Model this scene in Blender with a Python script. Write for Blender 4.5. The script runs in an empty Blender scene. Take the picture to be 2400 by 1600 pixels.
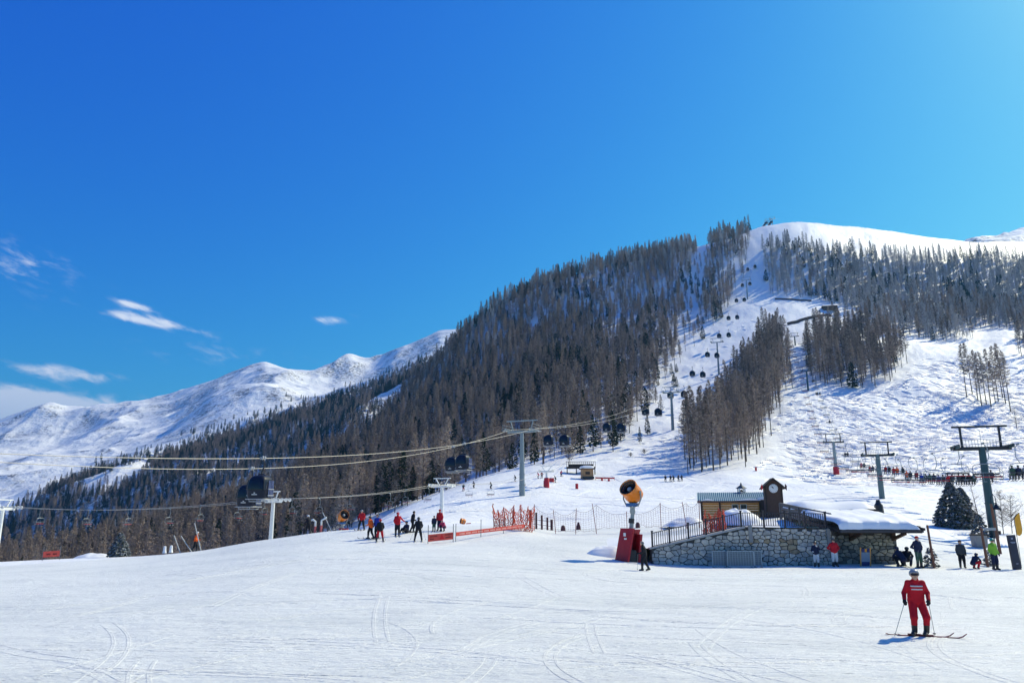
import bpy, bmesh, math, random
import numpy as np
from mathutils import Vector, Matrix

random.seed(7)
rng = np.random.default_rng(11)
R = math.radians
scene = bpy.context.scene
col = scene.collection

# ------------------------------------------------------------------ camera
CAMZ = 3.45
FPX = 1733.0                      # focal length in pixels of the 2400 px wide frame
PITCH = math.atan(400.0 / FPX)
cam_data = bpy.data.cameras.new('camera')
cam_data.sensor_width = 36.0
cam_data.lens = 36.0 * FPX / 2400.0
cam_data.clip_start = 0.1
cam_data.clip_end = 30000.0
cam = bpy.data.objects.new('camera', cam_data)
cam.location = (0, 0, CAMZ)
cam.rotation_euler = (math.pi / 2 + PITCH, 0, 0)
col.objects.link(cam)
scene.camera = cam

# ------------------------------------------------------------------ light and sky
SKY = 0.12
SUN_AZ = 56.0      # degrees to the right of the view direction
SUN_EL = 41.5
world = bpy.data.worlds.new('World')
scene.world = world
world.use_nodes = True
sun_vec = Vector((math.sin(R(SUN_AZ)) * math.cos(R(SUN_EL)), math.cos(R(SUN_AZ)) * math.cos(R(SUN_EL)), math.sin(R(SUN_EL))))
sd = bpy.data.lights.new('sun', 'SUN')
sd.energy = 4.5
sd.angle = R(0.55)
sd.color = (1.0, 0.945, 0.69)
sun = bpy.data.objects.new('sun', sd)
sun.rotation_euler = (-sun_vec).to_track_quat('-Z', 'Y').to_euler()
sun.location = (60, 40, 80)
col.objects.link(sun)
scene.view_settings.view_transform = 'Standard'
scene.view_settings.look = 'None'
scene.view_settings.exposure = 0.24
scene.view_settings.gamma = 1.0
scene.view_settings.use_curve_mapping = False
try:
    scene.cycles.use_denoising = True
    scene.cycles.max_bounces = 6
    scene.cycles.diffuse_bounces = 3
    scene.cycles.volume_bounces = 0
    scene.cycles.caustics_reflective = False
    scene.cycles.caustics_refractive = False
except Exception:
    pass


def pdir(u, v):
    a = (u - 1200.0) / FPX
    b = (800.0 - v) / FPX
    cp, sp = math.cos(PITCH), math.sin(PITCH)
    return a, cp - b * sp, sp + b * cp


def P(u, v, y):
    """point of the place that is y metres ahead, on the line of sight of photo pixel u, v"""
    dx, dy, dz = pdir(u, v)
    t = y / dy
    return Vector((dx * t, y, CAMZ + dz * t))


def project(x, y, z):
    """photo pixel of a point (arrays allowed)"""
    cp, sp = math.cos(PITCH), math.sin(PITCH)
    zz = z - CAMZ
    dep = y * cp + zz * sp
    up = -y * sp + zz * cp
    dep = np.maximum(dep, 0.01)
    return 1200.0 + FPX * x / dep, 800.0 - FPX * up / dep, dep


def build_world():
    nt = world.node_tree
    for n in list(nt.nodes):
        nt.nodes.remove(n)
    N = nt.nodes.new
    L = nt.links.new
    out = N('ShaderNodeOutputWorld')
    bg = N('ShaderNodeBackground')
    bg.inputs['Strength'].default_value = SKY
    sky = N('ShaderNodeTexSky')
    sky.sky_type = 'NISHITA'
    sky.sun_disc = False
    sky.sun_elevation = R(SUN_EL)
    sky.sun_rotation = R(SUN_AZ)
    sky.altitude = 1900
    sky.air_density = 1.0
    sky.dust_density = 2.0
    sky.ozone_density = 3.0
    # wispy clouds low in the sky on the left: soft patches by direction, broken up by noise
    tc = N('ShaderNodeTexCoord')

    def math_(op, a, b=None, c=None):
        m = N('ShaderNodeMath'); m.operation = op
        for i, x in enumerate((a, b, c)):
            if x is None:
                continue
            if isinstance(x, (int, float)):
                m.inputs[i].default_value = x
            else:
                L(x, m.inputs[i])
        return m.outputs[0]
    # deep, saturated high-altitude blue: each channel of the sky gets its own response
    sc_ = N('ShaderNodeSeparateColor'); L(sky.outputs['Color'], sc_.inputs[0])
    cc_ = N('ShaderNodeCombineColor')
    for ch, (pw, gn) in enumerate(((2.7, 1.8), (1.6, 1.45), (0.42, 0.82))):
        q = math_('POWER', math_('MULTIPLY', sc_.outputs[ch], SKY), pw)
        L(math_('MULTIPLY', q, gn / SKY), cc_.inputs[ch])
    sep = N('ShaderNodeSeparateXYZ'); L(tc.outputs['Generated'], sep.inputs[0])
    azim = math_('ARCTAN2', sep.outputs[0], sep.outputs[1])
    elev = math_('ARCSINE', sep.outputs[2])
    cmb = N('ShaderNodeCombineXYZ')
    L(math_('MULTIPLY', azim, 14.0), cmb.inputs[0])
    L(math_('MULTIPLY', math_('ADD', elev, math_('MULTIPLY', azim, 0.22)), 36.0), cmb.inputs[1])
    nz = N('ShaderNodeTexNoise'); nz.inputs['Scale'].default_value = 2.1
    nz.inputs['Detail'].default_value = 8; nz.inputs['Roughness'].default_value = 0.6
    nz.inputs['Distortion'].default_value = 0.35
    L(cmb.outputs[0], nz.inputs['Vector'])
    total = None
    #         u    v   half width, half height (px), tilt, strength, threshold shift
    for u, v, hw, hh, tilt, st in ((385, 758, 85, 11, 0.17, 1.0), (315, 716, 42, 7, 0.2, 0.85), (290, 744, 55, 9, 0.1, 0.8),
                                   (50, 630, 110, 42, 0.12, 0.33), (10, 600, 80, 30, 0.0, 0.22),
                                   (150, 876, 95, 15, 0.05, 0.95), (70, 940, 130, 24, 0.02, 1.7),
                                   (0, 965, 90, 30, 0.0, 1.5), (770, 748, 50, 12, -0.1, 0.62),
                                   (430, 962, 200, 18, 0.0, 0.4), (520, 830, 160, 25, 0.0, 0.32)):
        dx, dy, dz = pdir(u, v)
        n = math.sqrt(dx * dx + dy * dy + dz * dz)
        a0, e0 = math.atan2(dx, dy), math.asin(dz / n)
        sx, sy = hw / FPX, hh / FPX
        da = math_('SUBTRACT', azim, a0)
        de = math_('ADD', math_('SUBTRACT', elev, e0), math_('MULTIPLY', da, tilt))
        q = math_('ADD', math_('POWER', math_('DIVIDE', math_('ABSOLUTE', da), sx), 2.0),
                  math_('POWER', math_('DIVIDE', math_('ABSOLUTE', de), sy), 2.0))
        g = math_('MULTIPLY', math_('POWER', 2.718, math_('MULTIPLY', q, -1.0)), st)
        total = g if total is None else math_('ADD', total, g)
    mr = N('ShaderNodeMapRange'); mr.interpolation_type = 'SMOOTHSTEP'
    mr.inputs['From Min'].default_value = 0.52; mr.inputs['From Max'].default_value = 1.30
    mr.inputs['To Min'].default_value = 0.0; mr.inputs['To Max'].default_value = 0.92
    L(math_('MULTIPLY_ADD', total, 0.75, math_('MULTIPLY_ADD', nz.outputs['Fac'], 1.9, -0.55)), mr.inputs['Value'])
    fac = math_('MULTIPLY', mr.outputs[0], math_('MINIMUM', math_('MULTIPLY', total, 1.6), 1.0))
    mix = N('ShaderNodeMix'); mix.data_type = 'RGBA'
    L(fac, mix.inputs['Factor'])
    L(cc_.outputs[0], mix.inputs['A'])
    mix.inputs['B'].default_value = (7.6, 7.9, 8.3, 1)
    L(mix.outputs['Result'], bg.inputs['Color'])
    L(bg.outputs[0], out.inputs[0])


build_world()

# ------------------------------------------------------------------ helpers
MATS = {}


def mat(name, color=(0.5, 0.5, 0.5), rough=0.6, metal=0.0, noise=0.0, nscale=8.0, bump=0.0, bscale=30.0, coords='Object', spec=0.5):
    """plain procedural material: base colour with noise variation and a fine bump"""
    if name in MATS:
        return MATS[name]
    m = bpy.data.materials.new(name)
    m.use_nodes = True
    nt = m.node_tree
    b = nt.nodes['Principled BSDF']
    b.inputs['Roughness'].default_value = rough
    b.inputs['Metallic'].default_value = metal
    b.inputs['Specular IOR Level'].default_value = spec
    tc = nt.nodes.new('ShaderNodeTexCoord')
    nz = nt.nodes.new('ShaderNodeTexNoise')
    nz.inputs['Scale'].default_value = nscale
    nz.inputs['Detail'].default_value = 4
    nt.links.new(tc.outputs[coords], nz.inputs['Vector'])
    ramp = nt.nodes.new('ShaderNodeMix'); ramp.data_type = 'RGBA'
    nv = max(noise, 0.04)
    ramp.inputs['A'].default_value = tuple(c * (1 - nv) for c in color) + (1,)
    ramp.inputs['B'].default_value = tuple(min(1, c * (1 + nv)) for c in color) + (1,)
    nt.links.new(nz.outputs['Fac'], ramp.inputs['Factor'])
    nt.links.new(ramp.outputs['Result'], b.inputs['Base Color'])
    if bump > 0:
        nb = nt.nodes.new('ShaderNodeTexNoise')
        nb.inputs['Scale'].default_value = bscale
        nb.inputs['Detail'].default_value = 4
        nt.links.new(tc.outputs[coords], nb.inputs['Vector'])
        bp = nt.nodes.new('ShaderNodeBump')
        bp.inputs['Strength'].default_value = bump
        bp.inputs['Distance'].default_value = 0.02
        nt.links.new(nb.outputs['Fac'], bp.inputs['Height'])
        nt.links.new(bp.outputs['Normal'], b.inputs['Normal'])
    MATS[name] = m
    return m


def new_obj(name, mesh, parent=None, loc=None):
    o = bpy.data.objects.new(name, mesh)
    col.objects.link(o)
    if parent is not None:
        o.parent = parent
    if loc is not None:
        o.location = loc
    return o


def tag(o, label=None, cat=None, group=None, kind=None):
    if label:
        o['label'] = label
    if cat:
        o['category'] = cat
    if group:
        o['group'] = group
    if kind:
        o['kind'] = kind
    return o


def thing(name, label, cat, loc=(0, 0, 0), rz=0.0, group=None):
    o = new_obj(name, None)
    o.empty_display_size = 0.3
    o.location = loc
    o.rotation_euler = (0, 0, rz)
    return tag(o, label, cat, group)


def copy_tree(o, parent=None):
    c = o.copy()
    col.objects.link(c)
    c.parent = parent
    for ch in list(o.children):
        copy_tree(ch, c)
    return c


class MB:
    """collects shapes into one mesh"""

    def __init__(self):
        self.v = []
        self.f = []
        self.m = []

    def add(self, vs, fs, mi=0):
        n = len(self.v)
        self.v.extend([tuple(p) for p in vs])
        self.f.extend([tuple(i + n for i in f) for f in fs])
        self.m.extend([mi] * len(fs))
        return self

    def box(self, c, s, mi=0, rz=0.0, taper=1.0, rot=None):
        cx, cy, cz = c
        hx, hy, hz = s[0] / 2, s[1] / 2, s[2] / 2
        vs = []
        for z, t in ((-hz, 1.0), (hz, taper)):
            for x, y in ((-hx, -hy), (hx, -hy), (hx, hy), (-hx, hy)):
                p = Vector((x * t, y * t, z))
                if rot is not None:
                    p = rot @ p
                elif rz:
                    p = Matrix.Rotation(rz, 3, 'Z') @ p
                vs.append((p.x + cx, p.y + cy, p.z + cz))
        return self.add(vs, [(3, 2, 1, 0), (4, 5, 6, 7), (0, 1, 5, 4), (1, 2, 6, 5), (2, 3, 7, 6), (3, 0, 4, 7)], mi)

    def beam(self, a, b, w, h=None, mi=0, up=(0, 0, 1)):
        a, b = Vector(a), Vector(b)
        h = w if h is None else h
        d = (b - a)
        if d.length < 1e-6:
            return self
        d.normalize()
        upv = Vector(up)
        if abs(d.dot(upv)) > 0.98:
            upv = Vector((0, 1, 0))
        s = d.cross(upv).normalized()
        t = s.cross(d).normalized()
        vs = []
        for p in (a, b):
            for i, j in ((-1, -1), (1, -1), (1, 1), (-1, 1)):
                vs.append(p + s * (i * w / 2) + t * (j * h / 2))
        return self.add(vs, [(3, 2, 1, 0), (4, 5, 6, 7), (0, 1, 5, 4), (1, 2, 6, 5), (2, 3, 7, 6), (3, 0, 4, 7)], mi)

    def tube(self, pts, r, n=8, mi=0, cap=True):
        pts = [Vector(p) for p in pts]
        rs = r if isinstance(r, (list, tuple)) else [r] * len(pts)
        rings = []
        prev = None
        for i, p in enumerate(pts):
            d = (pts[min(i + 1, len(pts) - 1)] - pts[max(i - 1, 0)]).normalized()
            if prev is None:
                ref = Vector((0, 0, 1)) if abs(d.z) < 0.9 else Vector((1, 0, 0))
                s = d.cross(ref).normalized()
            else:
                s = (prev - d * prev.dot(d)).normalized()
            prev = s
            t = d.cross(s)
            rings.append([p + (s * math.cos(2 * math.pi * k / n) + t * math.sin(2 * math.pi * k / n)) * rs[i] for k in range(n)])
        vs = [q for ring in rings for q in ring]
        fs = []
        for i in range(len(pts) - 1):
            for k in range(n):
                fs.append((i * n + k, i * n + (k + 1) % n, (i + 1) * n + (k + 1) % n, (i + 1) * n + k))
        if cap:
            fs.append(tuple(range(n - 1, -1, -1)))
            fs.append(tuple((len(pts) - 1) * n + k for k in range(n)))
        return self.add(vs, fs, mi)

    def lathe(self, prof, n=24, axis=None, origin=(0, 0, 0), mi=0, cap=True):
        """profile of (radius, height) turned round the axis"""
        ax = Vector(axis if axis is not None else (0, 0, 1)).normalized()
        ref = Vector((1, 0, 0)) if abs(ax.x) < 0.9 else Vector((0, 1, 0))
        s = ax.cross(ref).normalized()
        t = ax.cross(s)
        o = Vector(origin)
        vs = []
        for r, h in prof:
            for k in range(n):
                a = 2 * math.pi * k / n
                vs.append(o + ax * h + (s * math.cos(a) + t * math.sin(a)) * r)
        fs = []
        for i in range(len(prof) - 1):
            for k in range(n):
                fs.append((i * n + k, i * n + (k + 1) % n, (i + 1) * n + (k + 1) % n, (i + 1) * n + k))
        if cap:
            fs.append(tuple(range(n - 1, -1, -1)))
            fs.append(tuple((len(prof) - 1) * n + k for k in range(n)))
        return self.add(vs, fs, mi)

    def prism(self, poly, depth, mi=0, axis='y', off=0.0):
        """polygon in the x-z plane (axis y) or x-y plane (axis z), extruded by depth"""
        n = len(poly)
        vs = []
        for k in (0, 1):
            for a, b in poly:
                vs.append((a, off + k * depth, b) if axis == 'y' else ((off + k * depth, a, b) if axis == 'x' else (a, b, off + k * depth)))
        fs = [tuple(range(n)), tuple(range(2 * n - 1, n - 1, -1))]
        for i in range(n):
            j = (i + 1) % n
            fs.append((i, i + n, j + n, j))
        return self.add(vs, fs, mi)

    def mesh(self, name, mats, smooth=False):
        me = bpy.data.meshes.new(name)
        me.from_pydata([tuple(p) for p in self.v], [], self.f)
        for m in (mats if isinstance(mats, (list, tuple)) else [mats]):
            me.materials.append(m)
        if len(set(self.m)) > 1:
            me.polygons.foreach_set('material_index', self.m)
        bm = bmesh.new()
        bm.from_mesh(me)
        bmesh.ops.recalc_face_normals(bm, faces=bm.faces)
        bm.to_mesh(me)
        bm.free()
        if smooth:
            me.polygons.foreach_set('use_smooth', [True] * len(me.polygons))
            try:
                me.set_sharp_from_angle(angle=R(40))
            except Exception:
                pass
        me.update()
        return me

    def build(self, name, mats, parent=None, loc=None, smooth=False):
        return new_obj(name, self.mesh(name, mats, smooth), parent, loc)


def array_mesh(name, verts, faces, mats, smooth=False, mi=None):
    """mesh from numpy arrays; faces all quads or all triangles"""
    me = bpy.data.meshes.new(name)
    verts = np.ascontiguousarray(verts, dtype=np.float32)
    faces = np.ascontiguousarray(faces, dtype=np.int32)
    k = faces.shape[1]
    me.vertices.add(len(verts))
    me.vertices.foreach_set('co', verts.ravel())
    me.loops.add(faces.size)
    me.loops.foreach_set('vertex_index', faces.ravel())
    me.polygons.add(len(faces))
    me.polygons.foreach_set('loop_start', np.arange(0, faces.size, k, dtype=np.int32))
    me.polygons.foreach_set('loop_total', np.full(len(faces), k, dtype=np.int32))
    for m in (mats if isinstance(mats, (list, tuple)) else [mats]):
        me.materials.append(m)
    if mi is not None:
        me.polygons.foreach_set('material_index', np.asarray(mi, dtype=np.int32))
    if smooth:
        me.polygons.foreach_set('use_smooth', np.ones(len(faces), dtype=bool))
    me.update(calc_edges=True)
    me.validate()
    return me


_perm = rng.permutation(512)
_perm = np.concatenate([_perm, _perm])


def vnoise(x, y, seed=0):
    x = np.asarray(x, dtype=np.float64) + seed * 37.17
    y = np.asarray(y, dtype=np.float64) + seed * 11.31
    xi = np.floor(x).astype(np.int64); yi = np.floor(y).astype(np.int64)
    fx = x - xi; fy = y - yi
    fx = fx * fx * fx * (fx * (fx * 6 - 15) + 10); fy = fy * fy * fy * (fy * (fy * 6 - 15) + 10)

    def h(a, b):
        return _perm[(_perm[a & 511] + b) & 511] / 511.0
    a = h(xi, yi); b = h(xi + 1, yi); c = h(xi, yi + 1); d = h(xi + 1, yi + 1)
    return (a + (b - a) * fx) * (1 - fy) + (c + (d - c) * fx) * fy


def fbm(x, y, octv=4, seed=0, gain=0.5):
    s = 0.0; a = 1.0; t = 0.0
    for i in range(octv):
        s = s + a * (vnoise(x * 2 ** i, y * 2 ** i, seed + i) * 2 - 1)
        t += a
        a *= gain
    return s / t

# ------------------------------------------------------------------ terrain
def curve_uvy(pts):
    """a line across the terrain: photo pixel u, v of the ground and how far ahead it lies"""
    out = []
    for u, v, y in pts:
        p = P(u, v, y)
        out.append((math.atan2(p.x, p.y), math.hypot(p.x, p.y), p.z))
    return out


def curve_uyz(pts):
    out = []
    for u, y, z in pts:
        # elevation only matters a little for the direction of u: iterate once
        x = (u - 1200.0) / FPX * (y * math.cos(PITCH) + (z - CAMZ) * math.sin(PITCH))
        out.append((math.atan2(x, y), math.hypot(x, y), z))
    return out


RIDGE = [(-400, 1400, 430), (0, 1375, 430), (170, 1330, 430), (330, 1265, 440), (450, 1222, 450), (600, 1170, 470), (700, 1105, 490),
         (850, 1020, 540), (950, 935, 570), (1040, 845, 600), (1100, 775, 620), (1200, 703, 640), (1310, 657, 660), (1380, 640, 680),
         (1500, 617, 690), (1600, 592, 690), (1700, 574, 690), (1780, 545, 700), (1840, 526, 705), (1950, 539, 720), (2100, 556, 740),
         (2200, 570, 750), (2290, 581, 760), (2400, 592, 780), (2800, 640, 800)]
CURVES = [
    curve_uyz([(-400, 3, 0), (1200, 3, 0), (2800, 3, 0)]),
    curve_uyz([(-400, 20, -0.3), (0, 20, -0.15), (1200, 20, 0), (2800, 20, 0)]),
    curve_uyz([(-400, 36, -0.8), (0, 36, -.45), (300, 36, -.2), (600, 36, 0.2), (900, 36, 0.35), (1200, 36, .2), (1500, 36, -.05), (2800, 36, 0)]),
    curve_uyz([(-400, 50, -1.1), (0, 50, -.75), (300, 50, -.4), (500, 50, .15), (700, 50, .75), (880, 50, .88), (1100, 50, .8),
               (1300, 50, .5), (1430, 50, .22), (1530, 50, -.08), (2150, 50, -.05), (2400, 50, .05), (2800, 50, 0)]),
    curve_uyz([(-400, 57, -1.3), (0, 57, -.9), (300, 57, -.5), (500, 57, .2), (700, 57, 1.0), (880, 57, 1.15), (1100, 57, 1.15),
               (1300, 57, 1.0), (1430, 57, .7), (1530, 57, .35), (1700, 57, .3), (1960, 57, .15), (2150, 57, 0), (2400, 57, .05), (2800, 57, 0)]),
    curve_uvy([(-400, 1335, 85), (0, 1316, 78), (170, 1308, 76), (322, 1304, 74), (477, 1290, 72), (600, 1267, 70), (720, 1250, 69),
               (800, 1242, 68), (900, 1241, 67), (1050, 1240, 67), (1230, 1240, 68), (1300, 1252, 70), (1450, 1250, 70),
               (1560, 1243, 70), (1700, 1222, 68), (1850, 1216, 66), (1960, 1228, 66), (2130, 1268, 66), (2250, 1262, 72), (2400, 1266, 72), (2800, 1268, 72)]),
    curve_uyz([(-400, 115, -14), (0, 112, -12), (300, 110, -11), (500, 108, -9.5), (640, 106, -7), (760, 104, -3.5), (850, 104, 0.3), (940, 104, 1.9),
               (1050, 106, 2.2), (1222, 108, 2.2), (1400, 108, 2.6), (1600, 105, 3.0), (1800, 100, 3.4), (2000, 110, 4.4), (2250, 105, 3.0), (2400, 105, 3.2), (2800, 105, 3.2)]),
    curve_uvy([(-400, 1560, 190), (0, 1500, 185), (300, 1470, 180), (500, 1430, 175), (640, 1360, 165), (760, 1290, 160), (850, 1240, 158),
               (940, 1197, 160), (1100, 1134, 180), (1250, 1108, 190), (1380, 1112, 195), (1600, 1118, 195), (1700, 1112, 190),
               (1800, 1116, 180), (1955, 1114, 190), (2150, 1114, 185), (2400, 1108, 185), (2800, 1105, 185)]),
    curve_uvy([(-400, 1350, 350), (0, 1335, 350), (300, 1318, 330), (500, 1290, 300), (650, 1262, 282), (800, 1224, 270), (900, 1196, 262), (1000, 1154, 258),
               (1100, 1122, 256), (1200, 1076, 254), (1380, 1050, 255), (1500, 1038, 258), (1600, 1040, 255), (1700, 1045, 252), (1800, 1026, 255),
               (1955, 1034, 250), (2150, 1034, 250), (2400, 1022, 250), (2800, 1010, 250)]),
    curve_uvy([(-400, 1385, 395), (0, 1365, 395), (170, 1330, 390), (330, 1285, 385), (450, 1250, 380), (600, 1205, 378), (700, 1170, 380), (850, 1110, 400),
               (1000, 1010, 420), (1100, 955, 430), (1300, 882, 430), (1500, 882, 412), (1600, 885, 405), (1680, 878, 400), (1800, 850, 385), (1900, 872, 365),
               (2000, 872, 365), (2150, 845, 372), (2300, 850, 370), (2400, 838, 370), (2800, 820, 370)]),
    curve_uvy([(-400, 1398, 418), (0, 1373, 418), (170, 1329, 418), (330, 1268, 425), (450, 1228, 434), (600, 1180, 452), (700, 1118, 468), (850, 1042, 505),
               (1000, 920, 545), (1100, 842, 552), (1200, 800, 560), (1400, 755, 560), (1600, 728, 552), (1750, 702, 545), (1900, 706, 530), (2100, 722, 535),
               (2250, 735, 540), (2400, 725, 545), (2800, 720, 560)]),
    curve_uvy(RIDGE),
]


def lower(curve, dr, dz, fr=1.0):
    return [(a, r * fr + dr, z + dz) for a, r, z in curve]


CURVES += [
    lower(CURVES[-1], 120, -28),
    curve_uvy([(-400, 1360, 800), (0, 1325, 800), (200, 1270, 800), (350, 1215, 800), (500, 1155, 810), (700, 1085, 830), (900, 985, 870), (1000, 915, 880),
               (1100, 850, 900), (1300, 800, 930), (1600, 770, 950), (1840, 700, 960), (2100, 650, 960), (2290, 600, 960), (2400, 580, 960), (2800, 560, 960)]),
    curve_uvy([(-400, 1300, 1000), (0, 1222, 1020), (120, 1158, 1030), (200, 1126, 1040), (400, 1070, 1060), (500, 1036, 1080), (640, 985, 1100),
               (720, 962, 1110), (860, 922, 1130), (1000, 852, 1150), (1100, 830, 1150), (1300, 800, 1150), (1600, 770, 1150), (1840, 730, 1150), (2100, 640, 1150),
               (2230, 596, 1130), (2290, 582, 1130), (2330, 570, 1130), (2400, 553, 1130), (2800, 480, 1130)]),
    curve_uvy([(-400, 1230, 1500), (0, 1145, 1500), (120, 1120, 1500), (200, 1110, 1500), (400, 1050, 1500), (500, 1020, 1500), (640, 978, 1500), (720, 955, 1500),
               (860, 912, 1500), (1000, 850, 1500), (1100, 830, 1500), (1300, 820, 1500), (1600, 800, 1500), (2000, 760, 1500), (2400, 700, 1500), (2800, 700, 1500)]),
    curve_uvy([(-400, 1130, 2050), (0, 1085, 2050), (150, 1078, 2050), (300, 1040, 2050), (400, 1010, 2000), (445, 975, 1950), (500, 942, 1930), (560, 922, 1920), (640, 914, 1930),
               (700, 930, 1960), (760, 925, 2000), (850, 895, 2050), (1000, 828, 2050), (1100, 810, 2050), (1600, 800, 2050), (2800, 800, 2050)]),
    curve_uvy([(-400, 1090, 2400), (0, 1050, 2400), (150, 1040, 2400), (300, 1005, 2400), (400, 985, 2300), (500, 932, 2250), (640, 905, 2250), (720, 910, 2300),
               (850, 885, 2350), (1000, 822, 2350), (1100, 805, 2400), (1600, 800, 2400), (2800, 800, 2400)]),
    curve_uvy([(-400, 1000, 3100), (-150, 1004, 3100), (0, 985, 3100), (30, 972, 3100), (60, 962, 3090), (90, 954, 3080), (112, 951, 3080), (150, 966, 3080), (200, 967, 3050), (250, 965, 3000),
               (320, 950, 2980), (380, 932, 2950), (450, 905, 2920), (500, 888, 2900), (550, 868, 2880), (590, 853, 2860), (620, 845, 2850), (655, 857, 2850),
               (690, 870, 2850), (730, 877, 2850), (780, 868, 2840), (795, 850, 2830), (820, 842, 2830), (870, 850, 2820), (920, 826, 2800), (970, 806, 2800),
               (1030, 778, 2800), (1100, 770, 2800), (1300, 790, 2800), (1600, 800, 2800), (2800, 800, 2800)]),
]
CURVES.append(lower(CURVES[-1], 1500, -500))
CURVES.append(lower(CURVES[-1], 3000, -200))


def pchip_cols(X, Y, q):
    """monotone cubic interpolation; X, Y: knots x columns, q: rows -> rows x columns"""
    K, M = X.shape
    h = np.diff(X, axis=0)
    d = np.diff(Y, axis=0) / h
    m = np.zeros_like(Y)
    w1 = 2 * h[1:] + h[:-1]; w2 = h[1:] + 2 * h[:-1]
    same = (d[:-1] * d[1:]) > 0
    with np.errstate(divide='ignore', invalid='ignore'):
        hm = (w1 + w2) / (w1 / d[:-1] + w2 / d[1:])
    m[1:-1] = np.where(same, hm, 0.0)
    m[0] = d[0]; m[-1] = d[-1]
    out = np.empty((len(q), M))
    ar = np.arange(M)
    for i, r in enumerate(q):
        k = np.clip((X <= r).sum(axis=0) - 1, 0, K - 2)
        x0 = X[k, ar]; hh = h[k, ar]
        t = np.clip((r - x0) / hh, 0.0, 1.0)
        t2 = t * t; t3 = t2 * t
        out[i] = ((2 * t3 - 3 * t2 + 1) * Y[k, ar] + (t3 - 2 * t2 + t) * hh * m[k, ar]
                  + (-2 * t3 + 3 * t2) * Y[k + 1, ar] + (t3 - t2) * hh * m[k + 1, ar])
    return out


AZ = np.concatenate([np.linspace(-180, -62, 16)[:-1], np.linspace(-62, -40, 30)[:-1], np.linspace(-40, 40, 901), np.linspace(40, 62, 30)[1:], np.linspace(62, 180, 16)[1:]]) * math.pi / 180
RR = np.concatenate([np.linspace(0.6, 14, 16)[:-1], 14 * (80 / 14) ** np.linspace(0, 1, 110)[:-1], 80 * (900 / 80) ** np.linspace(0, 1, 300)[:-1], 900 * (1500 / 900) ** np.linspace(0, 1, 80)[:-1], 1500 * (3300 / 1500) ** np.linspace(0, 1, 230)[:-1], 3300 * (7600 / 3300) ** np.linspace(0, 1, 24)])
KX = np.array([np.interp(AZ, [p[0] for p in c], [p[1] for p in c]) for c in CURVES])
KY = np.array([np.interp(AZ, [p[0] for p in c], [p[2] for p in c]) for c in CURVES])


def soften(a, sg):
    k = np.exp(-0.5 * (np.arange(-4 * sg, 4 * sg + 1) / sg) ** 2); k /= k.sum()
    p = np.concatenate([np.full(4 * sg, a[0]), a, np.full(4 * sg, a[-1])])
    return np.convolve(p, k, mode='valid')


for i in range(len(KX)):
    sg = 22 if i < 5 else (9 if i < 8 else (14 if i < 12 else (9 if i < 17 else 2)))
    KX[i] = soften(KX[i], sg); KY[i] = soften(KY[i], sg)
for i in range(1, len(KX)):
    KX[i] = np.maximum(KX[i], KX[i - 1] + 1.5)
GZ = pchip_cols(KX, KY, RR)
fade = np.clip((110 - np.abs(AZ) * 180 / math.pi) / 45, 0, 1)
fade = fade * fade * (3 - 2 * fade)
GZ = GZ * fade[None, :]
GX = RR[:, None] * np.sin(AZ)[None, :]
GY = RR[:, None] * np.cos(AZ)[None, :]


def sstep(a, b, x):
    t = np.clip((x - a) / (b - a), 0, 1)
    return t * t * (3 - 2 * t)


_r = RR[:, None] * np.ones_like(GX)
_az = AZ[None, :] * np.ones_like(GX)
# gentle waves of the groomed piste, moguls and drifts on the hill, crags on the far mountains
GZ += 0.10 * sstep(16, 30, _r) * (1 - sstep(60, 90, _r)) * fbm(GX / 9, GY / 7, 3, 3)
GZ += 0.025 * sstep(10, 20, _r) * (1 - sstep(60, 90, _r)) * fbm(GX / 1.6, GY / 1.1, 3, 5)
_hill = sstep(90, 220, _r) * (1 - sstep(780, 900, _r))
GZ += _hill * (0.55 * fbm(GX / 10, GY / 10, 3, 9) + 2.6 * fbm(GX / 55, GY / 55, 3, 13))
_steep = sstep(190, 260, _r) * (1 - sstep(780, 900, _r))
GZ += _steep * 0.30 * fbm(GX / 3.0, GY / 3.0, 2, 17)


def ridged(x, y, octv, seed, gain=0.5):
    t = 0.0; a = 1.0; w = 1.0; tot = 0.0
    for i in range(octv):
        n = 1.0 - np.abs(vnoise(x * 2.03 ** i, y * 2.03 ** i, seed + i) * 2 - 1)
        n = n * n * w
        t = t + a * n; tot += a
        w = np.clip(n * 1.7, 0, 1); a *= gain
    return t / tot


_mid = sstep(850, 960, _r) * (1 - sstep(1450, 1700, _r))
GZ += _mid * (24 * ridged(GX / 170, GY / 170, 5, 21) - 9)
_far = sstep(1500, 1900, _r)
_crest = np.exp(-((_r - KX[-3][None, :]) / 130.0) ** 2)
wx = GX + 90 * fbm(GX / 300, GY / 300, 3, 61); wy = GY + 90 * fbm(GX / 300, GY / 300, 3, 67)
GZ += _far * (85 * (ridged(wx / 620, wy / 620, 6, 27, 0.45) - 0.42) + 5 * fbm(GX / 60, GY / 60, 4, 31)) * (1 - 0.80 * _crest)
GZ += _far * _crest * 6 * (ridged(GX / 90, GY / 90, 4, 71) - 0.4)


def ground(x, y):
    """height of the snow at a place"""
    a = math.atan2(x, y); r = math.hypot(x, y)
    i = int(np.clip(np.searchsorted(RR, r) - 1, 0, len(RR) - 2)); j = int(np.clip(np.searchsorted(AZ, a) - 1, 0, len(AZ) - 2))
    s = min(max((r - RR[i]) / (RR[i + 1] - RR[i]), 0), 1); t = min(max((a - AZ[j]) / (AZ[j + 1] - AZ[j]), 0), 1)
    return float((GZ[i, j] * (1 - t) + GZ[i, j + 1] * t) * (1 - s) + (GZ[i + 1, j] * (1 - t) + GZ[i + 1, j + 1] * t) * s)


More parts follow.
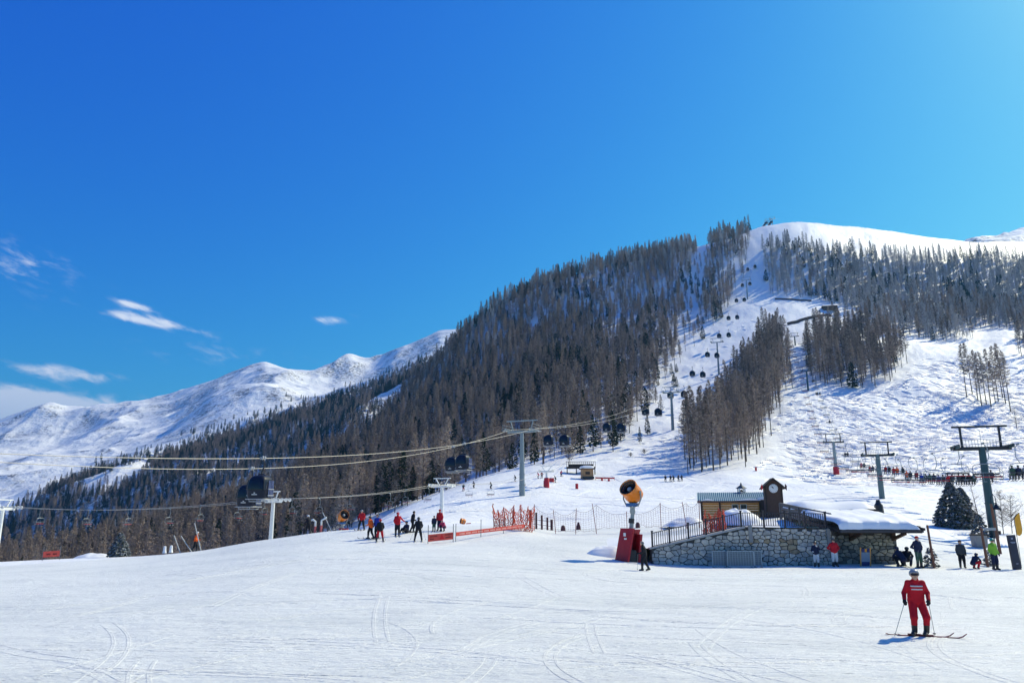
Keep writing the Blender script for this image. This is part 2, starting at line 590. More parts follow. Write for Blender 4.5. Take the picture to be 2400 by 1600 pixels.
def ground_np(x, y):
    a = np.arctan2(x, y); r = np.hypot(x, y)
    i = np.clip(np.searchsorted(RR, r) - 1, 0, len(RR) - 2); j = np.clip(np.searchsorted(AZ, a) - 1, 0, len(AZ) - 2)
    s = np.clip((r - RR[i]) / (RR[i + 1] - RR[i]), 0, 1); t = np.clip((a - AZ[j]) / (AZ[j + 1] - AZ[j]), 0, 1)
    return (GZ[i, j] * (1 - t) + GZ[i, j + 1] * t) * (1 - s) + (GZ[i + 1, j] * (1 - t) + GZ[i + 1, j + 1] * t) * s


def on_ground(u, y, v0=1250):
    """point on the snow y metres ahead in the direction of photo column u"""
    z = 0.0
    for _ in range(4):
        x = (u - 1200.0) / FPX * (y * math.cos(PITCH) + (z - CAMZ) * math.sin(PITCH))
        z = ground(x, y)
    return Vector((x, y, z))


def hit(u, v, y0=8.0, y1=4000.0):
    """first point of the terrain seen at photo pixel u, v"""
    dx, dy, dz = pdir(u, v)
    y = y0
    while y < y1:
        t = y / dy
        if ground(dx * t, y) > CAMZ + dz * t:
            lo, hi = y / 1.01, y
            for _ in range(14):
                m = (lo + hi) / 2
                if ground(dx * m / dy, m) > CAMZ + dz * m / dy:
                    hi = m
                else:
                    lo = m
            return Vector((dx * hi / dy, hi, ground(dx * hi / dy, hi)))
        y *= 1.01
    return None


def snow_material(name, kind):
    m = bpy.data.materials.new(name)
    m.use_nodes = True
    nt = m.node_tree; N = nt.nodes.new; L = nt.links.new
    b = nt.nodes['Principled BSDF']
    b.inputs['Roughness'].default_value = 0.55
    b.inputs['Specular IOR Level'].default_value = 0.25
    geo = N('ShaderNodeNewGeometry')

    def noise(scale, detail, rough=0.55, vec=None, dist=0.0):
        n = N('ShaderNodeTexNoise')
        n.inputs['Scale'].default_value = scale; n.inputs['Detail'].default_value = detail
        n.inputs['Roughness'].default_value = rough; n.inputs['Distortion'].default_value = dist
        L(vec or geo.outputs['Position'], n.inputs['Vector'])
        return n.outputs['Fac']

    def rng_(x, a, b_, lo, hi):
        r = N('ShaderNodeMapRange'); r.interpolation_type = 'SMOOTHSTEP'
        r.inputs['From Min'].default_value = a; r.inputs['From Max'].default_value = b_
        r.inputs['To Min'].default_value = lo; r.inputs['To Max'].default_value = hi
        L(x, r.inputs['Value'])
        return r.outputs[0]

    def mix(f, A, B):
        x = N('ShaderNodeMix'); x.data_type = 'RGBA'
        if isinstance(f, float):
            x.inputs['Factor'].default_value = f
        else:
            L(f, x.inputs['Factor'])
        for s, c in (('A', A), ('B', B)):
            if isinstance(c, tuple):
                x.inputs[s].default_value = c + (1,)
            else:
                L(c, x.inputs[s])
        return x.outputs['Result']

    def bump(h, strength, dist, prev=None):
        x = N('ShaderNodeBump'); x.inputs['Strength'].default_value = strength; x.inputs['Distance'].default_value = dist
        L(h, x.inputs['Height'])
        if prev is not None:
            L(prev, x.inputs['Normal'])
        return x.outputs['Normal']
    if kind == 'piste':
        # trodden snow: faint grey and ochre stains, small dirty crumbs in streaks across the run
        mp = N('ShaderNodeMapping'); mp.inputs['Scale'].default_value = (0.55, 1.6, 1.0)
        mp.inputs['Rotation'].default_value = (0, 0, R(8))
        L(geo.outputs['Position'], mp.inputs['Vector'])
        c = mix(rng_(noise(0.14, 4, vec=mp.outputs[0]), 0.42, 0.75, 0.0, 1.0), (0.90, 0.895, 0.825), (0.79, 0.795, 0.735))
        c = mix(rng_(noise(0.45, 5, 0.6, mp.outputs[0]), 0.55, 0.72, 0.0, 0.40), c, (0.70, 0.70, 0.66))
        cr = N('ShaderNodeTexNoise'); cr.inputs['Scale'].default_value = 4.6; cr.inputs['Detail'].default_value = 6; cr.inputs['Roughness'].default_value = 0.72
        L(mp.outputs[0], cr.inputs['Vector'])
        msk = rng_(noise(0.30, 3), 0.36, 0.60, 0.12, 1.0)
        f1 = rng_(cr.outputs['Fac'], 0.55, 0.67, 0.0, 0.80)
        mm = N('ShaderNodeMath'); mm.operation = 'MULTIPLY'; L(f1, mm.inputs[0]); L(msk, mm.inputs[1])
        c = mix(mm.outputs[0], c, (0.36, 0.365, 0.36))
        L(c, b.inputs['Base Color'])
        n1 = bump(noise(1.1, 6, 0.62, mp.outputs[0]), 0.6, 0.26)
        n2 = bump(noise(8.0, 5, 0.68, mp.outputs[0]), 0.9, 0.075, n1)
        L(n2, b.inputs['Normal'])
    elif kind == 'hill':
        c = mix(rng_(noise(0.03, 4), 0.4, 0.7, 0.0, 1.0), (0.93, 0.92, 0.88), (0.89, 0.885, 0.85))
        tw = rng_(noise(1.3, 6, 0.7), 0.66, 0.76, 0.0, 0.35)
        c = mix(tw, c, (0.40, 0.38, 0.36))
        L(c, b.inputs['Base Color'])
        n1 = bump(noise(0.22, 5, 0.6, dist=0.8), 0.35, 1.2)
        n2 = bump(noise(1.2, 4, 0.6), 0.55, 0.35, n1)
        L(n2, b.inputs['Normal'])
    else:
        # high mountains: snow with bare rock on the steep faces and broken ribs
        sp = N('ShaderNodeSeparateXYZ'); L(geo.outputs['Normal'], sp.inputs[0])
        steep = rng_(sp.outputs[2], 0.975, 0.80, 0.0, 1.0)
        pat = rng_(noise(0.007, 8, 0.68), 0.46, 0.53, 0.0, 1.0)
        fine = rng_(noise(0.12, 6, 0.7), 0.44, 0.58, 0.0, 1.0)
        a1 = N('ShaderNodeMath'); a1.operation = 'MULTIPLY'; L(steep, a1.inputs[0]); L(pat, a1.inputs[1])
        a2 = N('ShaderNodeMath'); a2.operation = 'MULTIPLY'; L(a1.outputs[0], a2.inputs[0]); L(fine, a2.inputs[1])
        rock = mix(noise(0.05, 5), (0.10, 0.09, 0.085), (0.22, 0.19, 0.165))
        c = mix(a2.outputs[0], (0.93, 0.92, 0.88), rock)
        L(c, b.inputs['Base Color'])
        n1 = bump(noise(0.016, 8, 0.62), 0.6, 20.0)
        n2 = bump(noise(0.10, 4, 0.6), 0.35, 2.0, n1)
        L(n2, b.inputs['Normal'])
    return m


M_PISTE = snow_material('piste_snow', 'piste')
M_HILL = snow_material('hill_snow', 'hill')
M_FAR = snow_material('mountain_snow', 'far')


def terrain_part(name, r0, r1, material):
    i0 = int(np.searchsorted(RR, r0)); i1 = min(int(np.searchsorted(RR, r1)), len(RR) - 1)
    rows = i1 - i0 + 1; M = len(AZ)
    vs = np.stack([GX[i0:i1 + 1], GY[i0:i1 + 1], GZ[i0:i1 + 1]], axis=-1).reshape(-1, 3)
    idx = np.arange(rows * M).reshape(rows, M)
    q = np.stack([idx[:-1, :-1], idx[:-1, 1:], idx[1:, 1:], idx[1:, :-1]], axis=-1).reshape(-1, 4)[:, ::-1]
    if r0 <= 1:
        vs = np.vstack([vs, [[0, 0, 0]]])
    o = new_obj(name, array_mesh(name, vs, q, material, smooth=True))
    tag(o, kind='structure')
    return o


terrain_part('snow_ground', 0.0, 80, M_PISTE)
terrain_part('hillside', 80, 900, M_HILL)
terrain_part('mountains', 900, 9000, M_FAR)

# ------------------------------------------------------------------ trees
def leafy_material(name, c1, c2, c3=None, snowy=0.0):
    """bark, twigs or needles; every tree gets its own tint"""
    m = bpy.data.materials.new(name)
    m.use_nodes = True
    nt = m.node_tree; N = nt.nodes.new; L = nt.links.new
    b = nt.nodes['Principled BSDF']
    b.inputs['Roughness'].default_value = 0.85
    b.inputs['Specular IOR Level'].default_value = 0.15
    oi = N('ShaderNodeObjectInfo')
    geo = N('ShaderNodeNewGeometry')
    nz = N('ShaderNodeTexNoise'); nz.inputs['Scale'].default_value = 0.9; nz.inputs['Detail'].default_value = 3
    L(geo.outputs['Position'], nz.inputs['Vector'])
    mx = N('ShaderNodeMix'); mx.data_type = 'RGBA'
    L(oi.outputs['Random'], mx.inputs['Factor'])
    mx.inputs['A'].default_value = c1 + (1,); mx.inputs['B'].default_value = c2 + (1,)
    m2 = N('ShaderNodeMix'); m2.data_type = 'RGBA'
    r = N('ShaderNodeMapRange'); r.inputs['From Min'].default_value = 0.4; r.inputs['From Max'].default_value = 0.7
    L(nz.outputs['Fac'], r.inputs['Value']); L(r.outputs[0], m2.inputs['Factor'])
    L(mx.outputs['Result'], m2.inputs['A'])
    m2.inputs['B'].default_value = (c3 or tuple(x * 1.5 for x in c2)) + (1,)
    res = m2.outputs['Result']
    if snowy > 0:
        sp = N('ShaderNodeSeparateXYZ'); L(geo.outputs['True Normal'], sp.inputs[0])
        ab = N('ShaderNodeMath'); ab.operation = 'ABSOLUTE'; L(sp.outputs[2], ab.inputs[0])
        r2 = N('ShaderNodeMapRange'); r2.inputs['From Min'].default_value = 0.62; r2.inputs['From Max'].default_value = 0.85
        r2.inputs['To Max'].default_value = snowy
        L(ab.outputs[0], r2.inputs['Value'])
        m3 = N('ShaderNodeMix'); m3.data_type = 'RGBA'
        L(r2.outputs[0], m3.inputs['Factor']); L(res, m3.inputs['A']); m3.inputs['B'].default_value = (0.8, 0.82, 0.85, 1)
        res = m3.outputs['Result']
    L(res, b.inputs['Base Color'])
    return m


M_BARK = leafy_material('larch_bark', (0.050, 0.040, 0.034), (0.085, 0.066, 0.054))
M_TWIG = leafy_material('larch_twigs', (0.065, 0.052, 0.045), (0.42, 0.325, 0.25), (0.48, 0.38, 0.30))
M_FROST_HAZE = leafy_material('frosted_hazed_larch_twigs', (0.22, 0.205, 0.195), (0.54, 0.52, 0.51), (0.62, 0.61, 0.605))  # frost grey, paled further: backlight and haze are put into the colour
M_NEEDLE = leafy_material('pine_needles', (0.022, 0.042, 0.026), (0.040, 0.060, 0.036), (0.055, 0.075, 0.045))
M_SNOWY = leafy_material('snowy_needles', (0.020, 0.038, 0.024), (0.035, 0.055, 0.034), (0.05, 0.07, 0.045), snowy=0.5)
M_SHRUB = leafy_material('shrub_twigs', (0.10, 0.075, 0.06), (0.14, 0.11, 0.09))


def trunk_mesh(name, h, r, rg, lean=0.012, n=6):
    mb = MB()
    k = 7
    px, py = rg.normal(0, lean * h, 2)
    pts = [(px * (i / k) ** 2, py * (i / k) ** 2, -1.2 + (h + 1.2) * i / k) for i in range(k + 1)]
    mb.tube(pts, [r * (1.15 - 1.05 * (i / k)) for i in range(k + 1)], n)
    return mb.mesh(name, M_BARK, smooth=True), (px, py)


def tri_strip(vs, fs, a, b, w):
    """thin triangle (blade) from a to b with base width w"""
    d = b - a
    s = np.cross(d, rng.normal(size=3)); s /= (np.linalg.norm(s) + 1e-9)
    n = len(vs)
    vs.extend([a - s * w / 2, a + s * w / 2, b])
    fs.append((n, n + 1, n + 2))


def larch_crown(name, h, rg, base=0.30, width=0.13, nb=120, tw=12, skew=(0, 0), twig_w=0.17, material=None):
    """bare larch: tiers of long branches, drooping then upswept, hung with fine twigs"""
    vs, fs = [], []
    lop = rg.random() * 6.283
    for i in range(nb):
        t = base + (1 - base) * ((i + rg.random()) / nb) ** 0.92
        s = (t - base) / (1 - base)
        a = rg.random() * 2 * math.pi
        env = width * h * (1 - s) ** 0.85 * min(1.0, 0.55 + 2.2 * s) * (1 + 0.22 * math.cos(a - lop)) + 0.14
        ln = env * (0.55 + 0.6 * rg.random())
        z0 = t * h
        o = np.array([skew[0] * t * t, skew[1] * t * t, z0])
        dr = -0.22 + 0.50 * s + rg.normal(0, 0.12)
        mid = o + np.array([math.cos(a) * ln * .6, math.sin(a) * ln * .6, dr * ln * .6])
        e = o + np.array([math.cos(a) * ln, math.sin(a) * ln, dr * ln * .6 + ln * (.10 + .12 * rg.random())])
        tri_strip(vs, fs, o, mid, 0.12 * (1 - 0.5 * s))
        tri_strip(vs, fs, mid, e, 0.07)
        for k in range(tw):
            f = 0.18 + 0.82 * (k + rg.random()) / tw
            p = o + (mid - o) * (f / .6) if f < .6 else mid + (e - mid) * ((f - .6) / .4)
            d = np.array([math.cos(a) * 0.45 + rg.normal(0, 0.6), math.sin(a) * 0.45 + rg.normal(0, 0.6), rg.normal(-0.12, 0.5)])
            d /= np.linalg.norm(d)
            tri_strip(vs, fs, p, p + d * (0.40 + 0.85 * rg.random()) * (0.7 + 0.4 * (1 - s)), twig_w * (0.6 + 0.8 * rg.random()))
    for i in range(12):
        t = 0.08 + (base - 0.05) * rg.random()
        a = rg.random() * 6.283
        o = np.array([0, 0, t * h]); l = 0.5 + 1.6 * rg.random()
        tri_strip(vs, fs, o, o + np.array([math.cos(a) * l, math.sin(a) * l, -0.15 * l]), 0.08)
    return array_mesh(name, np.array(vs), np.array(fs), material or M_TWIG)


def pine_crown(name, h, rg, base=0.12, width=0.17, nb=230, shape=0.75, material=None, tuft=0.85, layers=0):
    vs, fs = [], []
    for i in range(nb):
        s = (i + rg.random()) / nb
        if layers:
            s = (math.floor(s * layers) + 0.35 * rg.random()) / layers
        t = base + (1 - base) * s
        env = width * h * (1 - s) ** shape * (0.55 + 0.45 * min(1, s * 6)) + 0.12
        rr = env * (0.35 + 0.75 * rg.random() ** 0.6)
        a = rg.random() * 2 * math.pi
        c = np.array([math.cos(a) * rr, math.sin(a) * rr, t * h - 0.22 * rr])
        out = np.array([math.cos(a), math.sin(a), -0.35])
        for k in range(5):
            d = out * (0.7 + 0.6 * rg.random()) + rg.normal(0, 0.5, 3) * np.array([1, 1, 0.55])
            d /= np.linalg.norm(d)
            sz = tuft * (0.55 + 0.6 * rg.random()) * (0.65 + 0.5 * (1 - s))
            side = np.cross(d, np.array([0, 0, 1.0]) + rg.normal(0, 0.35, 3)); side /= np.linalg.norm(side)
            n = len(vs)
            p = c - d * sz * 0.5
            vs.extend([p, p + d * sz * 0.55 + side * sz * 0.33, p + d * sz * 0.62 - side * sz * 0.33, p + d * sz * 1.15])
            fs.extend([(n, n + 1, n + 2), (n + 1, n + 3, n + 2)])
    return array_mesh(name, np.array(vs), np.array(fs), material or M_NEEDLE)


LARCH = []
for k in range(9):
    rg = np.random.default_rng(100 + k)
    h = 1.0 * [20, 24, 17, 22, 26, 18, 21, 15, 25][k]
    tm, sk = trunk_mesh('larch_trunk', h * 0.985, 0.17 + 0.05 * rg.random(), rg)
    cm = larch_crown('larch_crown', h, rg, base=[.20, .34, .14, .28, .42, .10, .25, .17, .45][k], width=[.20, .165, .24, .19, .14, .26, .21, .23, .15][k],
                     nb=[150, 125, 165, 145, 110, 175, 150, 160, 110][k], skew=sk)
    LARCH.append((h, tm, cm))
FROSTY_HAZED = []
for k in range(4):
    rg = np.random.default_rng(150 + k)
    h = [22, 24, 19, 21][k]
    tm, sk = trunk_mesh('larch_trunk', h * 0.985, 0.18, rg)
    FROSTY_HAZED.append((h, tm, larch_crown('larch_crown', h, rg, base=[.18, .28, .14, .22][k], width=[.17, .15, .20, .18][k], nb=[140, 130, 150, 140][k], skew=sk, material=M_FROST_HAZE)))
PINE = []
for k in range(5):
    rg = np.random.default_rng(200 + k)
    h = [17, 20, 15, 18, 13][k]
    tm, sk = trunk_mesh('pine_trunk', h * 0.95, 0.26, rg)
    cm = pine_crown('pine_crown', h, rg, base=[.10, .16, .05, .2, .08][k], width=[.16, .14, .19, .17, .21][k], nb=[260, 260, 240, 230, 210][k], shape=[.7, .8, .6, .5, .55][k], tuft=1.15)
    PINE.append((h, tm, cm))

FOREST = {
    # region: outline of the tree feet in photo pixels, range ahead, spacing (m), share of pines
    'main': ([(560, 1330), (640, 1300), (760, 1262), (850, 1236), (940, 1194), (1050, 1148), (1100, 1128), (1180, 1100), (1260, 1078), (1330, 1078), (1380, 1066), (1440, 1052),
              (1490, 1000), (1530, 940), (1562, 880), (1590, 800), (1606, 720), (1612, 660), (1640, 596), (1600, 575), (1500, 595), (1400, 610), (1310, 620), (1200, 670),
              (1100, 740), (1040, 800), (950, 900), (850, 990), (700, 1075), (600, 1140), (450, 1190), (330, 1235), (170, 1300), (0, 1340), (-300, 1360), (-300, 1440), (300, 1440)], (200, 800), 4.3, 0.12),
    'strip': ([(1664, 600), (1662, 572), (1700, 560), (1760, 546), (1754, 590), (1735, 650), (1712, 705), (1688, 760), (1664, 795), (1650, 788), (1642, 720), (1650, 655)], (400, 760), 4.6, 0.22),
    'lane': ([(1640, 592), (1666, 604), (1652, 655), (1643, 720), (1650, 790), (1598, 806), (1604, 720), (1612, 660)], (400, 760), 8.0, 0.3),
    'stray': ([(1490, 1010), (1530, 950), (1562, 880), (1592, 800), (1630, 806), (1600, 890), (1560, 965), (1510, 1030)], (240, 560), 12.0, 0.4),
    'clump': ([(1785, 812), (1808, 788), (1842, 800), (1856, 850), (1846, 930), (1805, 985), (1785, 1035), (1755, 1075), (1700, 1102), (1640, 1113), (1594, 1113), (1588, 1088), (1615, 1058), (1655, 1030), (1705, 965), (1728, 895), (1758, 850)], (195, 520), 4.2, 0.0),
    'upper': ([(1795, 585), (1800, 568), (1850, 572), (1950, 590), (2100, 605), (2250, 612), (2300, 600), (2420, 620), (2600, 640), (2950, 680), (2950, 930), (2600, 880), (2420, 868), (2330, 850), (2240, 830),
               (2180, 815), (2110, 800), (2060, 770), (2010, 735), (1960, 712), (1900, 700), (1830, 698), (1798, 690)], (330, 830), 4.5, 0.10),
    'right': ([(1896, 880), (1890, 830), (1920, 795), (1990, 775), (2060, 790), (2110, 815), (2122, 850), (2090, 890), (2040, 908), (1980, 914), (1930, 912)], (290, 460), 4.6, 0.03),
}
FAR_REGION = [(-300, 1330), (0, 1330), (170, 1300), (330, 1230), (500, 1160), (700, 1080), (860, 985), (950, 905), (1040, 840), (1010, 850), (940, 885), (860, 915), (720, 958), (640, 982),
              (500, 1032), (400, 1066), (200, 1122), (120, 1154), (0, 1218), (-300, 1290)]


def inside(poly, u, v):
    r = np.zeros(u.shape, dtype=bool)
    n = len(poly)
    for i in range(n):
        x1, y1 = poly[i]; x2, y2 = poly[(i + 1) % n]
        if y1 == y2:
            continue
        c = ((y1 > v) != (y2 > v)) & (u < (x2 - x1) * (v - y1) / (y2 - y1) + x1)
        r ^= c
    return r


def scatter(poly, yr, gap, xr):
    xs = np.arange(xr[0], xr[1], gap); ys = np.arange(yr[0], yr[1], gap)
    X, Y = np.meshgrid(xs, ys)
    X = (X + (np.arange(len(ys)) % 2)[:, None] * gap / 2 + rng.uniform(-.42, .42, X.shape) * gap).ravel()
    Y = (Y + rng.uniform(-.42, .42, Y.size).reshape(len(ys), -1) * gap).ravel()
    Z = ground_np(X, Y)
    u, v, d = project(X, Y, Z)
    jit = 8.0 * 300.0 / np.maximum(d, 150)
    k = inside(poly, u + rng.normal(0, 1, u.shape) * jit, v + rng.normal(0, 1, v.shape) * jit)
    return X[k], Y[k], Z[k], u[k], v[k], d[k]


trees = []      # x, y, z, u, v, depth, kind (0 larch, 1 pine), region
for nm, (poly, yr, gap, pines) in FOREST.items():
    X, Y, Z, u, v, d = scatter(poly, yr, gap, (-620, 900))
    n1 = fbm(X / 45, Y / 45, 3, 41)
    n2 = fbm(X / 30, Y / 30, 2, 47)
    keep = np.ones(len(X), dtype=bool)
    if nm == 'upper':
        keep = (n1 > -0.42 + 0.46 * sstep(670, 800, v)) & (rng.random(len(X)) < 0.9)
    elif nm == 'main':
        keep = n1 > -0.46
        lane = (np.abs(u - (1655 - 0.2 * (v - 600))) < 8) & (v < 820)
        keep &= ~lane
        # thinner where the snow shows between the stems on the right
        keep &= ~((u > 1350) & (v > 640) & (rng.random(len(X)) < 0.30))
        keep &= ~((v > 1000) & (u > 1000) & (rng.random(len(X)) < 0.25))
    elif nm == 'strip':
        keep = n1 > -0.35
    pine = (rng.random(len(X)) < pines * (1.0 + 3.0 * np.clip(n2, -0.3, 1)))
    for i in np.nonzero(keep)[0]:
        trees.append((X[i], Y[i], Z[i], u[i], v[i], d[i], int(pine[i]), nm))
X, Y, Z, u, v, d = scatter(FAR_REGION, (700, 1250), 5.8, (-1000, 60))
n1 = fbm(X / 60, Y / 60, 3, 51)
for i in range(len(X)):
    if n1[i] > -0.30 and rng.random() < 0.92:
        trees.append((X[i], Y[i], Z[i], u[i], v[i], d[i], int(rng.random() < 0.55), 'far'))
# loose dark stone pines above the far wood
for q in range(260):
    uu = rng.uniform(150, 1000)
    vv = np.interp(uu, [0, 120, 200, 400, 500, 640, 720, 860, 1000], [1218, 1154, 1122, 1066, 1032, 982, 958, 915, 850]) - abs(rng.normal(0, 16))
    p = hit(uu, vv, 900, 2600)
    if p is not None and p.y < 2000:
        trees.append((p.x, p.y, p.z, uu, vv, p.y, 1, 'far'))

LABELS = {
    ('main', 0): ('bare brown larch in the big wood left of the gondola clearing', 'larches of the big wood'),
    ('main', 1): ('dark green pine among bare larches in the big wood left of the gondola', 'pines of the big wood'),
    ('strip', 0): ('bare larch in the narrow wood beside the upper gondola line', 'larches beside the upper gondola line'),
    ('strip', 1): ('dark pine in the narrow wood beside the upper gondola line', 'pines beside the upper gondola line'),
    ('clump', 0): ('tall bare larch in the dense strip right of the gondola clearing', 'larches right of the gondola clearing'),
    ('upper', 0): ('grey bare larch in the high open wood at upper right', 'larches of the upper right wood'),
    ('upper', 1): ('dark pine in the high open wood at upper right', 'pines of the upper right wood'),
    ('right', 0): ('bare larch in the clump above the tracked slope beside the chairlift', 'larches of the clump above the slope'),
    ('right', 1): ('dark pine in the larch clump above the tracked slope', 'pines of the clump above the slope'),
    ('far', 0): ('bare larch on the far shaded spur at left', 'larches of the far spur'),
    ('far', 1): ('dark pine on the far shaded spur at left', 'pines of the far spur'),
}


EXTRA = 0


def place_tree(kindlist, name, x, y, z, k, sc, rz, label, cat, group):
    h, tm, cm = kindlist[k % len(kindlist)]
    t = thing(name, label, cat, (x, y, z), rz, group)
    t.scale = (sc, sc, sc)
    new_obj('trunk', tm, t)
    new_obj('crown', cm, t)
    return t


# the trees that show largest are single things, the rest of each kind one wood
order = sorted(range(len(trees)), key=lambda i: trees[i][5])
single = {0: 0, 1: 0}
rest = {0: [], 1: [], 2: []}
for i in order:
    x, y, z, uu, vv, dd, kd, nm = trees[i]
    sc = (0.46 + 0.36 * rng.random()) * (1.12 if nm in ('clump', 'right') else 1.0)
    if nm == 'far':
        sc *= 1.1
    if kd == 1 and nm != 'far':
        sc *= 0.9 + 0.25 * rng.random()
    if nm in ('lane', 'stray'):
        sc *= 0.5 + 0.45 * rng.random()
    rz = rng.random() * 6.28
    k = int(rng.integers(0, 9)) if nm in ('main', 'far') else int(rng.choice([1, 3, 4, 4, 6, 8, 8, 0]))
    # seen: in the frame and not sunk behind the brow of the piste
    vis = -30 < uu < 2430 and vv < np.interp(uu, [0, 170, 322, 477, 600, 720, 800, 1300], [1330, 1325, 1320, 1306, 1282, 1262, 1255, 1255])
    if vis and single[kd] < 298:
        single[kd] += 1
        lab, grp = LABELS.get((nm, kd), LABELS[('main', kd)])
        place_tree(LARCH if kd == 0 else PINE, 'larch_tree' if kd == 0 else 'pine_tree', x, y, z, k, sc, rz, lab, 'tree', grp)
    else:
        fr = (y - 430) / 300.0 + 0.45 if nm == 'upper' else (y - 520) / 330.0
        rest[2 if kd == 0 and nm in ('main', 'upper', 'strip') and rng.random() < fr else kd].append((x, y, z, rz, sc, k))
print('trees', len(trees), 'rest', len(rest[0]), len(rest[1]))


def wood(name, label, protos, items, material_names):
    """one object: thousands of trees instanced on points by geometry nodes"""
    coll = bpy.data.collections.new(name + '_kinds')
    for i, (h, tm, cm) in enumerate(protos):
        # trunk and crown joined so that each kind is one instance source
        bm = bmesh.new(); bm.from_mesh(tm)
        nf = len(bm.faces)
        bm.from_mesh(cm)
        bm.faces.ensure_lookup_table()
        for f in bm.faces[nf:]:
            f.material_index = 1
        me = bpy.data.meshes.new('%s_kind_%02d' % (name, i))
        bm.to_mesh(me); bm.free()
        me.materials.append(tm.materials[0]); me.materials.append(cm.materials[0])
        coll.objects.link(bpy.data.objects.new('%s_kind_%02d' % (name, i), me))
    A = np.array(items, dtype=np.float64)
    me = bpy.data.meshes.new(name)
    me.vertices.add(len(A))
    me.vertices.foreach_set('co', A[:, :3].astype(np.float32).ravel())
    for an, c, ty in (('turn', 3, 'FLOAT'), ('size', 4, 'FLOAT')):
        at = me.attributes.new(an, ty, 'POINT'); at.data.foreach_set('value', A[:, c].astype(np.float32))
    at = me.attributes.new('pick', 'INT', 'POINT'); at.data.foreach_set('value', (A[:, 5].astype(np.int32) % len(protos)))
    o = new_obj(name, me)
    tag(o, label, 'trees', kind='stuff')
    ng = bpy.data.node_groups.new(name + '_scatter', 'GeometryNodeTree')
    ng.interface.new_socket('Geometry', in_out='INPUT', socket_type='NodeSocketGeometry')
    ng.interface.new_socket('Geometry', in_out='OUTPUT', socket_type='NodeSocketGeometry')
    N = ng.nodes.new; L = ng.links.new
    gi = N('NodeGroupInput'); go = N('NodeGroupOutput')
    ip = N('GeometryNodeInstanceOnPoints'); ci = N('GeometryNodeCollectionInfo')
    ci.inputs['Collection'].default_value = coll
    ci.inputs['Separate Children'].default_value = True
    ci.inputs['Reset Children'].default_value = True

    def attr(nm_, ty):
        a = N('GeometryNodeInputNamedAttribute'); a.data_type = ty; a.inputs['Name'].default_value = nm_
        return a.outputs[0]
    cx = N('ShaderNodeCombineXYZ'); L(attr('turn', 'FLOAT'), cx.inputs[2])
    e2r = N('FunctionNodeEulerToRotation'); L(cx.outputs[0], e2r.inputs[0])
    L(gi.outputs[0], ip.inputs['Points']); L(ci.outputs[0], ip.inputs['Instance'])
    ip.inputs['Pick Instance'].default_value = True
    L(attr('pick', 'INT'), ip.inputs['Instance Index'])
    L(e2r.outputs[0], ip.inputs['Rotation']); L(attr('size', 'FLOAT'), ip.inputs['Scale'])
    L(ip.outputs[0], go.inputs[0])
    md = o.modifiers.new('scatter', 'NODES'); md.node_group = ng
    return o


wood('larch_wood', 'dense wood of bare brown larches covering the hillside', LARCH, rest[0], None)
wood('pine_wood', 'dark pines spread through the larch wood on the hillside', PINE, rest[1], None)
wood('frosted_wood', 'pale frosted larches, haze in their colour, along the upper hillside and the ridge', FROSTY_HAZED, rest[2], None)

# ------------------------------------------------------------------ people
def surface_nets(F, org, h):
    """smooth closed mesh of the zero level of a sampled distance field"""
    S = F < 0
    n = np.array(F.shape)
    c = np.zeros(n - 1, dtype=np.int8)
    for dx in (0, 1):
        for dy in (0, 1):
            for dz in (0, 1):
                c += S[dx:n[0] - 1 + dx, dy:n[1] - 1 + dy, dz:n[2] - 1 + dz].astype(np.int8)
    act = (c > 0) & (c < 8)
    I = np.argwhere(act)
    if len(I) == 0:
        return np.zeros((0, 3)), np.zeros((0, 4), int)
    idx = -np.ones(act.shape, dtype=np.int64)
    idx[act] = np.arange(len(I))
    acc = np.zeros((len(I), 3)); cnt = np.zeros(len(I))
    corners = [(a, b, d) for a in (0, 1) for b in (0, 1) for d in (0, 1)]
    for p in corners:
        for ax in range(3):
            if p[ax] == 1:
                continue
            q = list(p); q[ax] = 1
            f0 = F[I[:, 0] + p[0], I[:, 1] + p[1], I[:, 2] + p[2]]
            f1 = F[I[:, 0] + q[0], I[:, 1] + q[1], I[:, 2] + q[2]]
            m = (f0 < 0) != (f1 < 0)
            t = np.where(m, f0 / np.where(f0 - f1 == 0, 1e-9, f0 - f1), 0)
            v = np.tile(np.array(p, float), (len(I), 1)); v[:, ax] += t
            acc[m] += v[m]; cnt[m] += 1
    V = (I + acc / cnt[:, None]) * h + org
    Q = []
    for ax in range(3):
        a, b = [(1, 2), (2, 0), (0, 1)][ax]
        sl0 = [slice(None)] * 3; sl1 = [slice(None)] * 3
        sl0[ax] = slice(0, -1); sl1[ax] = slice(1, None)
        cr = S[tuple(sl0)] != S[tuple(sl1)]
        E = np.argwhere(cr)
        ok = (E[:, a] > 0) & (E[:, b] > 0) & (E[:, a] < n[a] - 1) & (E[:, b] < n[b] - 1)
        E = E[ok]
        if len(E) == 0:
            continue
        ea = np.zeros(3, int); ea[a] = 1; eb = np.zeros(3, int); eb[b] = 1
        g = lambda K: idx[K[:, 0], K[:, 1], K[:, 2]]
        q = np.stack([g(E - ea - eb), g(E - eb), g(E), g(E - ea)], axis=1)
        flip = ~S[E[:, 0], E[:, 1], E[:, 2]]
        q[flip] = q[flip][:, ::-1]
        Q.append(q)
    return V, np.vstack(Q)


def seg_sd(Pt, a, b, ra, rb):
    a = np.array(a, float); b = np.array(b, float)
    ab = b - a
    t = np.clip(((Pt - a) @ ab) / max(ab @ ab, 1e-9), 0, 1)
    return np.linalg.norm(Pt - a - t[..., None] * ab, axis=-1) - (ra + (rb - ra) * t)


def smin(a, b, k):
    h = np.clip(0.5 + 0.5 * (b - a) / k, 0, 1)
    return b + (a - b) * h - k * h * (1 - h)


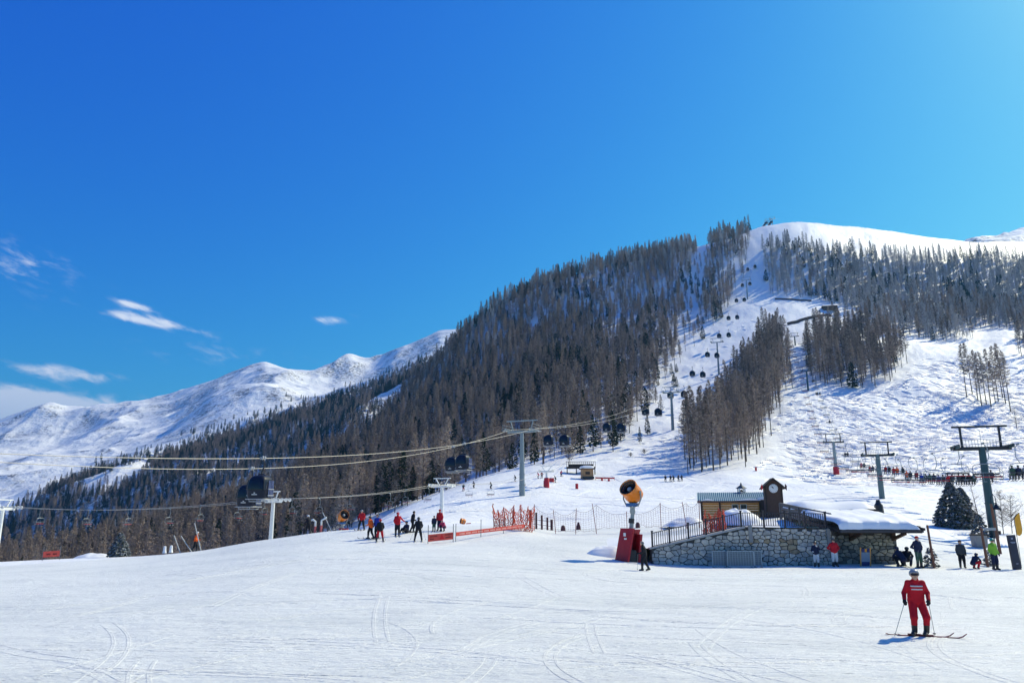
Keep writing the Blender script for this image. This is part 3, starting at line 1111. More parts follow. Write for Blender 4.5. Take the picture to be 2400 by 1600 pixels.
BASE = dict(pel=(0, 0, .95), che=(0, .0, 1.29), nek=(0, 0, 1.47), hed=(0, .025, 1.615),
            hipL=(-.095, 0, .92), knL=(-.115, .035, .50), anL=(-.125, 0, .11), toL=(-.135, .16, .05),
            hipR=(.095, 0, .92), knR=(.115, .035, .50), anR=(.125, 0, .11), toR=(.135, .16, .05),
            shL=(-.175, 0, 1.405), elL=(-.255, -.03, 1.13), wrL=(-.25, .09, .91), haL=(-.245, .13, .84),
            shR=(.185, 0, 1.405), elR=(.255, -.03, 1.13), wrR=(.25, .09, .91), haR=(.245, .13, .84))


def pose(**kw):
    d = dict(BASE); d.update(kw)
    return d


POSES = {
    'stand': pose(),
    'hero': pose(pel=(0, -.06, .90), hipL=(-.10, -.05, .87), hipR=(.10, -.05, .87), che=(0, .02, 1.24), nek=(0, .06, 1.42), shL=(-.18, .03, 1.36), shR=(.18, .03, 1.36), knL=(-.16, .13, .49), anL=(-.16, .0, .12), toL=(-.06, .17, .07), knR=(.15, .13, .49), anR=(.14, 0.02, .12), toR=(.24, .19, .07),
                 elL=(-.29, .0, 1.10), wrL=(-.24, .20, .93), haL=(-.22, .26, .87), elR=(.30, .0, 1.09), wrR=(.35, .18, .94), haR=(.37, .23, .88),
                 hed=(.012, .10, 1.565)),
    'walk': pose(knL=(-.10, .14, .52), anL=(-.10, .16, .11), toL=(-.11, .32, .05), knR=(.10, -.03, .50), anR=(.10, -.22, .14), toR=(.11, -.07, .05),
                 che=(0, .05, 1.28), nek=(0, .09, 1.45), hed=(0, .13, 1.60), shL=(-.185, .07, 1.40), shR=(.185, .07, 1.40),
                 elL=(-.25, .05, 1.12), wrL=(-.22, .28, 1.02), haL=(-.21, .35, 1.02), elR=(.25, -.05, 1.13), wrR=(.24, .14, .98), haR=(.23, .2, .96)),
    'wide': pose(pel=(0, -.05, .90), hipL=(-.095, -.03, .88), hipR=(.095, -.03, .88), knL=(-.19, .05, .48), anL=(-.26, 0, .11), toL=(-.27, .16, .05),
                 knR=(.19, .05, .48), anR=(.26, 0, .11), toR=(.27, .16, .05), che=(0, .03, 1.24), nek=(0, .06, 1.42), hed=(0, .10, 1.57),
                 shL=(-.185, .04, 1.36), shR=(.185, .04, 1.36), elL=(-.29, .02, 1.10), wrL=(-.27, .22, .98), haL=(-.26, .29, .95), elR=(.29, .02, 1.10), wrR=(.27, .22, .98), haR=(.26, .29, .95)),
    'reach': pose(elR=(.36, .12, 1.22), wrR=(.56, .22, 1.08), haR=(.64, .24, 1.05), elL=(-.28, -.06, 1.14), wrL=(-.22, .1, .98), haL=(-.18, .15, .94)),
    'akimbo': pose(elL=(-.36, -.08, 1.14), wrL=(-.18, .10, 1.02), haL=(-.12, .14, 1.02), elR=(.36, -.08, 1.14), wrR=(.18, .10, 1.02), haR=(.12, .14, 1.02)),
    'arms_up': pose(elL=(-.28, .14, 1.22), wrL=(-.16, .26, 1.40), haL=(-.10, .27, 1.46), elR=(.28, .0, 1.12), wrR=(.2, .2, 1.05), haR=(.16, .26, 1.05)),
    'crouch': pose(pel=(0, -.22, .42), hipL=(-.11, -.20, .42), hipR=(.11, -.20, .42), knL=(-.20, .18, .52), knR=(.20, .18, .52), anL=(-.17, .02, .12), anR=(.17, .02, .12),
                   che=(0, .02, .72), nek=(0, .12, .86), hed=(0, .20, .98), shL=(-.18, .08, .82), shR=(.18, .08, .82), elL=(-.27, .22, .60), wrL=(-.16, .36, .42), haL=(-.1, .42, .36),
                   elR=(.27, .22, .60), wrR=(.16, .36, .42), haR=(.1, .42, .36)),
    'sit_snow': pose(pel=(0, -.10, .16), hipL=(-.1, -.08, .15), hipR=(.1, -.08, .15), knL=(-.16, .30, .36), knR=(.16, .30, .36), anL=(-.16, .58, .11), anR=(.16, .58, .11), toL=(-.17, .68, .2), toR=(.17, .68, .2),
                     che=(0, -.12, .50), nek=(0, -.09, .68), hed=(0, -.05, .82), shL=(-.185, -.11, .62), shR=(.185, -.11, .62), elL=(-.27, .02, .40), wrL=(-.20, .22, .36), haL=(-.16, .3, .36),
                     elR=(.27, .02, .40), wrR=(.20, .22, .36), haR=(.16, .3, .36)),
    'chair': pose(pel=(0, 0, .12), hipL=(-.10, .02, .11), hipR=(.10, .02, .11), knL=(-.13, .43, .12), knR=(.13, .43, .12), anL=(-.13, .50, -.30), anR=(.13, .50, -.30), toL=(-.13, .66, -.36), toR=(.13, .66, -.36),
                  che=(0, -.03, .47), nek=(0, -.02, .65), hed=(0, .01, .79), shL=(-.185, -.03, .58), shR=(.185, -.03, .58), elL=(-.25, .08, .33), wrL=(-.17, .30, .30), haL=(-.15, .37, .30),
                  elR=(.25, .08, .33), wrR=(.17, .30, .30), haR=(.15, .37, .30)),
    'ski': pose(pel=(0, -.10, .80), hipL=(-.095, -.08, .78), hipR=(.095, -.08, .78), knL=(-.14, .16, .46), knR=(.14, .16, .46), anL=(-.15, .02, .11), anR=(.15, .02, .11), toL=(-.15, .18, .05), toR=(.15, .18, .05),
                che=(0, .05, 1.10), nek=(0, .13, 1.25), hed=(0, .20, 1.38), shL=(-.185, .10, 1.20), shR=(.185, .10, 1.20), elL=(-.32, .12, 1.0), wrL=(-.30, .34, .92), haL=(-.29, .41, .9),
                elR=(.32, .12, 1.0), wrR=(.30, .34, .92), haR=(.29, .41, .9)),
}


def prims(J, what):
    v = lambda k: np.array(J[k], float)
    side = np.array((1.0, 0, 0))
    T = [(v('pel') - side * .065, v('pel') + side * .065, .118, .118), (v('pel'), v('che'), .125, .135),
         (v('che') - side * .085, v('che') + side * .085, .118, .118), (v('shL'), v('shR'), .072, .072)]
    A = []
    for s in 'LR':
        A += [(v('sh' + s), v('el' + s), .057, .046), (v('el' + s), v('wr' + s), .044, .034)]
    Hn = [(v('wr' + s), v('ha' + s), .034, .036) for s in 'LR']
    Lg = []
    for s in 'LR':
        Lg += [(v('hip' + s), v('kn' + s), .092, .062), (v('kn' + s), v('an' + s), .060, .044)]
    Ft = [(v('an' + s) - np.array((0, .035, .03)), v('to' + s), .048, .036) for s in 'LR']
    hd = v('hed')
    Nk = [(v('nek') - np.array((0, 0, .06)), hd - np.array((0, .02, .06)), .058, .056)]
    Hd = [(hd - np.array((0, -.008, .035)), hd + np.array((0, .0, .045)), .078, .098),
          (hd + np.array((0, .088, -.005)), hd + np.array((0, .108, -.028)), .010, .016),
          (hd + np.array((0, .055, -.088)), hd + np.array((0, .068, -.083)), .036, .034),
          (hd + np.array((-.088, .0, -.02)), hd + np.array((-.092, -.005, .015)), .014, .016),
          (hd + np.array((.088, .0, -.02)), hd + np.array((.092, -.005, .015)), .014, .016)]
    if what == 'body':
        return T + A + Hn + Lg + Ft + Nk + Hd
    if what == 'jacket':
        return [(a, b, ra + (.004 if i == 3 else .024), rb + (.004 if i == 3 else .024)) for i, (a, b, ra, rb) in enumerate(T)] + [(a, b, ra + .014, rb + .016) for a, b, ra, rb in A] + [(v('nek') - np.array((0, 0, .05)), v('nek') + np.array((0, .01, .05)), .086, .082), (v('nek') + np.array((-.05, -.07, -.02)), v('nek') + np.array((.05, -.07, -.02)), .055, .055)] + [((v('pel') * f + v('che') * (1 - f)) - side * .075, (v('pel') * f + v('che') * (1 - f)) + side * .075, .140, .140) for f in (.35, .7, 1.05)]
    if what == 'trousers':
        return [(T[0][0], T[0][1], .135, .135)] + [(a, b, ra + .022, rb + .034) for a, b, ra, rb in Lg]
    if what == 'boots':
        out = []
        for s in 'LR':
            an, to = v('an' + s), v('to' + s)
            kn = v('kn' + s)
            sh = an + (kn - an) / np.linalg.norm(kn - an) * .22
            out += [(an - np.array((0, .05, .035)), to, .062, .052), (an, sh, .070, .080)]
        return out
    if what == 'gloves':
        out = []
        for s in 'LR':
            w, h_ = v('wr' + s), v('ha' + s)
            d = (h_ - w) / np.linalg.norm(h_ - w)
            sx = np.array((1.0 if s == 'L' else -1.0, 0, 0))          # towards the body: thumb side
            n = np.cross(d, sx); n /= np.linalg.norm(n)
            fr = np.cross(n, d)
            out.append((w - d * .03, h_, .044, .046))
            for i, (o, ln) in enumerate(((-.036, .052), (-.012, .066), (.012, .062), (.036, .045))):
                k1 = h_ + fr * 0 + n * o + d * .03
                k2 = k1 + d * ln * .55 + fr * .018
                k3 = k2 + d * -.005 + fr * ln * .55
                out += [(k1, k2, .017, .016), (k2, k3, .016, .014)]
            out.append((w + d * .03 + fr * .03 - n * .02, h_ + fr * .065 - n * .015, .019, .015))
        return out
    return []


def field(Pt, ps, k):
    F = None
    for a, b, ra, rb in ps:
        d = seg_sd(Pt, a, b, ra, rb)
        F = d if F is None else smin(F, d, k)
    return F


_pm = {}


def part_mesh(pn, what, vox):
    """mesh of one part of a figure in a pose (shared between figures)"""
    key = (pn, what, vox)
    if key in _pm:
        return _pm[key]
    J = POSES[pn]
    hd = np.array(J['hed'], float)
    up = np.array(J['hed'], float) - np.array(J['nek'], float)
    base = what
    if what in ('stripes', 'hem'):
        base = 'jacket'
    ps = prims(J, base) if base in ('body', 'jacket', 'trousers', 'boots', 'gloves') else None
    if ps is None:
        lo, hi = hd - .19, hd + .19
    else:
        pts = np.array([p for q in ps for p in q[:2]])
        lo, hi = pts.min(0) - .22, pts.max(0) + .22
    nx = [max(4, int((hi[i] - lo[i]) / vox) + 2) for i in range(3)]
    G = np.stack(np.meshgrid(*[lo[i] + vox * np.arange(nx[i]) for i in range(3)], indexing='ij'), axis=-1)
    k = {'body': .035, 'jacket': .03, 'trousers': .04, 'boots': .03, 'gloves': .010}.get(base, .02)
    if ps is not None:
        F = field(G, ps, k)
    if what == 'jacket':
        hem = J['pel'][2] - .14
        if pn in ('stand', 'hero', 'walk', 'wide', 'reach', 'akimbo', 'arms_up', 'ski'):
            F = np.maximum(F, hem - G[..., 2])
    elif what == 'stripes':
        z0 = J['che'][2]
        s1 = np.maximum(np.abs(G[..., 2] - (z0 + .045)) - .021, np.abs(G[..., 0]) - .155)
        s2 = np.maximum(np.abs(G[..., 2] - (z0 - .035)) - .019, np.abs(G[..., 0]) - .15)
        F = np.maximum(np.maximum(F - .008, np.minimum(s1, s2)), -G[..., 1])
    elif what == 'trousers' and pn in ('stand', 'hero', 'walk', 'wide', 'reach', 'akimbo', 'arms_up'):
        F = np.maximum(F, G[..., 2] - (J['pel'][2] + .03))
        F = np.maximum(F, .27 - G[..., 2])
    elif what == 'helmet':
        q = (G - hd - np.array((0, -.012, .035))) / np.array((1.0, 1.1, 1.0))
        F = np.linalg.norm(q, axis=-1) - .128
        F = np.maximum(F, (hd[2] + .015) - G[..., 2] + (G[..., 1] - hd[1]) * .55)
    elif what == 'hat':
        q = (G - hd - np.array((0, -.008, .03))) / np.array((1.0, 1.06, 1.05))
        F = np.linalg.norm(q, axis=-1) - .116
        F = np.maximum(F, (hd[2] + .01) - G[..., 2] + (G[..., 1] - hd[1]) * .35)
    elif what == 'hair':
        q = (G - hd - np.array((0, -.018, .012))) / np.array((1.0, 1.05, 1.0))
        F = np.linalg.norm(q, axis=-1) - .112
        F = np.maximum(F, (hd[2] - .035) - G[..., 2] + (G[..., 1] - hd[1]) * 1.1)
    elif what == 'goggles':
        F = None
        pa = [hd + np.array((math.sin(a) * .092, math.cos(a) * .098, .022)) for a in np.linspace(-1.0, 1.0, 6)]
        for a, b in zip(pa[:-1], pa[1:]):
            d = seg_sd(G, a, b, .034, .034)
            F = d if F is None else np.minimum(F, d)
    elif what == 'backpack':
        F = None
    V, Q = surface_nets(F, lo, vox)
    me = array_mesh(what, V, Q, [], smooth=True)
    me.materials.append(None)
    _pm[key] = me
    return me


def fabric(name, c, rough=0.8):
    return mat('cloth_' + name, c, rough, noise=0.12, nscale=14, bump=0.6, bscale=13, spec=0.25)


CLOTH = dict(red=(.50, .012, .022), dred=(.30, .010, .016), black=(.012, .013, .018), navy=(.016, .022, .055), white=(.62, .62, .60), grey=(.16, .17, .18), orange=(.75, .11, .012), blue=(.02, .05, .32),
             lime=(.22, .46, .04), maroon=(.13, .012, .05), green=(.04, .09, .06), skin=(.50, .29, .20), brown=(.12, .07, .04), silver=(.26, .27, .29), ggl=(.10, .012, .012), teal=(.02, .28, .22), yellow=(.8, .45, .03), dgrey=(.05, .055, .06), pink=(.55, .05, .12))
SKIN = mat('skin', CLOTH['skin'], 0.55, noise=0.1)
PLASTIC = mat('boot_plastic', (.02, .02, .022), 0.35)
POLE_MAT = mat('pole_metal', (.30, .31, .32), 0.35, metal=0.7)


def slot(o, m):
    o.material_slots[0].link = 'OBJECT'
    o.material_slots[0].material = m


def ski_mesh():
    mb = MB()
    n = 16
    L = 1.65
    prof = []
    for i in range(n + 1):
        t = i / n
        y = -0.72 + L * t
        z = 0.012 + (0.11 * ((t - .86) / .14) ** 2 if t > .86 else (0.03 * ((.06 - t) / .06) ** 2 if t < .06 else 0))
        w = .048 - .012 * math.sin(math.pi * min(1, t / .9)) + (.0 if t < .95 else -.028 * (t - .95) / .05)
        prof.append((y, z, w))
    vs, fs = [], []
    for y, z, w in prof:
        vs += [(-w, y, z), (w, y, z), (w, y, z + .014), (-w, y, z + .014)]
    for i in range(n):
        a = i * 4; b = a + 4
        for k in range(4):
            fs.append((a + k, a + (k + 1) % 4, b + (k + 1) % 4, b + k))
    fs += [(0, 1, 2, 3), (n * 4 + 3, n * 4 + 2, n * 4 + 1, n * 4)]
    mb.add(vs, fs)
    mb.box((0, -.02, .045), (.07, .32, .045))
    me = mb.mesh('ski', [None])
    return me


SKI_ME = ski_mesh()


def pole_object(a, b, label, group=None):
    """ski pole from the grip a to the tip b (world points): a thing of its own, held in the hand"""
    a, b = Vector(a), Vector(b)
    t = thing('ski_pole', label, 'ski pole', tuple(b), 0, group)
    mb = MB(); mb.tube([a - b, (0, 0, 0)], [.0095, .007], 6); mb.build('shaft', POLE_MAT, t)
    d = (a - b).normalized()
    mb = MB(); mb.tube([a - b + d * .04, a - b - d * .10], .017, 8); mb.build('grip', fabric('black', CLOTH['black']), t)
    mb = MB(); mb.lathe([(.008, .055), (.042, .06), (.045, .066), (.008, .075)], 10, axis=d); mb.build('basket', PLASTIC, t)
    return t


def person(label, pn, loc, rz, col_, scale=1.0, vox=.035, hat='helmet', skis=None, ski_col='black', goggles=True, group=None, extra=(), name='person', lift=0.0):
    """col_: jacket, trousers, hat, gloves (colour names); skis: None or turn of the skis relative to the body"""
    p = new_obj(name, part_mesh(pn, 'body', vox))
    slot(p, SKIN)
    p.location = Vector(loc) + Vector((0, 0, lift)); p.rotation_euler = (0, 0, rz); p.scale = (scale,) * 3
    tag(p, label, 'person', group)
    jc, tc, hc, gc = col_

    def sub(what, m, nm=None):
        o = new_obj(nm or what, part_mesh(pn, what, vox if what not in ('gloves', 'goggles') or vox > .03 else .011), p)
        slot(o, m)
        return o
    sub('jacket', fabric(jc, CLOTH[jc]))
    sub('trousers', fabric(tc, CLOTH[tc]))
    sub('boots', PLASTIC)
    sub('gloves', fabric(gc, CLOTH[gc]))
    if hat == 'helmet':
        sub('helmet', mat('helmet_' + hc, CLOTH[hc], 0.3))
    elif hat == 'hat':
        sub('hat', fabric(hc, CLOTH[hc]))
    elif hat == 'hair':
        sub('hair', fabric(hc, CLOTH[hc]))
    if goggles:
        sub('goggles', mat('goggle_lens', (.03, .012, .010), 0.12))
    for w, c in extra:
        sub(w, fabric(c, CLOTH[c]), 'chest_stripes' if w == 'stripes' else w)
    if skis is not None:
        J = POSES[pn]
        for s in 'LR':
            o = new_obj('ski', SKI_ME, p)
            slot(o, mat('ski_' + ski_col, CLOTH[ski_col], 0.3))
            an = J['an' + s]
            z0 = an[2] - .125 if pn == 'chair' else -.012
            o.location = (an[0], an[1] + .04, z0)
            o.rotation_euler = (R(-12) if pn == 'chair' else 0, 0, skis)
    return p


def hand_point(p, pn, s):
    bpy.context.view_layer.update()
    w = Vector(POSES[pn]['wr' + s]); h = Vector(POSES[pn]['ha' + s])
    return p.matrix_world @ (h + (h - w).normalized() * .02)


def give_poles(p, pn, offs, who):
    for s in 'LR':
        if s not in offs:
            continue
        a = hand_point(p, pn, s)
        dx, dy = offs[s]
        b = Vector((a.x + dx, a.y + dy, 0)); b.z = ground(b.x, b.y) + .02
        pole_object(a + (a - b).normalized() * .05, b, who % ('left' if s == 'L' else 'right'), 'ski poles')

# ------------------------------------------------------------------ lifts
ORD = ['first', 'second', 'third', 'fourth', 'fifth', 'sixth', 'seventh', 'eighth', 'ninth', 'tenth', 'eleventh', 'twelfth', 'thirteenth', 'fourteenth', 'fifteenth',
       'sixteenth', 'seventeenth', 'eighteenth', 'nineteenth', 'twentieth'] + ['twenty-' + w for w in ('first', 'second', 'third', 'fourth', 'fifth', 'sixth', 'seventh', 'eighth', 'ninth')] + \
      ['thirtieth'] + ['thirty-' + w for w in ('first', 'second', 'third', 'fourth', 'fifth', 'sixth', 'seventh', 'eighth', 'ninth')] + \
      ['fortieth'] + ['forty-' + w for w in ('first', 'second', 'third', 'fourth', 'fifth', 'sixth', 'seventh', 'eighth', 'ninth')]
M_STEEL = mat('galvanised_steel', (.26, .30, .31), 0.45, metal=0.35, noise=.15, nscale=3)
M_DSTEEL = mat('dark_teal_steel', (.018, .060, .070), 0.45, noise=.2, nscale=2)
M_BLACK = mat('black_steel', (.012, .014, .018), 0.45, noise=.2)
M_WHITE = mat('white_paint', (.74, .74, .70), 0.5, noise=.06, nscale=2)
M_ROPE = mat('steel_rope', (.33, .315, .285), 0.5, metal=0.2, noise=.1)
M_NAVY = mat('cabin_paint', (.008, .012, .026), 0.5, noise=.1, spec=.25)
M_GLASS = mat('tinted_glass', (.008, .012, .024), 0.25, spec=0.35)
M_GREY = mat('grey_trim', (.30, .32, .34), 0.45)
M_RED = mat('red_paint', (.50, .018, .022), 0.45, noise=.1)
M_RUBBER = mat('rubber', (.02, .02, .02), 0.8)
M_SKIS = mat('rack_skis', (.10, .14, .30), 0.4, noise=.6, nscale=9)


class Line:
    """rope line through pylon heads (points) with sag between them"""

    def __init__(self, heads, sag=0.02):
        self.h = [Vector(p) for p in heads]
        self.sag = sag
        self.s = [0.0]
        for a, b in zip(self.h[:-1], self.h[1:]):
            self.s.append(self.s[-1] + (Vector((b.x, b.y, 0)) - Vector((a.x, a.y, 0))).length)

    def at(self, s, off=0.0):
        i = 0
        while i < len(self.h) - 2 and s > self.s[i + 1]:
            i += 1
        L = self.s[i + 1] - self.s[i]
        t = (s - self.s[i]) / L
        p = self.h[i].lerp(self.h[i + 1], t)
        sg = self.sag[i] if isinstance(self.sag, (list, tuple)) else self.sag
        p = p - Vector((0, 0, 4 * sg * L * t * (1 - t)))
        d = (self.h[i + 1] - self.h[i]); d.z = 0; d.normalize()
        n = Vector((d.y, -d.x, 0))
        return p + n * off, d

    def s_at_y(self, y, off=0.0):
        lo, hi = 0.0, self.s[-1]
        for _ in range(40):
            m = (lo + hi) / 2
            if self.at(m, off)[0].y < y:
                lo = m
            else:
                hi = m
        return lo

    def s_at_u(self, u, off, lo, hi):
        best = None
        for k in range(400):
            s = lo + (hi - lo) * k / 399
            p, _ = self.at(s, off)
            if p.y < 5:
                continue
            q = project(p.x, p.y, p.z)[0]
            if best is None or abs(q - u) < best[0]:
                best = (abs(q - u), s)
        return best[1]

    def rope(self, name, label, off, r, s0=None, s1=None):
        s0 = 0.0 if s0 is None else s0
        s1 = self.s[-1] if s1 is None else s1
        n = int((s1 - s0) / 4) + 8
        pts = [self.at(s0 + (s1 - s0) * i / n, off)[0] for i in range(n + 1)]
        mb = MB(); mb.tube([p - pts[0] for p in pts], r, 6)
        o = mb.build(name, M_ROPE, None, pts[0], smooth=True)
        tag(o, label, 'cable')
        return o


# ---- gondola
gond_x = lambda y: 2.0 + 0.451 * (y - 150.0)
g_z = {0: None}


def zt(u, v, y):
    return P(u, v, y).z


gy = [-12.0, 150.0, 281.0, 394.0, 549.0, 687.0, 801.0, 870.0, 980.0]
GL = {}
for sg, v6, v0, y6, y0 in ((-1, 1096, 1083, 86.5, 60.5), (1, 1076, 1063, 79.0, 54.5)):
    cf = np.polyfit([150.0, y6, y0], [zt(1222, 1006, 150), zt(600, v6, y6), zt(0, v0, y0)], 2)
    gz = [float(np.polyval(cf, -12.0)), zt(1222, 1006, 150), zt(1573, 917, 281), zt(1680, 800, 394), zt(1749, 655, 549), zt(1780, 547, 687), zt(1800, 516, 801), zt(1815, 512, 870), zt(1832, 513, 980)]
    sag0 = ((gz[0] + gz[1]) / 2 - float(np.polyval(cf, 69.0))) / math.hypot(162 * 0.451, 162)
    GL[sg] = Line([(gond_x(y), y, z) for y, z in zip(gy, gz)], [sag0, .022, .016, .016, .010, .004, .004, .004])
GOND = GL[-1]
GL[-1].rope('gondola_cable', 'left of the two gondola cables, the lower one in the photo', -2.7, .034)
GL[1].rope('gondola_cable', 'right of the two gondola cables, the upper one in the photo', 2.7, .034)


def sheaves(mb, c, d, n, span, r=.24):
    """row of rope wheels along d"""
    side = Vector((d.y, -d.x, 0))
    for i in range(n):
        q = c + d * (span * (i / (n - 1) - .5))
        mb.lathe([(r, -.05), (r, .05)], 10, axis=side, origin=q)
    mb.beam(c - d * span * .52 + Vector((0, 0, .05)), c + d * span * .52 + Vector((0, 0, .05)), .10, .16)


def gondola_pylon(i, label, far=False):
    s = GOND.s[i]
    head, d = GOND.at(s + .001)
    base = Vector((head.x, head.y, ground(head.x, head.y)))
    H = head.z - base.z
    side = Vector((d.y, -d.x, 0))
    t = thing('gondola_pylon', label, 'lift pylon', base, 0, 'gondola pylons')
    rb = .62 if not far else .55
    mb = MB(); k = 6
    for j in range(k):
        z0 = -1.5 + (H - .2) * j / k if j else -1.5
        z1 = (H - .5) * (j + 1) / k
        ra = rb * (1 - .40 * j / k); rc = rb * (1 - .40 * (j + .95) / k)
        mb.tube([(0, 0, max(z0, -1.5)), (0, 0, z1 - .06)], [ra, rc], 14)
        mb.tube([(0, 0, z1 - .12), (0, 0, z1 + .04)], rc * 1.13, 14)
    mb.build('mast', M_STEEL, t, smooth=True)
    hz = Vector((0, 0, H))
    mb = MB(); mb.beam(hz - side * 3.1 + Vector((0, 0, -.45)), hz + side * 3.1 + Vector((0, 0, -.45)), .45, .40); mb.build('crossarm', M_STEEL, t)
    for sg in (-1, 1):
        mb = MB(); sheaves(mb, hz + side * (2.7 * sg) + Vector((0, 0, -.18)), d, 8, 4.6); mb.build('sheave_train', M_STEEL, t)
        mb = MB()
        for e in (-2.3, 2.3):
            mb.beam(hz + side * (3.25 * sg) + d * e + Vector((0, 0, -.3)), hz + side * (3.25 * sg) + d * e + Vector((0, 0, .8)), .06)
        for zz in (.25, .8):
            mb.beam(hz + side * (3.25 * sg) - d * 2.3 + Vector((0, 0, zz)), hz + side * (3.25 * sg) + d * 2.3 + Vector((0, 0, zz)), .05)
        mb.beam(hz + side * (3.2 * sg) - d * 2.3 + Vector((0, 0, -.32)), hz + side * (3.2 * sg) + d * 2.3 + Vector((0, 0, -.32)), .5, .05)
        mb.build('catwalk', M_STEEL, t)
    mb = MB()
    top = hz + Vector((0, 0, 1.75))
    mb.beam(top - side * 3.4, top + side * 3.4, .18, .22)
    for e in (-2.5, 2.5):
        mb.beam(hz + side * e * .75 + Vector((0, 0, -.3)), top + side * e, .14)
    mb.build('lifting_frame', M_STEEL, t)
    mb = MB()
    for x in (-.18, .18):
        mb.beam(-d * (rb + .12) + side * x, -d * (rb * .62 + .12) + side * x + Vector((0, 0, H - .6)), .04)
    for q in range(int(H / .45)):
        f = q * .45
        o = -d * (rb * (1 - .38 * f / H) + .12) + Vector((0, 0, f))
        mb.beam(o - side * .18, o + side * .18, .03)
    mb.build('ladder', M_STEEL, t)
    return t


gondola_pylon(1, 'tall grey gondola pylon behind the orange netting')
gondola_pylon(2, 'grey gondola pylon at the left edge of the larch strip')
gondola_pylon(3, 'gondola pylon halfway up the clearing', True)
gondola_pylon(4, 'gondola pylon high up the clearing', True)
gondola_pylon(5, 'gondola pylon just below the bare summit', True)
gondola_pylon(6, 'gondola pylon standing out against the sky on the summit', True)
gondola_pylon(7, 'hindmost gondola pylon on the summit ridge', True)


def rsq(hw, hd, z, n=28, p=4.5):
    out = []
    for k in range(n):
        a = 2 * math.pi * k / n
        c, s = math.cos(a), math.sin(a)
        out.append((hw * math.copysign(abs(c) ** (2 / p), c), hd * math.copysign(abs(s) ** (2 / p), s), z))
    return out


def loft(mb, rings, mi=0, cap0=True, cap1=True):
    n = len(rings[0])
    vs = [p for r_ in rings for p in r_]
    fs = []
    for i in range(len(rings) - 1):
        for k in range(n):
            fs.append((i * n + k, i * n + (k + 1) % n, (i + 1) * n + (k + 1) % n, (i + 1) * n + k))
    if cap0:
        fs.append(tuple(range(n - 1, -1, -1)))
    if cap1:
        fs.append(tuple((len(rings) - 1) * n + k for k in range(n)))
    mb.add(vs, fs, mi)


CAB = [(.80, .80, 0), (1.00, 1.02, .10), (1.08, 1.12, .45), (1.13, 1.18, .95), (1.13, 1.18, 1.15), (1.04, 1.10, 1.75), (.92, .98, 2.15), (.72, .78, 2.40), (.40, .45, 2.52)]


def cab_at(z):
    for a, b in zip(CAB[:-1], CAB[1:]):
        if a[2] <= z <= b[2]:
            t = (z - a[2]) / (b[2] - a[2])
            return a[0] + (b[0] - a[0]) * t, a[1] + (b[1] - a[1]) * t
    return CAB[-1][:2]


def cabin_shapes():
    out = {}
    mb = MB(); loft(mb, [rsq(w, d, z) for w, d, z in CAB[:4]]); out['body'] = (mb, M_NAVY)
    mb = MB()
    for zs in ((.97, 1.16, 1.45, 1.75, 2.02),):
        loft(mb, [rsq(cab_at(z)[0] * .992, cab_at(z)[1] * .992, z) for z in zs])
    out['window_band'] = (mb, M_GLASS)
    mb = MB(); loft(mb, [rsq(*cab_at(2.03), 2.03)] + [rsq(w, d, z) for w, d, z in CAB[6:]]); out['roof'] = (mb, M_NAVY)
    mb = MB()                                         # corner and door pillars
    for sx in (-1, 1):
        for sy in (-1, 1):
            pts = []
            for z in (.98, 1.3, 1.7, 2.03):
                w, d = cab_at(z)
                pts.append((sx * w * .90, sy * d * .90, z))
            mb.tube(pts, .055, 6)
        pts = [(sx * (cab_at(z)[0] + .01), 0, z) for z in (.3, .98, 1.5, 2.03)]
        mb.tube(pts, .03, 6)
    mb.box((0, -1.19, 1.0), (1.9, .02, .05))
    out['pillars'] = (mb, M_BLACK)
    mb = MB()
    mb.box((0, -1.135, .70), (.16, .03, .15)); mb.box((0, -1.15, .50), (.62, .03, .07))
    out['emblem'] = (mb, M_WHITE)
    mb = MB()
    mb.tube([(-.95, -1.08, .04), (.95, -1.08, .04), (1.12, -.9, .04), (1.12, .9, .04), (.95, 1.08, .04), (-.95, 1.08, .04), (-1.12, .9, .04), (-1.12, -.9, .04), (-.95, -1.08, .04)], .05, 6)
    mb.tube([(-.7, -.9, -.2), (.7, -.9, -.2), (.7, .9, -.2), (-.7, .9, -.2), (-.7, -.9, -.2)], .045, 6)
    for sx in (-.7, .7):
        mb.tube([(sx, -.9, -.2), (sx, -.9, .02)], .03, 6)
        mb.tube([(sx, .9, -.2), (sx, .9, .02)], .03, 6)
    out['bumper'] = (mb, M_GREY)
    mb = MB()
    for sx in (-1, 1):
        mb.box((sx * 1.22, 0, .42), (.12, 1.1, .10)); mb.box((sx * 1.22, 0, 1.05), (.12, 1.1, .08))
    out['ski_rack'] = (mb, M_GREY)
    mb = MB()
    for sx in (-1, 1):
        for q in (-.4, -.13, .14, .4):
            mb.beam((sx * 1.22, q, .25), (sx * 1.20, q + .02, 1.95), .05, .09)
    out['racked_skis'] = (mb, M_SKIS)
    mb = MB()
    mb.tube([(-.5, 0, 2.45), (-.25, 0, 2.62), (.25, 0, 2.62), (.5, 0, 2.45)], .06, 6)
    mb.tube([(0, 0, 2.55), (0, 0, 2.9), (.22, 0, 3.35), (.22, 0, 3.95), (.05, 0, 4.25)], .075, 8)
    out['hanger'] = (mb, M_BLACK)
    mb = MB(); mb.box((0, 0, 4.30), (.22, .75, .26)); mb.lathe([(.14, -.06), (.14, .06)], 10, axis=(1, 0, 0), origin=(.14, -.2, 4.42)); mb.lathe([(.14, -.06), (.14, .06)], 10, axis=(1, 0, 0), origin=(.14, .2, 4.42))
    out['grip'] = (mb, M_GREY)
    return out


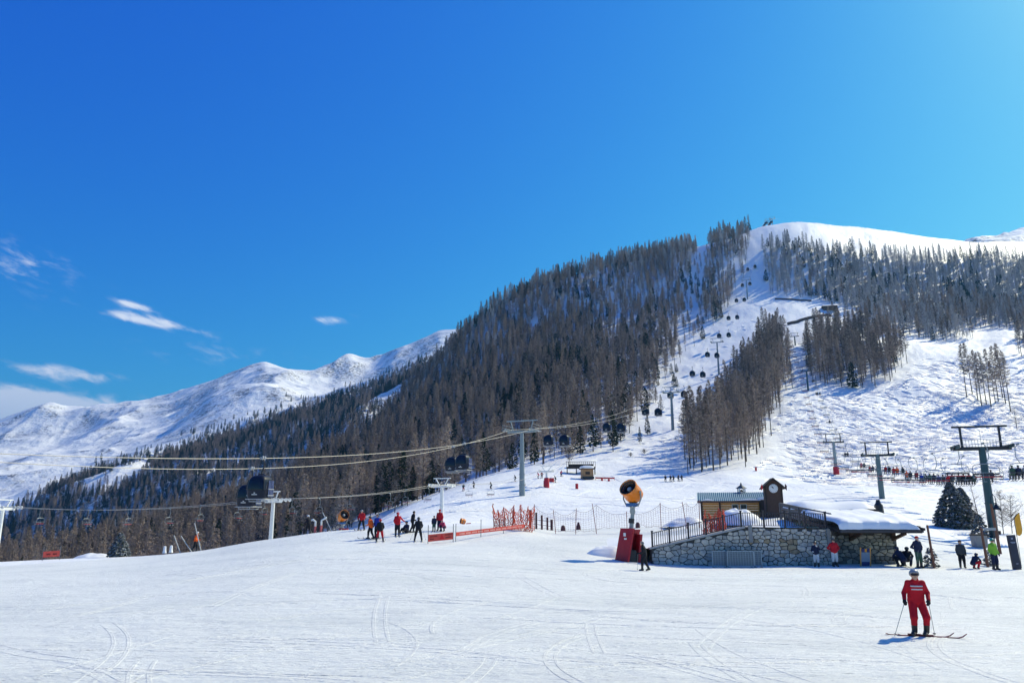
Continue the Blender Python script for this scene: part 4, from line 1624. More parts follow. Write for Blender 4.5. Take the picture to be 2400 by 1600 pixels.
CABS = cabin_shapes()
cab_meshes = {k: (mb.mesh(k, m, smooth=True)) for k, (mb, m) in CABS.items()}
joined = MB(); jm = []
for k, (mb, m) in CABS.items():
    joined.add(mb.v, mb.f, len(jm)); jm.append(m)
cab_far = joined.mesh('far_cabin', jm, smooth=True)
CAB_U = {-1: [588, 1060, 1287, 1424, 1511, 1571, 1622, 1657, 1685, 1707, 1725, 1739, 1752, 1762, 1770],
         1: [617, 1092, 1322, 1455, 1543, 1603, 1646, 1680, 1707, 1727, 1744, 1757, 1769, 1777, 1785]}
for sg, side_name in ((-1, 'left'), (1, 'right')):
    spots = [GL[sg].s_at_u(u_, 2.7 * sg, GOND.s_at_y(45), GOND.s[6]) for u_ in CAB_U[sg]]
    spots += [spots[-1] + 22 + 17 * q for q in range(9)]
    for i, s_ in enumerate(spots):
        p, d = GL[sg].at(s_, 2.7 * sg)
        y = p.y
        label = ('dark gondola cabin nearest the camera, hanging before the brown wood' if i == 0 and sg < 0 else
                 'gondola cabin with skis on its side, behind the nearest cabin' if i == 0 else
                 'dark gondola cabin on the %s cable, %s up the line' % (side_name, ORD[i]))
        rz = math.atan2(-d.x, d.y) + (R(12) if i == 0 else 0)
        if y < 330:
            t = thing('gondola_cabin', label, 'gondola', p - Vector((0, 0, 4.3)), rz, 'gondola cabins')
            for k, me in cab_meshes.items():
                new_obj(k, me, t)
        else:
            t = new_obj('gondola_cabin', cab_far, None, p - Vector((0, 0, 4.3)))
            t.rotation_euler = (0, 0, rz)
            tag(t, label, 'gondola', 'gondola cabins')

# ---- chairs
M_SEAT = mat('chair_seat', (.05, .05, .055), 0.6)
M_RSEAT = mat('red_chair_seat', (.36, .02, .03), 0.6)


def chair_shapes(w, red):
    """four-seat lift chair hanging from z = 0 (the rope), facing +y"""
    h = w / 2
    out = {}
    mb = MB()
    mb.tube([(0, 0, 0), (-.30, -.05, -.35), (-.36, -.10, -1.2), (-.12, -.15, -1.75), (0, -.15, -1.80)], .035, 6)
    mb.box((0, 0, .0), (.12, .45, .16))
    out['hanger'] = (mb, M_STEEL)
    mb = MB()
    mb.tube([(-h * .45, -.15, -1.80), (h * .45, -.15, -1.80)], .045, 6)
    for s in (-1, 1):
        mb.tube([(s * h * .45, -.15, -1.80), (s * h * .85, -.18, -1.92), (s * h, -.20, -2.2), (s * h, -.22, -2.75), (s * h, -.05, -3.0), (s * h, .42, -3.0)], .028, 6)
    out['frame'] = (mb, M_STEEL)
    mb = MB(); mb.box((0, .12, -2.96), (w * .97, .52, .08)); out['seat'] = (mb, M_RSEAT if red else M_SEAT)
    mb = MB()
    q = w * .97 / 4
    for k in range(4):
        mb.box((-w * .97 / 2 + q * (k + .5), -.20, -2.70), (q * .92, .06, .15))
    out['backrest'] = (mb, M_SEAT)
    mb = MB()
    mb.tube([(-h * .95, -.15, -2.35), (-h * .95, .55, -2.60), (h * .95, .55, -2.60), (h * .95, -.15, -2.35)], .022, 6)
    for s in (-.45, .45):
        mb.tube([(s * w / 2, .55, -2.60), (s * w / 2, .62, -3.35)], .018, 6)
        mb.tube([(s * w / 2 - .22, .66, -3.38), (s * w / 2 + .22, .66, -3.38)], .025, 6)
    out['safety_bar'] = (mb, M_STEEL)
    return out


def chair_set(w, red):
    sh = chair_shapes(w, red)
    parts = {k: mb.mesh(k, m, smooth=True) for k, (mb, m) in sh.items()}
    j = MB(); jm_ = []
    for k, (mb, m) in sh.items():
        j.add(mb.v, mb.f, len(jm_)); jm_.append(m)
    return parts, j.mesh('far_chair', jm_, smooth=True)


def lift_chair(p, rz, chairs, label, group, detailed):
    parts, far = chairs
    if detailed:
        t = thing('lift_chair', label, 'lift chair', p, rz, group)
        for k, me in parts.items():
            new_obj(k, me, t)
    else:
        t = new_obj('lift_chair', far, None, p)
        t.rotation_euler = (0, 0, rz)
        tag(t, label, 'lift chair', group)
    return t


# right chairlift: four towers going up the tracked slope
heads = [P(2300, 1043, 74), P(2056, 1062, 125), P(1953, 1033, 195), P(1890, 868, 335), P(1862, 787, 430), P(1842, 730, 520)]
d0 = heads[0] - heads[1]
p0_ = heads[0] + d0 * 1.1; p0_.z = heads[0].z - 1.0
CH = Line([p0_] + heads, [.012, .022, .022, .016, .012, .012])
OFF = 2.35
for sg, nm in ((-1, 'left'), (1, 'right')):
    CH.rope('chairlift_cable', 'thin %s cable of the chairlift on the right slope' % nm, OFF * sg, .022)


def chair_pylon(i, label, r, col_m, base_red=False, gauge=OFF, frame=True, line=None, white=False):
    line = line or CH
    head, d = line.at(line.s[i] + .01)
    side = Vector((d.y, -d.x, 0))
    base = Vector((head.x, head.y, ground(head.x, head.y)))
    H = head.z - base.z
    t = thing('chairlift_pylon', label, 'lift pylon', base, 0, 'chairlift pylons')
    mb = MB()
    mb.tube([(0, 0, -2.0), (0, 0, H * .36)], [r, r * .93], 16)
    mb.tube([(0, 0, H * .36), (0, 0, H * .36 + .10)], r * 1.08, 16)
    mb.tube([(0, 0, H * .36 + .10), (0, 0, H - .2)], [r * .90, r * .72], 16)
    mb.build('mast', col_m, t, smooth=True)
    hz = Vector((0, 0, H))
    mb = MB()
    mb.beam(hz - side * (gauge + .2) + Vector((0, 0, -.32)), hz + side * (gauge + .2) + Vector((0, 0, -.32)), .42, .34)
    mb.build('crossarm', M_WHITE if white else M_BLACK, t)
    for sg in (-1, 1):
        mb = MB(); sheaves(mb, hz + side * (gauge * sg) + Vector((0, 0, -.16)), d, 6, 2.7, .21); mb.build('sheave_train', M_WHITE if white else M_DSTEEL, t)
    mb = MB()
    if not white:
        top = hz + Vector((0, 0, 1.85))
        mb.beam(top - side * (gauge + .1), top + side * (gauge + .1), .16, .18)
        for e in (-1, 1):
            mb.beam(hz + side * (1.72 * e) + Vector((0, 0, -.2)), top + side * (1.72 * e), .16)
        mb.build('lifting_frame', M_BLACK, t)
        mb = MB()
        for k in range(13):
            e = -1.6 + 3.2 * k / 12
            mb.beam(hz + side * e + Vector((0, 0, -.2)), hz + side * e + Vector((0, 0, .55 + (.9 if k == 6 else 0))), .03)
        mb.beam(hz - side * 1.6 + Vector((0, 0, .55)), hz + side * 1.6 + Vector((0, 0, .55)), .03)
        mb.build('guard_rail', M_STEEL, t)
    else:
        top = hz + Vector((0, 0, .85))
        mb.beam(top - side * 1.4, top + side * 1.4, .14, .14)
        for e in (-1, 1):
            mb.beam(hz + side * (.4 * e) + Vector((0, 0, -.2)), top + side * (1.05 * e), .13)
        mb.build('lifting_frame', M_WHITE, t)
    if base_red:
        mb = MB(); mb.lathe([(r + .28, -.8), (r + .28, 2.0), (r + .2, 2.1)], 12); mb.build('crash_pad', M_RED, t, smooth=True)
    return t


chair_pylon(1, 'big dark teal chairlift pylon beside the dark spruce at right', .43, M_DSTEEL)
chair_pylon(2, 'grey-green chairlift pylon rising behind the snowy roof', .46, mat('green_grey_steel', (.10, .16, .16), .45, noise=.1))
chair_pylon(3, 'chairlift pylon with red padded foot on the tracked slope', .46, M_STEEL, True)
chair_pylon(4, 'chairlift pylon beside the larch clump high on the slope', .42, M_DSTEEL)
chair_pylon(5, 'uppermost chairlift pylon between the trees', .40, M_DSTEEL)

seat4 = chair_set(2.15, False)
seat4r = chair_set(2.15, True)
s_up = CH.s_at_y(71.0, OFF); s_dn = CH.s_at_y(66.5, -OFF)
ci = 0
riders = [['green', 'navy', 'silver', 'dred'], ['navy', 'navy'], ['dgrey', 'black', 'black', 'green'], ['blue', 'navy', 'red', 'dgrey'], ['blue', 'dgrey', 'green', 'navy'], ['orange', 'black', 'dred'],
          ['red', 'orange', 'black'], ['dred', 'black'], [], ['dred', 'navy', 'red'], ['red', 'black'], [], ['navy', 'dgrey'], [], [], [], ['navy'], [], [], [], ['black', 'dgrey', 'navy'], [], ['dgrey', 'black']]
SEATX = {1: [0], 2: [-.55, .0], 3: [-.78, -.26, .55], 4: [-.79, -.27, .27, .79]}
k = 0
step = lambda k: 8.7 * min(k, 9) + 14.5 * max(0, k - 9)
while s_up + step(k) < CH.s[5]:
    p, d = CH.at(s_up + step(k), OFF)
    rz = math.atan2(-d.x, d.y)
    who = riders[k] if k < len(riders) else []
    lift_chair(p, rz, seat4, ('chair full of riders, %s up the right chairlift' if who else 'empty uphill chair, %s up the right chairlift') % ORD[k], 'uphill chairs of the right lift', p.y < 135)
    for q, c in enumerate(who):
        x = SEATX[len(who)][q]
        loc = p + Matrix.Rotation(rz, 3, 'Z') @ Vector((x, -.02, -2.90))
        person('rider in %s, %s from left on the %s occupied chair of the right lift' % ({'dred': 'dark red', 'dgrey': 'dark grey', 'silver': 'pale grey'}.get(c, c), ORD[q], ORD[ci]),
               'chair', loc, rz + R(random.uniform(-6, 6)), (c, random.choice(['black', 'navy', 'dgrey']), random.choice(['black', 'navy', 'dgrey', c]), 'black'), .98, .055, 'helmet', goggles=False,
               skis=0.0 if k < 9 else None, group='riders on the right chairlift')
    if who:
        ci += 1
    k += 1
k = 0
while s_dn + step(k) < CH.s[5]:
    p, d = CH.at(s_dn + step(k), -OFF)
    rz = math.atan2(-d.x, d.y) + math.pi
    lift_chair(p, rz, seat4r, 'empty red-seated downhill chair, %s up the right chairlift' % ORD[k], 'downhill chairs of the right lift', p.y < 135)
    k += 1

# left chairlift with white towers, crossing in front of the brown wood
LH = [P(-330, 1180, 105), P(8, 1186, 100), P(641, 1168, 93), P(1036, 1134, 113), P(1281, 1101, 165), P(1345, 1050, 230)]
LC = Line(LH, [.02, .022, .02, .02, .01])
for sg, nm in ((-1, 'far'), (1, 'near')):
    LC.rope('chairlift_cable', '%s cable of the chairlift with white towers on the left' % nm, 1.5 * sg, .032)
chair_pylon(1, 'white chairlift tower head cut by the left edge', .28, M_WHITE, line=LC, gauge=1.5, white=True)
chair_pylon(2, 'white chairlift tower right of the nearest gondola cabin', .30, M_WHITE, line=LC, gauge=1.5, white=True)
chair_pylon(3, 'white chairlift tower behind the red-jacketed skier with child', .30, M_WHITE, line=LC, gauge=1.5, white=True)
chair_pylon(4, 'white chairlift tower with red padded foot below the hut', .30, M_WHITE, line=LC, gauge=1.5, white=True, base_red=True)
chair_l = chair_set(2.05, True)
for i, u in enumerate((97, 207, 302, 400, 472, 560, 622, 688, 748, 823, 913, 952, 1003, 1100, 1150, 1225)):
    sg = 1 if i % 2 == 0 else -1
    lo, hi = (LC.s[0], LC.s[2]) if u < 640 else ((LC.s[2], LC.s[3]) if u < 1036 else (LC.s[3], LC.s[4]))
    p, d = LC.at(LC.s_at_u(u, 1.5 * sg, lo, hi), 1.5 * sg)
    rz = math.atan2(-d.x, d.y) + (math.pi if sg > 0 else 0)
    lc_ = lift_chair(p, rz, chair_l, 'red lift chair before the brown wood, %s from the left' % ORD[i], 'chairs of the left lift', True)
    lc_.scale = (.62, .62, .62)

# ------------------------------------------------------------------ masonry, buildings
def stone_material(name, c1, c2, c3):
    m = bpy.data.materials.new(name)
    m.use_nodes = True
    nt = m.node_tree; N = nt.nodes.new; L = nt.links.new
    b = nt.nodes['Principled BSDF']; b.inputs['Roughness'].default_value = 0.85
    oi = N('ShaderNodeObjectInfo'); tc = N('ShaderNodeTexCoord'); geo = N('ShaderNodeNewGeometry')
    cr = N('ShaderNodeValToRGB')
    cr.color_ramp.elements[0].color = c1 + (1,); cr.color_ramp.elements[1].color = c3 + (1,)
    e = cr.color_ramp.elements.new(0.55); e.color = c2 + (1,)
    L(oi.outputs['Random'], cr.inputs[0])
    nz = N('ShaderNodeTexNoise'); nz.inputs['Scale'].default_value = 5; nz.inputs['Detail'].default_value = 6
    L(geo.outputs['Position'], nz.inputs['Vector'])
    mx = N('ShaderNodeMix'); mx.data_type = 'RGBA'; mx.blend_type = 'MULTIPLY'; mx.inputs['Factor'].default_value = 0.55
    L(cr.outputs[0], mx.inputs['A'])
    mr = N('ShaderNodeMapRange'); mr.inputs['From Min'].default_value = 0.3; mr.inputs['From Max'].default_value = 0.7; mr.inputs['To Min'].default_value = 0.45; mr.inputs['To Max'].default_value = 1.25
    L(nz.outputs['Fac'], mr.inputs['Value'])
    L(mr.outputs[0], mx.inputs['B'])
    L(mx.outputs['Result'], b.inputs['Base Color'])
    bp = N('ShaderNodeBump'); bp.inputs['Strength'].default_value = 0.5; bp.inputs['Distance'].default_value = 0.03
    L(nz.outputs['Fac'], bp.inputs['Height']); L(bp.outputs[0], b.inputs['Normal'])
    return m


M_STONE = stone_material('wall_stone', (.36, .35, .31), (.50, .47, .41), (.66, .59, .47))
M_STONE2 = stone_material('hut_stone', (.14, .15, .15), (.25, .25, .24), (.46, .43, .36))
M_RUSTY = stone_material('rust_stained_stone', (.34, .25, .15), (.42, .33, .20), (.48, .40, .28))
M_MORTAR = mat('dark_joints', (.055, .055, .052), .95, noise=.4, nscale=6)
M_SNOWCAP = bpy.data.materials.new('roof_snow'); M_SNOWCAP.use_nodes = True
_b = M_SNOWCAP.node_tree.nodes['Principled BSDF']; _b.inputs['Base Color'].default_value = (.88, .87, .84, 1); _b.inputs['Roughness'].default_value = .6
_n = M_SNOWCAP.node_tree.nodes.new('ShaderNodeTexNoise'); _n.inputs['Scale'].default_value = 1.5; _n.inputs['Detail'].default_value = 5
_p = M_SNOWCAP.node_tree.nodes.new('ShaderNodeBump'); _p.inputs['Strength'].default_value = .25; _p.inputs['Distance'].default_value = .1
M_SNOWCAP.node_tree.links.new(_n.outputs['Fac'], _p.inputs['Height']); M_SNOWCAP.node_tree.links.new(_p.outputs[0], _b.inputs['Normal'])
M_RAIL = mat('railing_brown', (.022, .017, .020), .5, noise=.2)
M_DWOOD = mat('dark_wood', (.035, .024, .018), .75, noise=.35, nscale=5, bump=.3)
M_WOOD = mat('honey_wood', (.64, .29, .070), .65, noise=.3, nscale=6, bump=.3)
M_BROWN = mat('brown_timber', (.085, .045, .030), .7, noise=.3, nscale=5, bump=.3)
M_GWOOD = mat('weathered_timber', (.10, .10, .105), .75, noise=.3, nscale=4, bump=.3)
M_ROOFB = mat('blue_metal_roof', (.045, .13, .20), .38, metal=.2, noise=.2, nscale=2)


def stone_mesh(poly, depth, rg):
    """one rough stone: outline polygon in x-z, bulging towards -y"""
    n = len(poly)
    cx = sum(p[0] for p in poly) / n; cz = sum(p[1] for p in poly) / n
    vs, fs = [], []
    for k, (sc, y) in enumerate(((1.0, .06), (1.0, -depth * .45), (.80, -depth))):
        for x, z in poly:
            vs.append((cx + (x - cx) * sc, y + (rg.normal(0, .006) if k else 0), cz + (z - cz) * sc))
    for k in range(2):
        for i in range(n):
            j = (i + 1) % n
            fs.append((k * n + i, k * n + j, (k + 1) * n + j, (k + 1) * n + i))
    fs.append(tuple(2 * n + i for i in range(n)))
    return MB().add(vs, fs)


def clip_poly(poly, nx, nz, d):
    """part of a convex polygon where nx*x + nz*z <= d"""
    out = []
    for i in range(len(poly)):
        a, b = poly[i], poly[(i + 1) % len(poly)]
        fa, fb = nx * a[0] + nz * a[1] - d, nx * b[0] + nz * b[1] - d
        if fa <= 0:
            out.append(a)
        if (fa < 0) != (fb < 0) and abs(fa - fb) > 1e-12:
            t = fa / (fa - fb)
            out.append((a[0] + (b[0] - a[0]) * t, a[1] + (b[1] - a[1]) * t))
    return out


def masonry(parent, x0, x1, z0, top, rg, material, rusty=None, sx=.37, sz=.24):
    """rubble of uneven stones below the line top(x); every stone is a part"""
    zmax = max(top(x0 + (x1 - x0) * i / 60) for i in range(61))
    st = sx / sz
    sites = []
    rows = int((zmax - z0) / sz) + 2
    for r_ in range(-1, rows + 1):
        off = rg.uniform(0, sx)
        for c_ in range(-1, int((x1 - x0) / sx) + 2):
            if rg.random() < .20:
                continue
            x = x0 + off + (c_ + rg.uniform(-.42, .42)) * sx
            z = z0 + (r_ + .5 + rg.uniform(-.22, .22)) * sz
            sites.append((x, z))
    n = 0
    for i, (x, z) in enumerate(sites):
        if z > top(min(max(x, x0), x1)) - .04 or z < z0 - .05 or x < x0 or x > x1:
            continue
        poly = [(x - .7, z - .6), (x + .7, z - .6), (x + .7, z + .6), (x - .7, z + .6)]
        for k, (a, b) in enumerate(sites):
            if k == i or abs(a - x) > 1.6 or abs(b - z) > 1.3:
                continue
            dx, dz = (a - x), (b - z) * st * st
            m = dx * (a + x) / 2 + dz * (b + z) / 2
            poly = clip_poly(poly, dx, dz, m)
            if len(poly) < 3:
                break
        for nx_, nz_, d_ in ((1, 0, x1), (-1, 0, -x0), (0, -1, -z0)):
            poly = clip_poly(poly, nx_, nz_, d_)
        xa, xb = max(x - .3, x0), min(x + .3, x1)
        sl = (top(xb) - top(xa)) / max(xb - xa, .01)
        poly = clip_poly(poly, -sl, 1, top(xa) - sl * xa - .01)
        if len(poly) < 3:
            continue
        # shrink for the joint and cut the corners
        cx = sum(p[0] for p in poly) / len(poly); cz = sum(p[1] for p in poly) / len(poly)
        size = math.sqrt(abs(sum(poly[q][0] * poly[(q + 1) % len(poly)][1] - poly[(q + 1) % len(poly)][0] * poly[q][1] for q in range(len(poly)))) / 2)
        if size < .13:
            continue
        f = 1 - .036 / size
        rough = []
        for q in range(len(poly)):
            a, b = poly[q], poly[(q + 1) % len(poly)]
            for t in (.11, .89):
                rough.append((cx + (a[0] + (b[0] - a[0]) * t - cx) * f + rg.normal(0, .008), cz + (a[1] + (b[1] - a[1]) * t - cz) * f + rg.normal(0, .008)))
        mm = material
        if rusty and rusty(cx, cz) > rg.random():
            mm = M_RUSTY
        stone_mesh(rough, rg.uniform(.03, .09), rg).build('stone', mm, parent)
        n += 1
    return n


rgm = np.random.default_rng(5)
WY = 52.0
wl = P(1528, 1318, WY); wr = P(1962, 1318, WY)
X0, X1 = wl.x, wr.x
Z0 = min(ground(X0, WY), ground(X1, WY)) - .25
tp = [P(1528, 1286, WY), P(1745, 1236, WY), P(1962, 1240, WY)]


def wtop(x):
    return float(np.interp(x, [p.x for p in tp], [p.z for p in tp]))


wall = thing('stone_wall', 'grey rubble stone retaining wall with a sloping ramp, beside the snowy-roofed hut', 'wall', (0, WY, 0))
mb = MB()
mb.prism([(X0, Z0), (X1, Z0), (X1, wtop(X1) - .02), (tp[1].x, tp[1].z - .02), (X0, wtop(X0) - .02)], .5, off=.0)
mb.build('joints', M_MORTAR, wall)
rust = lambda x, z: (.75 if (tp[1].x + .3 < x < tp[1].x + 1.5 and 1.45 < z < 1.9) else 0) + (.55 if (tp[1].x + 2.2 < x < tp[1].x + 3.6 and .5 < z < 1.7) else 0)
n = masonry(wall, X0, X1, Z0 + .02, wtop, rgm, M_STONE, rust)
print('wall stones', n)
mb = MB()
cap = [(X0 - .12, wtop(X0) - .02), (tp[1].x, tp[1].z - .02), (tp[1].x, tp[1].z + .10), (X0 - .12, wtop(X0) + .08)]
mb.prism(cap, .62, off=-.10); mb.build('ramp_kerb', mat('ramp_kerb_stone', (.38, .38, .37), .9, noise=.2), wall)
mb = MB(); mb.box((tp[1].x + .35, -.06, (tp[1].z + Z0) / 2 + .95), (.26, .14, 1.15)); mb.build('concrete_pier', mat('concrete', (.26, .26, .25), .9, noise=.2), wall)
mb = MB(); mb.box((X1 - .45, -.07, wtop(X1) - .7), (.22, .16, 1.5)); mb.build('concrete_pier', mat('concrete'), wall)
# snow behind the wall: the ramp and the terrace
mb = MB()
nx_, ny_ = 60, 26
vs = []
for j in range(ny_ + 1):
    for i in range(nx_ + 1):
        x = X0 - 3.0 + (X1 + 4.2 - X0) * i / nx_
        t = j / ny_
        y = WY + .35 + 13.0 * t
        zz = wtop(min(max(x, X0), X1)) + .06 + .25 * float(fbm(np.array(x / 2.2), np.array(y / 2.2), 3, 77)) * min(1, t * 4) + .6 * t
        zg = ground(x, y)
        e = min(1.0, max(0.0, (X0 - x) / 2.6)); e = e * e * (3 - 2 * e)
        if x > X0 and j == 0 and x < X1:
            e = 0.0
        zf = max(zz * (1 - t) + (zg + .05) * t, zg + .03)
        vs.append((x, y - WY - (.0 if x > X0 else 0.0), zf * (1 - e) + (zg - .05) * e))
fs = [(j * (nx_ + 1) + i, j * (nx_ + 1) + i + 1, (j + 1) * (nx_ + 1) + i + 1, (j + 1) * (nx_ + 1) + i) for j in range(ny_) for i in range(nx_)]
mb.add(vs, fs)
terr = mb.build('terrace_snow', M_SNOWCAP, None, (0, WY, 0), smooth=True)
tag(terr, kind='structure')

# railing along the ramp and the terrace
rail = thing('railing', 'dark metal railing with thin balusters along the top of the stone wall', 'railing', (0, WY + .12, 0))
post_u = [1530, 1571, 1616, 1658, 1699, 1742, 1796, 1846, 1893, 1942]
RH = .98
pts = [P(u, 1300, WY + .12).x for u in post_u]
for x in pts:
    zb = wtop(x) + .05
    mb = MB(); mb.box((x, 0, zb + RH / 2 + .04), (.11, .11, RH + .12)); mb.box((x, 0, zb + RH + .13), (.15, .15, .06)); mb.build('post', M_RAIL, rail)
for xa, xb in zip(pts[:-1], pts[1:]):
    za, zb = wtop(xa) + .05, wtop(xb) + .05
    mb = MB(); mb.beam((xa, 0, za + RH), (xb, 0, zb + RH), .06, .05); mb.build('top_rail', M_RAIL, rail)
    mb = MB(); mb.beam((xa, 0, za + .12), (xb, 0, zb + .12), .05, .04); mb.build('bottom_rail', M_RAIL, rail)
bal = MB(); bal.box((0, 0, RH / 2 + .06), (.040, .040, RH - .13))
bal_me = bal.mesh('baluster', M_RAIL)
for xa, xb in zip(pts[:-1], pts[1:]):
    k = max(6, int((xb - xa) / .145))
    for q in range(1, k):
        x = xa + (xb - xa) * q / k
        new_obj('baluster', bal_me, rail, (x, 0, wtop(x) + .05))

# stair flank of grey timber going down to the right behind the railing
sf = thing('stair_parapet', 'grey slatted timber parapet sloping down behind the railing to the hut roof', 'parapet')
a0, a1 = P(1828, 1181, 60), P(1946, 1206, 54)
for q in range(6):
    p = a0.lerp(a1, q / 5)
    mb = MB(); mb.box((p.x, p.y, p.z - .55), (.14, .14, 1.25)); mb.build('post', M_GWOOD, sf)
for k in range(4):
    for q in range(5):
        p, r_ = a0.lerp(a1, q / 5 + .01), a0.lerp(a1, (q + 1) / 5 - .01)
        mb = MB(); mb.beam(p - Vector((0, 0, .05 + .25 * k)), r_ - Vector((0, 0, .05 + .25 * k)), .05, .17); mb.build('slat', M_GWOOD, sf)
mb = MB(); mb.beam(a0 + Vector((0, 0, .09)), a1 + Vector((0, 0, .09)), .16, .07); mb.build('handrail', M_GWOOD, sf)

# ---- snow-laden hut
hut = thing('stone_hut', 'low dark stone hut with a thick snow-covered roof, right of the ramp wall', 'hut', (0, 0, 0))
HX0, HX1 = X1 + .02, P(2124, 1318, WY).x
hz1 = P(2050, 1249, WY).z
mb = MB(); mb.box(((HX0 + HX1) / 2, WY + 3.1, (hz1 + Z0) / 2), (HX1 - HX0, 4.2, hz1 - Z0)); mb.build('wall', M_MORTAR, hut)
hold = new_obj('front_stones', None, hut, (0, WY + 1.0, 0))
n = masonry(hold, HX0, HX1, Z0 + .02, lambda x: hz1 - .02, rgm, M_STONE2)
for o in list(hold.children):
    o.parent = hut; o.location = (0, WY + 1.0, 0)
bpy.data.objects.remove(hold)
print('hut stones', n)
ez = P(2050, 1249, 50.6).z
RX0, RX1 = HX0 - .2, P(2160, 1245, 50.6).x
mb = MB()
mb.add([(RX0, 50.5, ez), (RX1, 50.5, ez), (RX1, 57.0, ez + .6), (RX0, 57.0, ez + .6), (RX0, 50.5, ez + .24), (RX1, 50.5, ez + .24), (RX1, 57.0, ez + .84), (RX0, 57.0, ez + .84)],
       [(3, 2, 1, 0), (4, 5, 6, 7), (0, 1, 5, 4), (1, 2, 6, 5), (2, 3, 7, 6), (3, 0, 4, 7)])
rf = mb.build('roof', M_DWOOD, hut)
mb = MB(); mb.box(((RX0 + RX1) / 2, 50.44, ez + .13), (RX1 - RX0 + .1, .07, .16)); mb.build('fascia', mat('fascia_board', (.05, .045, .05), .7, noise=.2), rf)
for u in (2010, 2112):
    p = P(u, 1255, WY - .2)
    mb = MB(); mb.beam((p.x, WY + 1.05, hz1 - .45), (p.x, 51.2, ez - .02), .16, .2); mb.box((p.x, WY + .84, hz1 - .28), (.24, .2, .5)); mb.build('bracket', M_BROWN, hut)
# roof snow: bulging pillow
mb = MB()
nx_, ny_ = 44, 22
vs = []
for j in range(ny_ + 1):
    for i in range(nx_ + 1):
        s = i / nx_; t = j / ny_
        edge = min(1.0, (t * 7.0)) ** .5 * min(1.0, (1 - s) * 9 + .05) ** .5 * min(1, s * 14 + .3) ** .5
        x = RX0 - .1 + (RX1 - RX0 - .05) * s
        y = 50.46 + 6.6 * t - .22 * math.sin(min(1, t * 7) * math.pi) * (1 if t < .15 else 0)
        th = (.70 + .12 * float(fbm(np.array(x / 1.3), np.array(y / 1.3), 3, 81))) * edge
        vs.append((x, y, ez + .25 + .6 * t + th + .03 * float(fbm(np.array(x * 2), np.array(y * .3), 2, 83))))
fs = [(j * (nx_ + 1) + i, j * (nx_ + 1) + i + 1, (j + 1) * (nx_ + 1) + i + 1, (j + 1) * (nx_ + 1) + i) for j in range(ny_) for i in range(nx_)]
mb.add(vs, fs); mb.build('roof_snow', M_SNOWCAP, hut, smooth=True)
mb = MB()
ga, gb = Vector((RX1 + .02, 50.35, ez + .22)), Vector((RX1 + .02, 56.9, ez + .9))
for q in range(12):
    p = ga.lerp(gb, q / 12)
    mb.box((p.x + .04, p.y + .2, p.z + .06 + (.05 if q % 2 else 0)), (.10, .50, .16), rot=Matrix.Rotation(math.atan2(.68, 6.55), 3, 'X'))
mb.build('verge_board', M_DWOOD, hut)

# second flat roof behind
rb_ = thing('flat_roof', 'low flat roof under smooth snow behind the stone hut', 'roof')
mb = MB()
c = P(1950, 1188, 63)
vs = []
ra, rb2 = P(1868, 1190, 63), P(2052, 1190, 63)
n_ = 40
for j in range(9):
    for i in range(n_ + 1):
        s = i / n_; t = j / 8
        e = min(1, s * 9, (1 - s) * 9) ** .5 * (min(1, t * 3.5)) ** .5
        vs.append((ra.x + (rb2.x - ra.x) * s, 62.6 + 4.0 * t, ra.z - .1 + .62 * e + .05 * math.sin(s * 9)))
fs = [(j * (n_ + 1) + i, j * (n_ + 1) + i + 1, (j + 1) * (n_ + 1) + i + 1, (j + 1) * (n_ + 1) + i) for j in range(8) for i in range(n_)]
mb.add(vs, fs); mb.build('roof_snow', M_SNOWCAP, rb_, smooth=True)
mb = MB(); mb.box(((ra.x + rb2.x) / 2, 64.6, ra.z - .55), (rb2.x - ra.x - .2, 3.8, .9)); mb.build('wall', M_DWOOD, rb_)
mb = MB(); q = P(2059, 1186, 64); mb.lathe([(.42, -.9), (.34, .1), (.2, .3), (.14, .55)], 9, origin=q); tag(mb.build('chimney', M_BLACK), 'dark cone-shaped chimney at the right end of the snowy flat roof', 'chimney')

# ---- chalet with blue roof
CY = 75.0
cl, crr = P(1646, 1200, CY), P(1784, 1200, CY)
zg = ground((cl.x + crr.x) / 2, CY) - .6
ze, zr = P(1700, 1172, CY).z, P(1700, 1156, CY + 2.4).z
ch = thing('wooden_chalet', 'honey-coloured wooden chalet with blue ribbed roof, behind the terrace', 'chalet', ((cl.x + crr.x) / 2, CY, zg), R(-14))
W = crr.x - cl.x
hw = ze - zg
k = 10
for i in range(k):
    mb = MB(); mb.box((0, .06, hw * (i + .5) / k), (W, .12 + .03 * (i % 2), hw / k - .012)); mb.build('plank', M_WOOD, ch)
for sx in (-1, 1):
    mb = MB(); mb.prism([(.1, 0), (4.6, 0), (4.6, hw), (2.35, zr - zg - .06), (.1, hw)], .12, axis='x', off=sx * W / 2 - .06); mb.build('end_wall', M_WOOD, ch)
    mb = MB(); mb.box((sx * (W / 2 - .05), 0, hw / 2), (.2, .2, hw)); mb.build('corner_post', M_BROWN, ch)
mb = MB(); mb.box((-1.1, -.03, hw / 2), (.16, .2, hw)); mb.build('corner_post', M_BROWN, ch)
for x in (.35, 1.15):
    mb = MB(); mb.box((x, -.02, hw - .62), (.62, .10, .5)); w_ = mb.build('window', M_WHITE, ch)
    mb = MB(); mb.box((x, -.065, hw - .62), (.50, .05, .38)); mb.build('pane', M_GLASS, w_)
rise = zr - zg - hw + .1
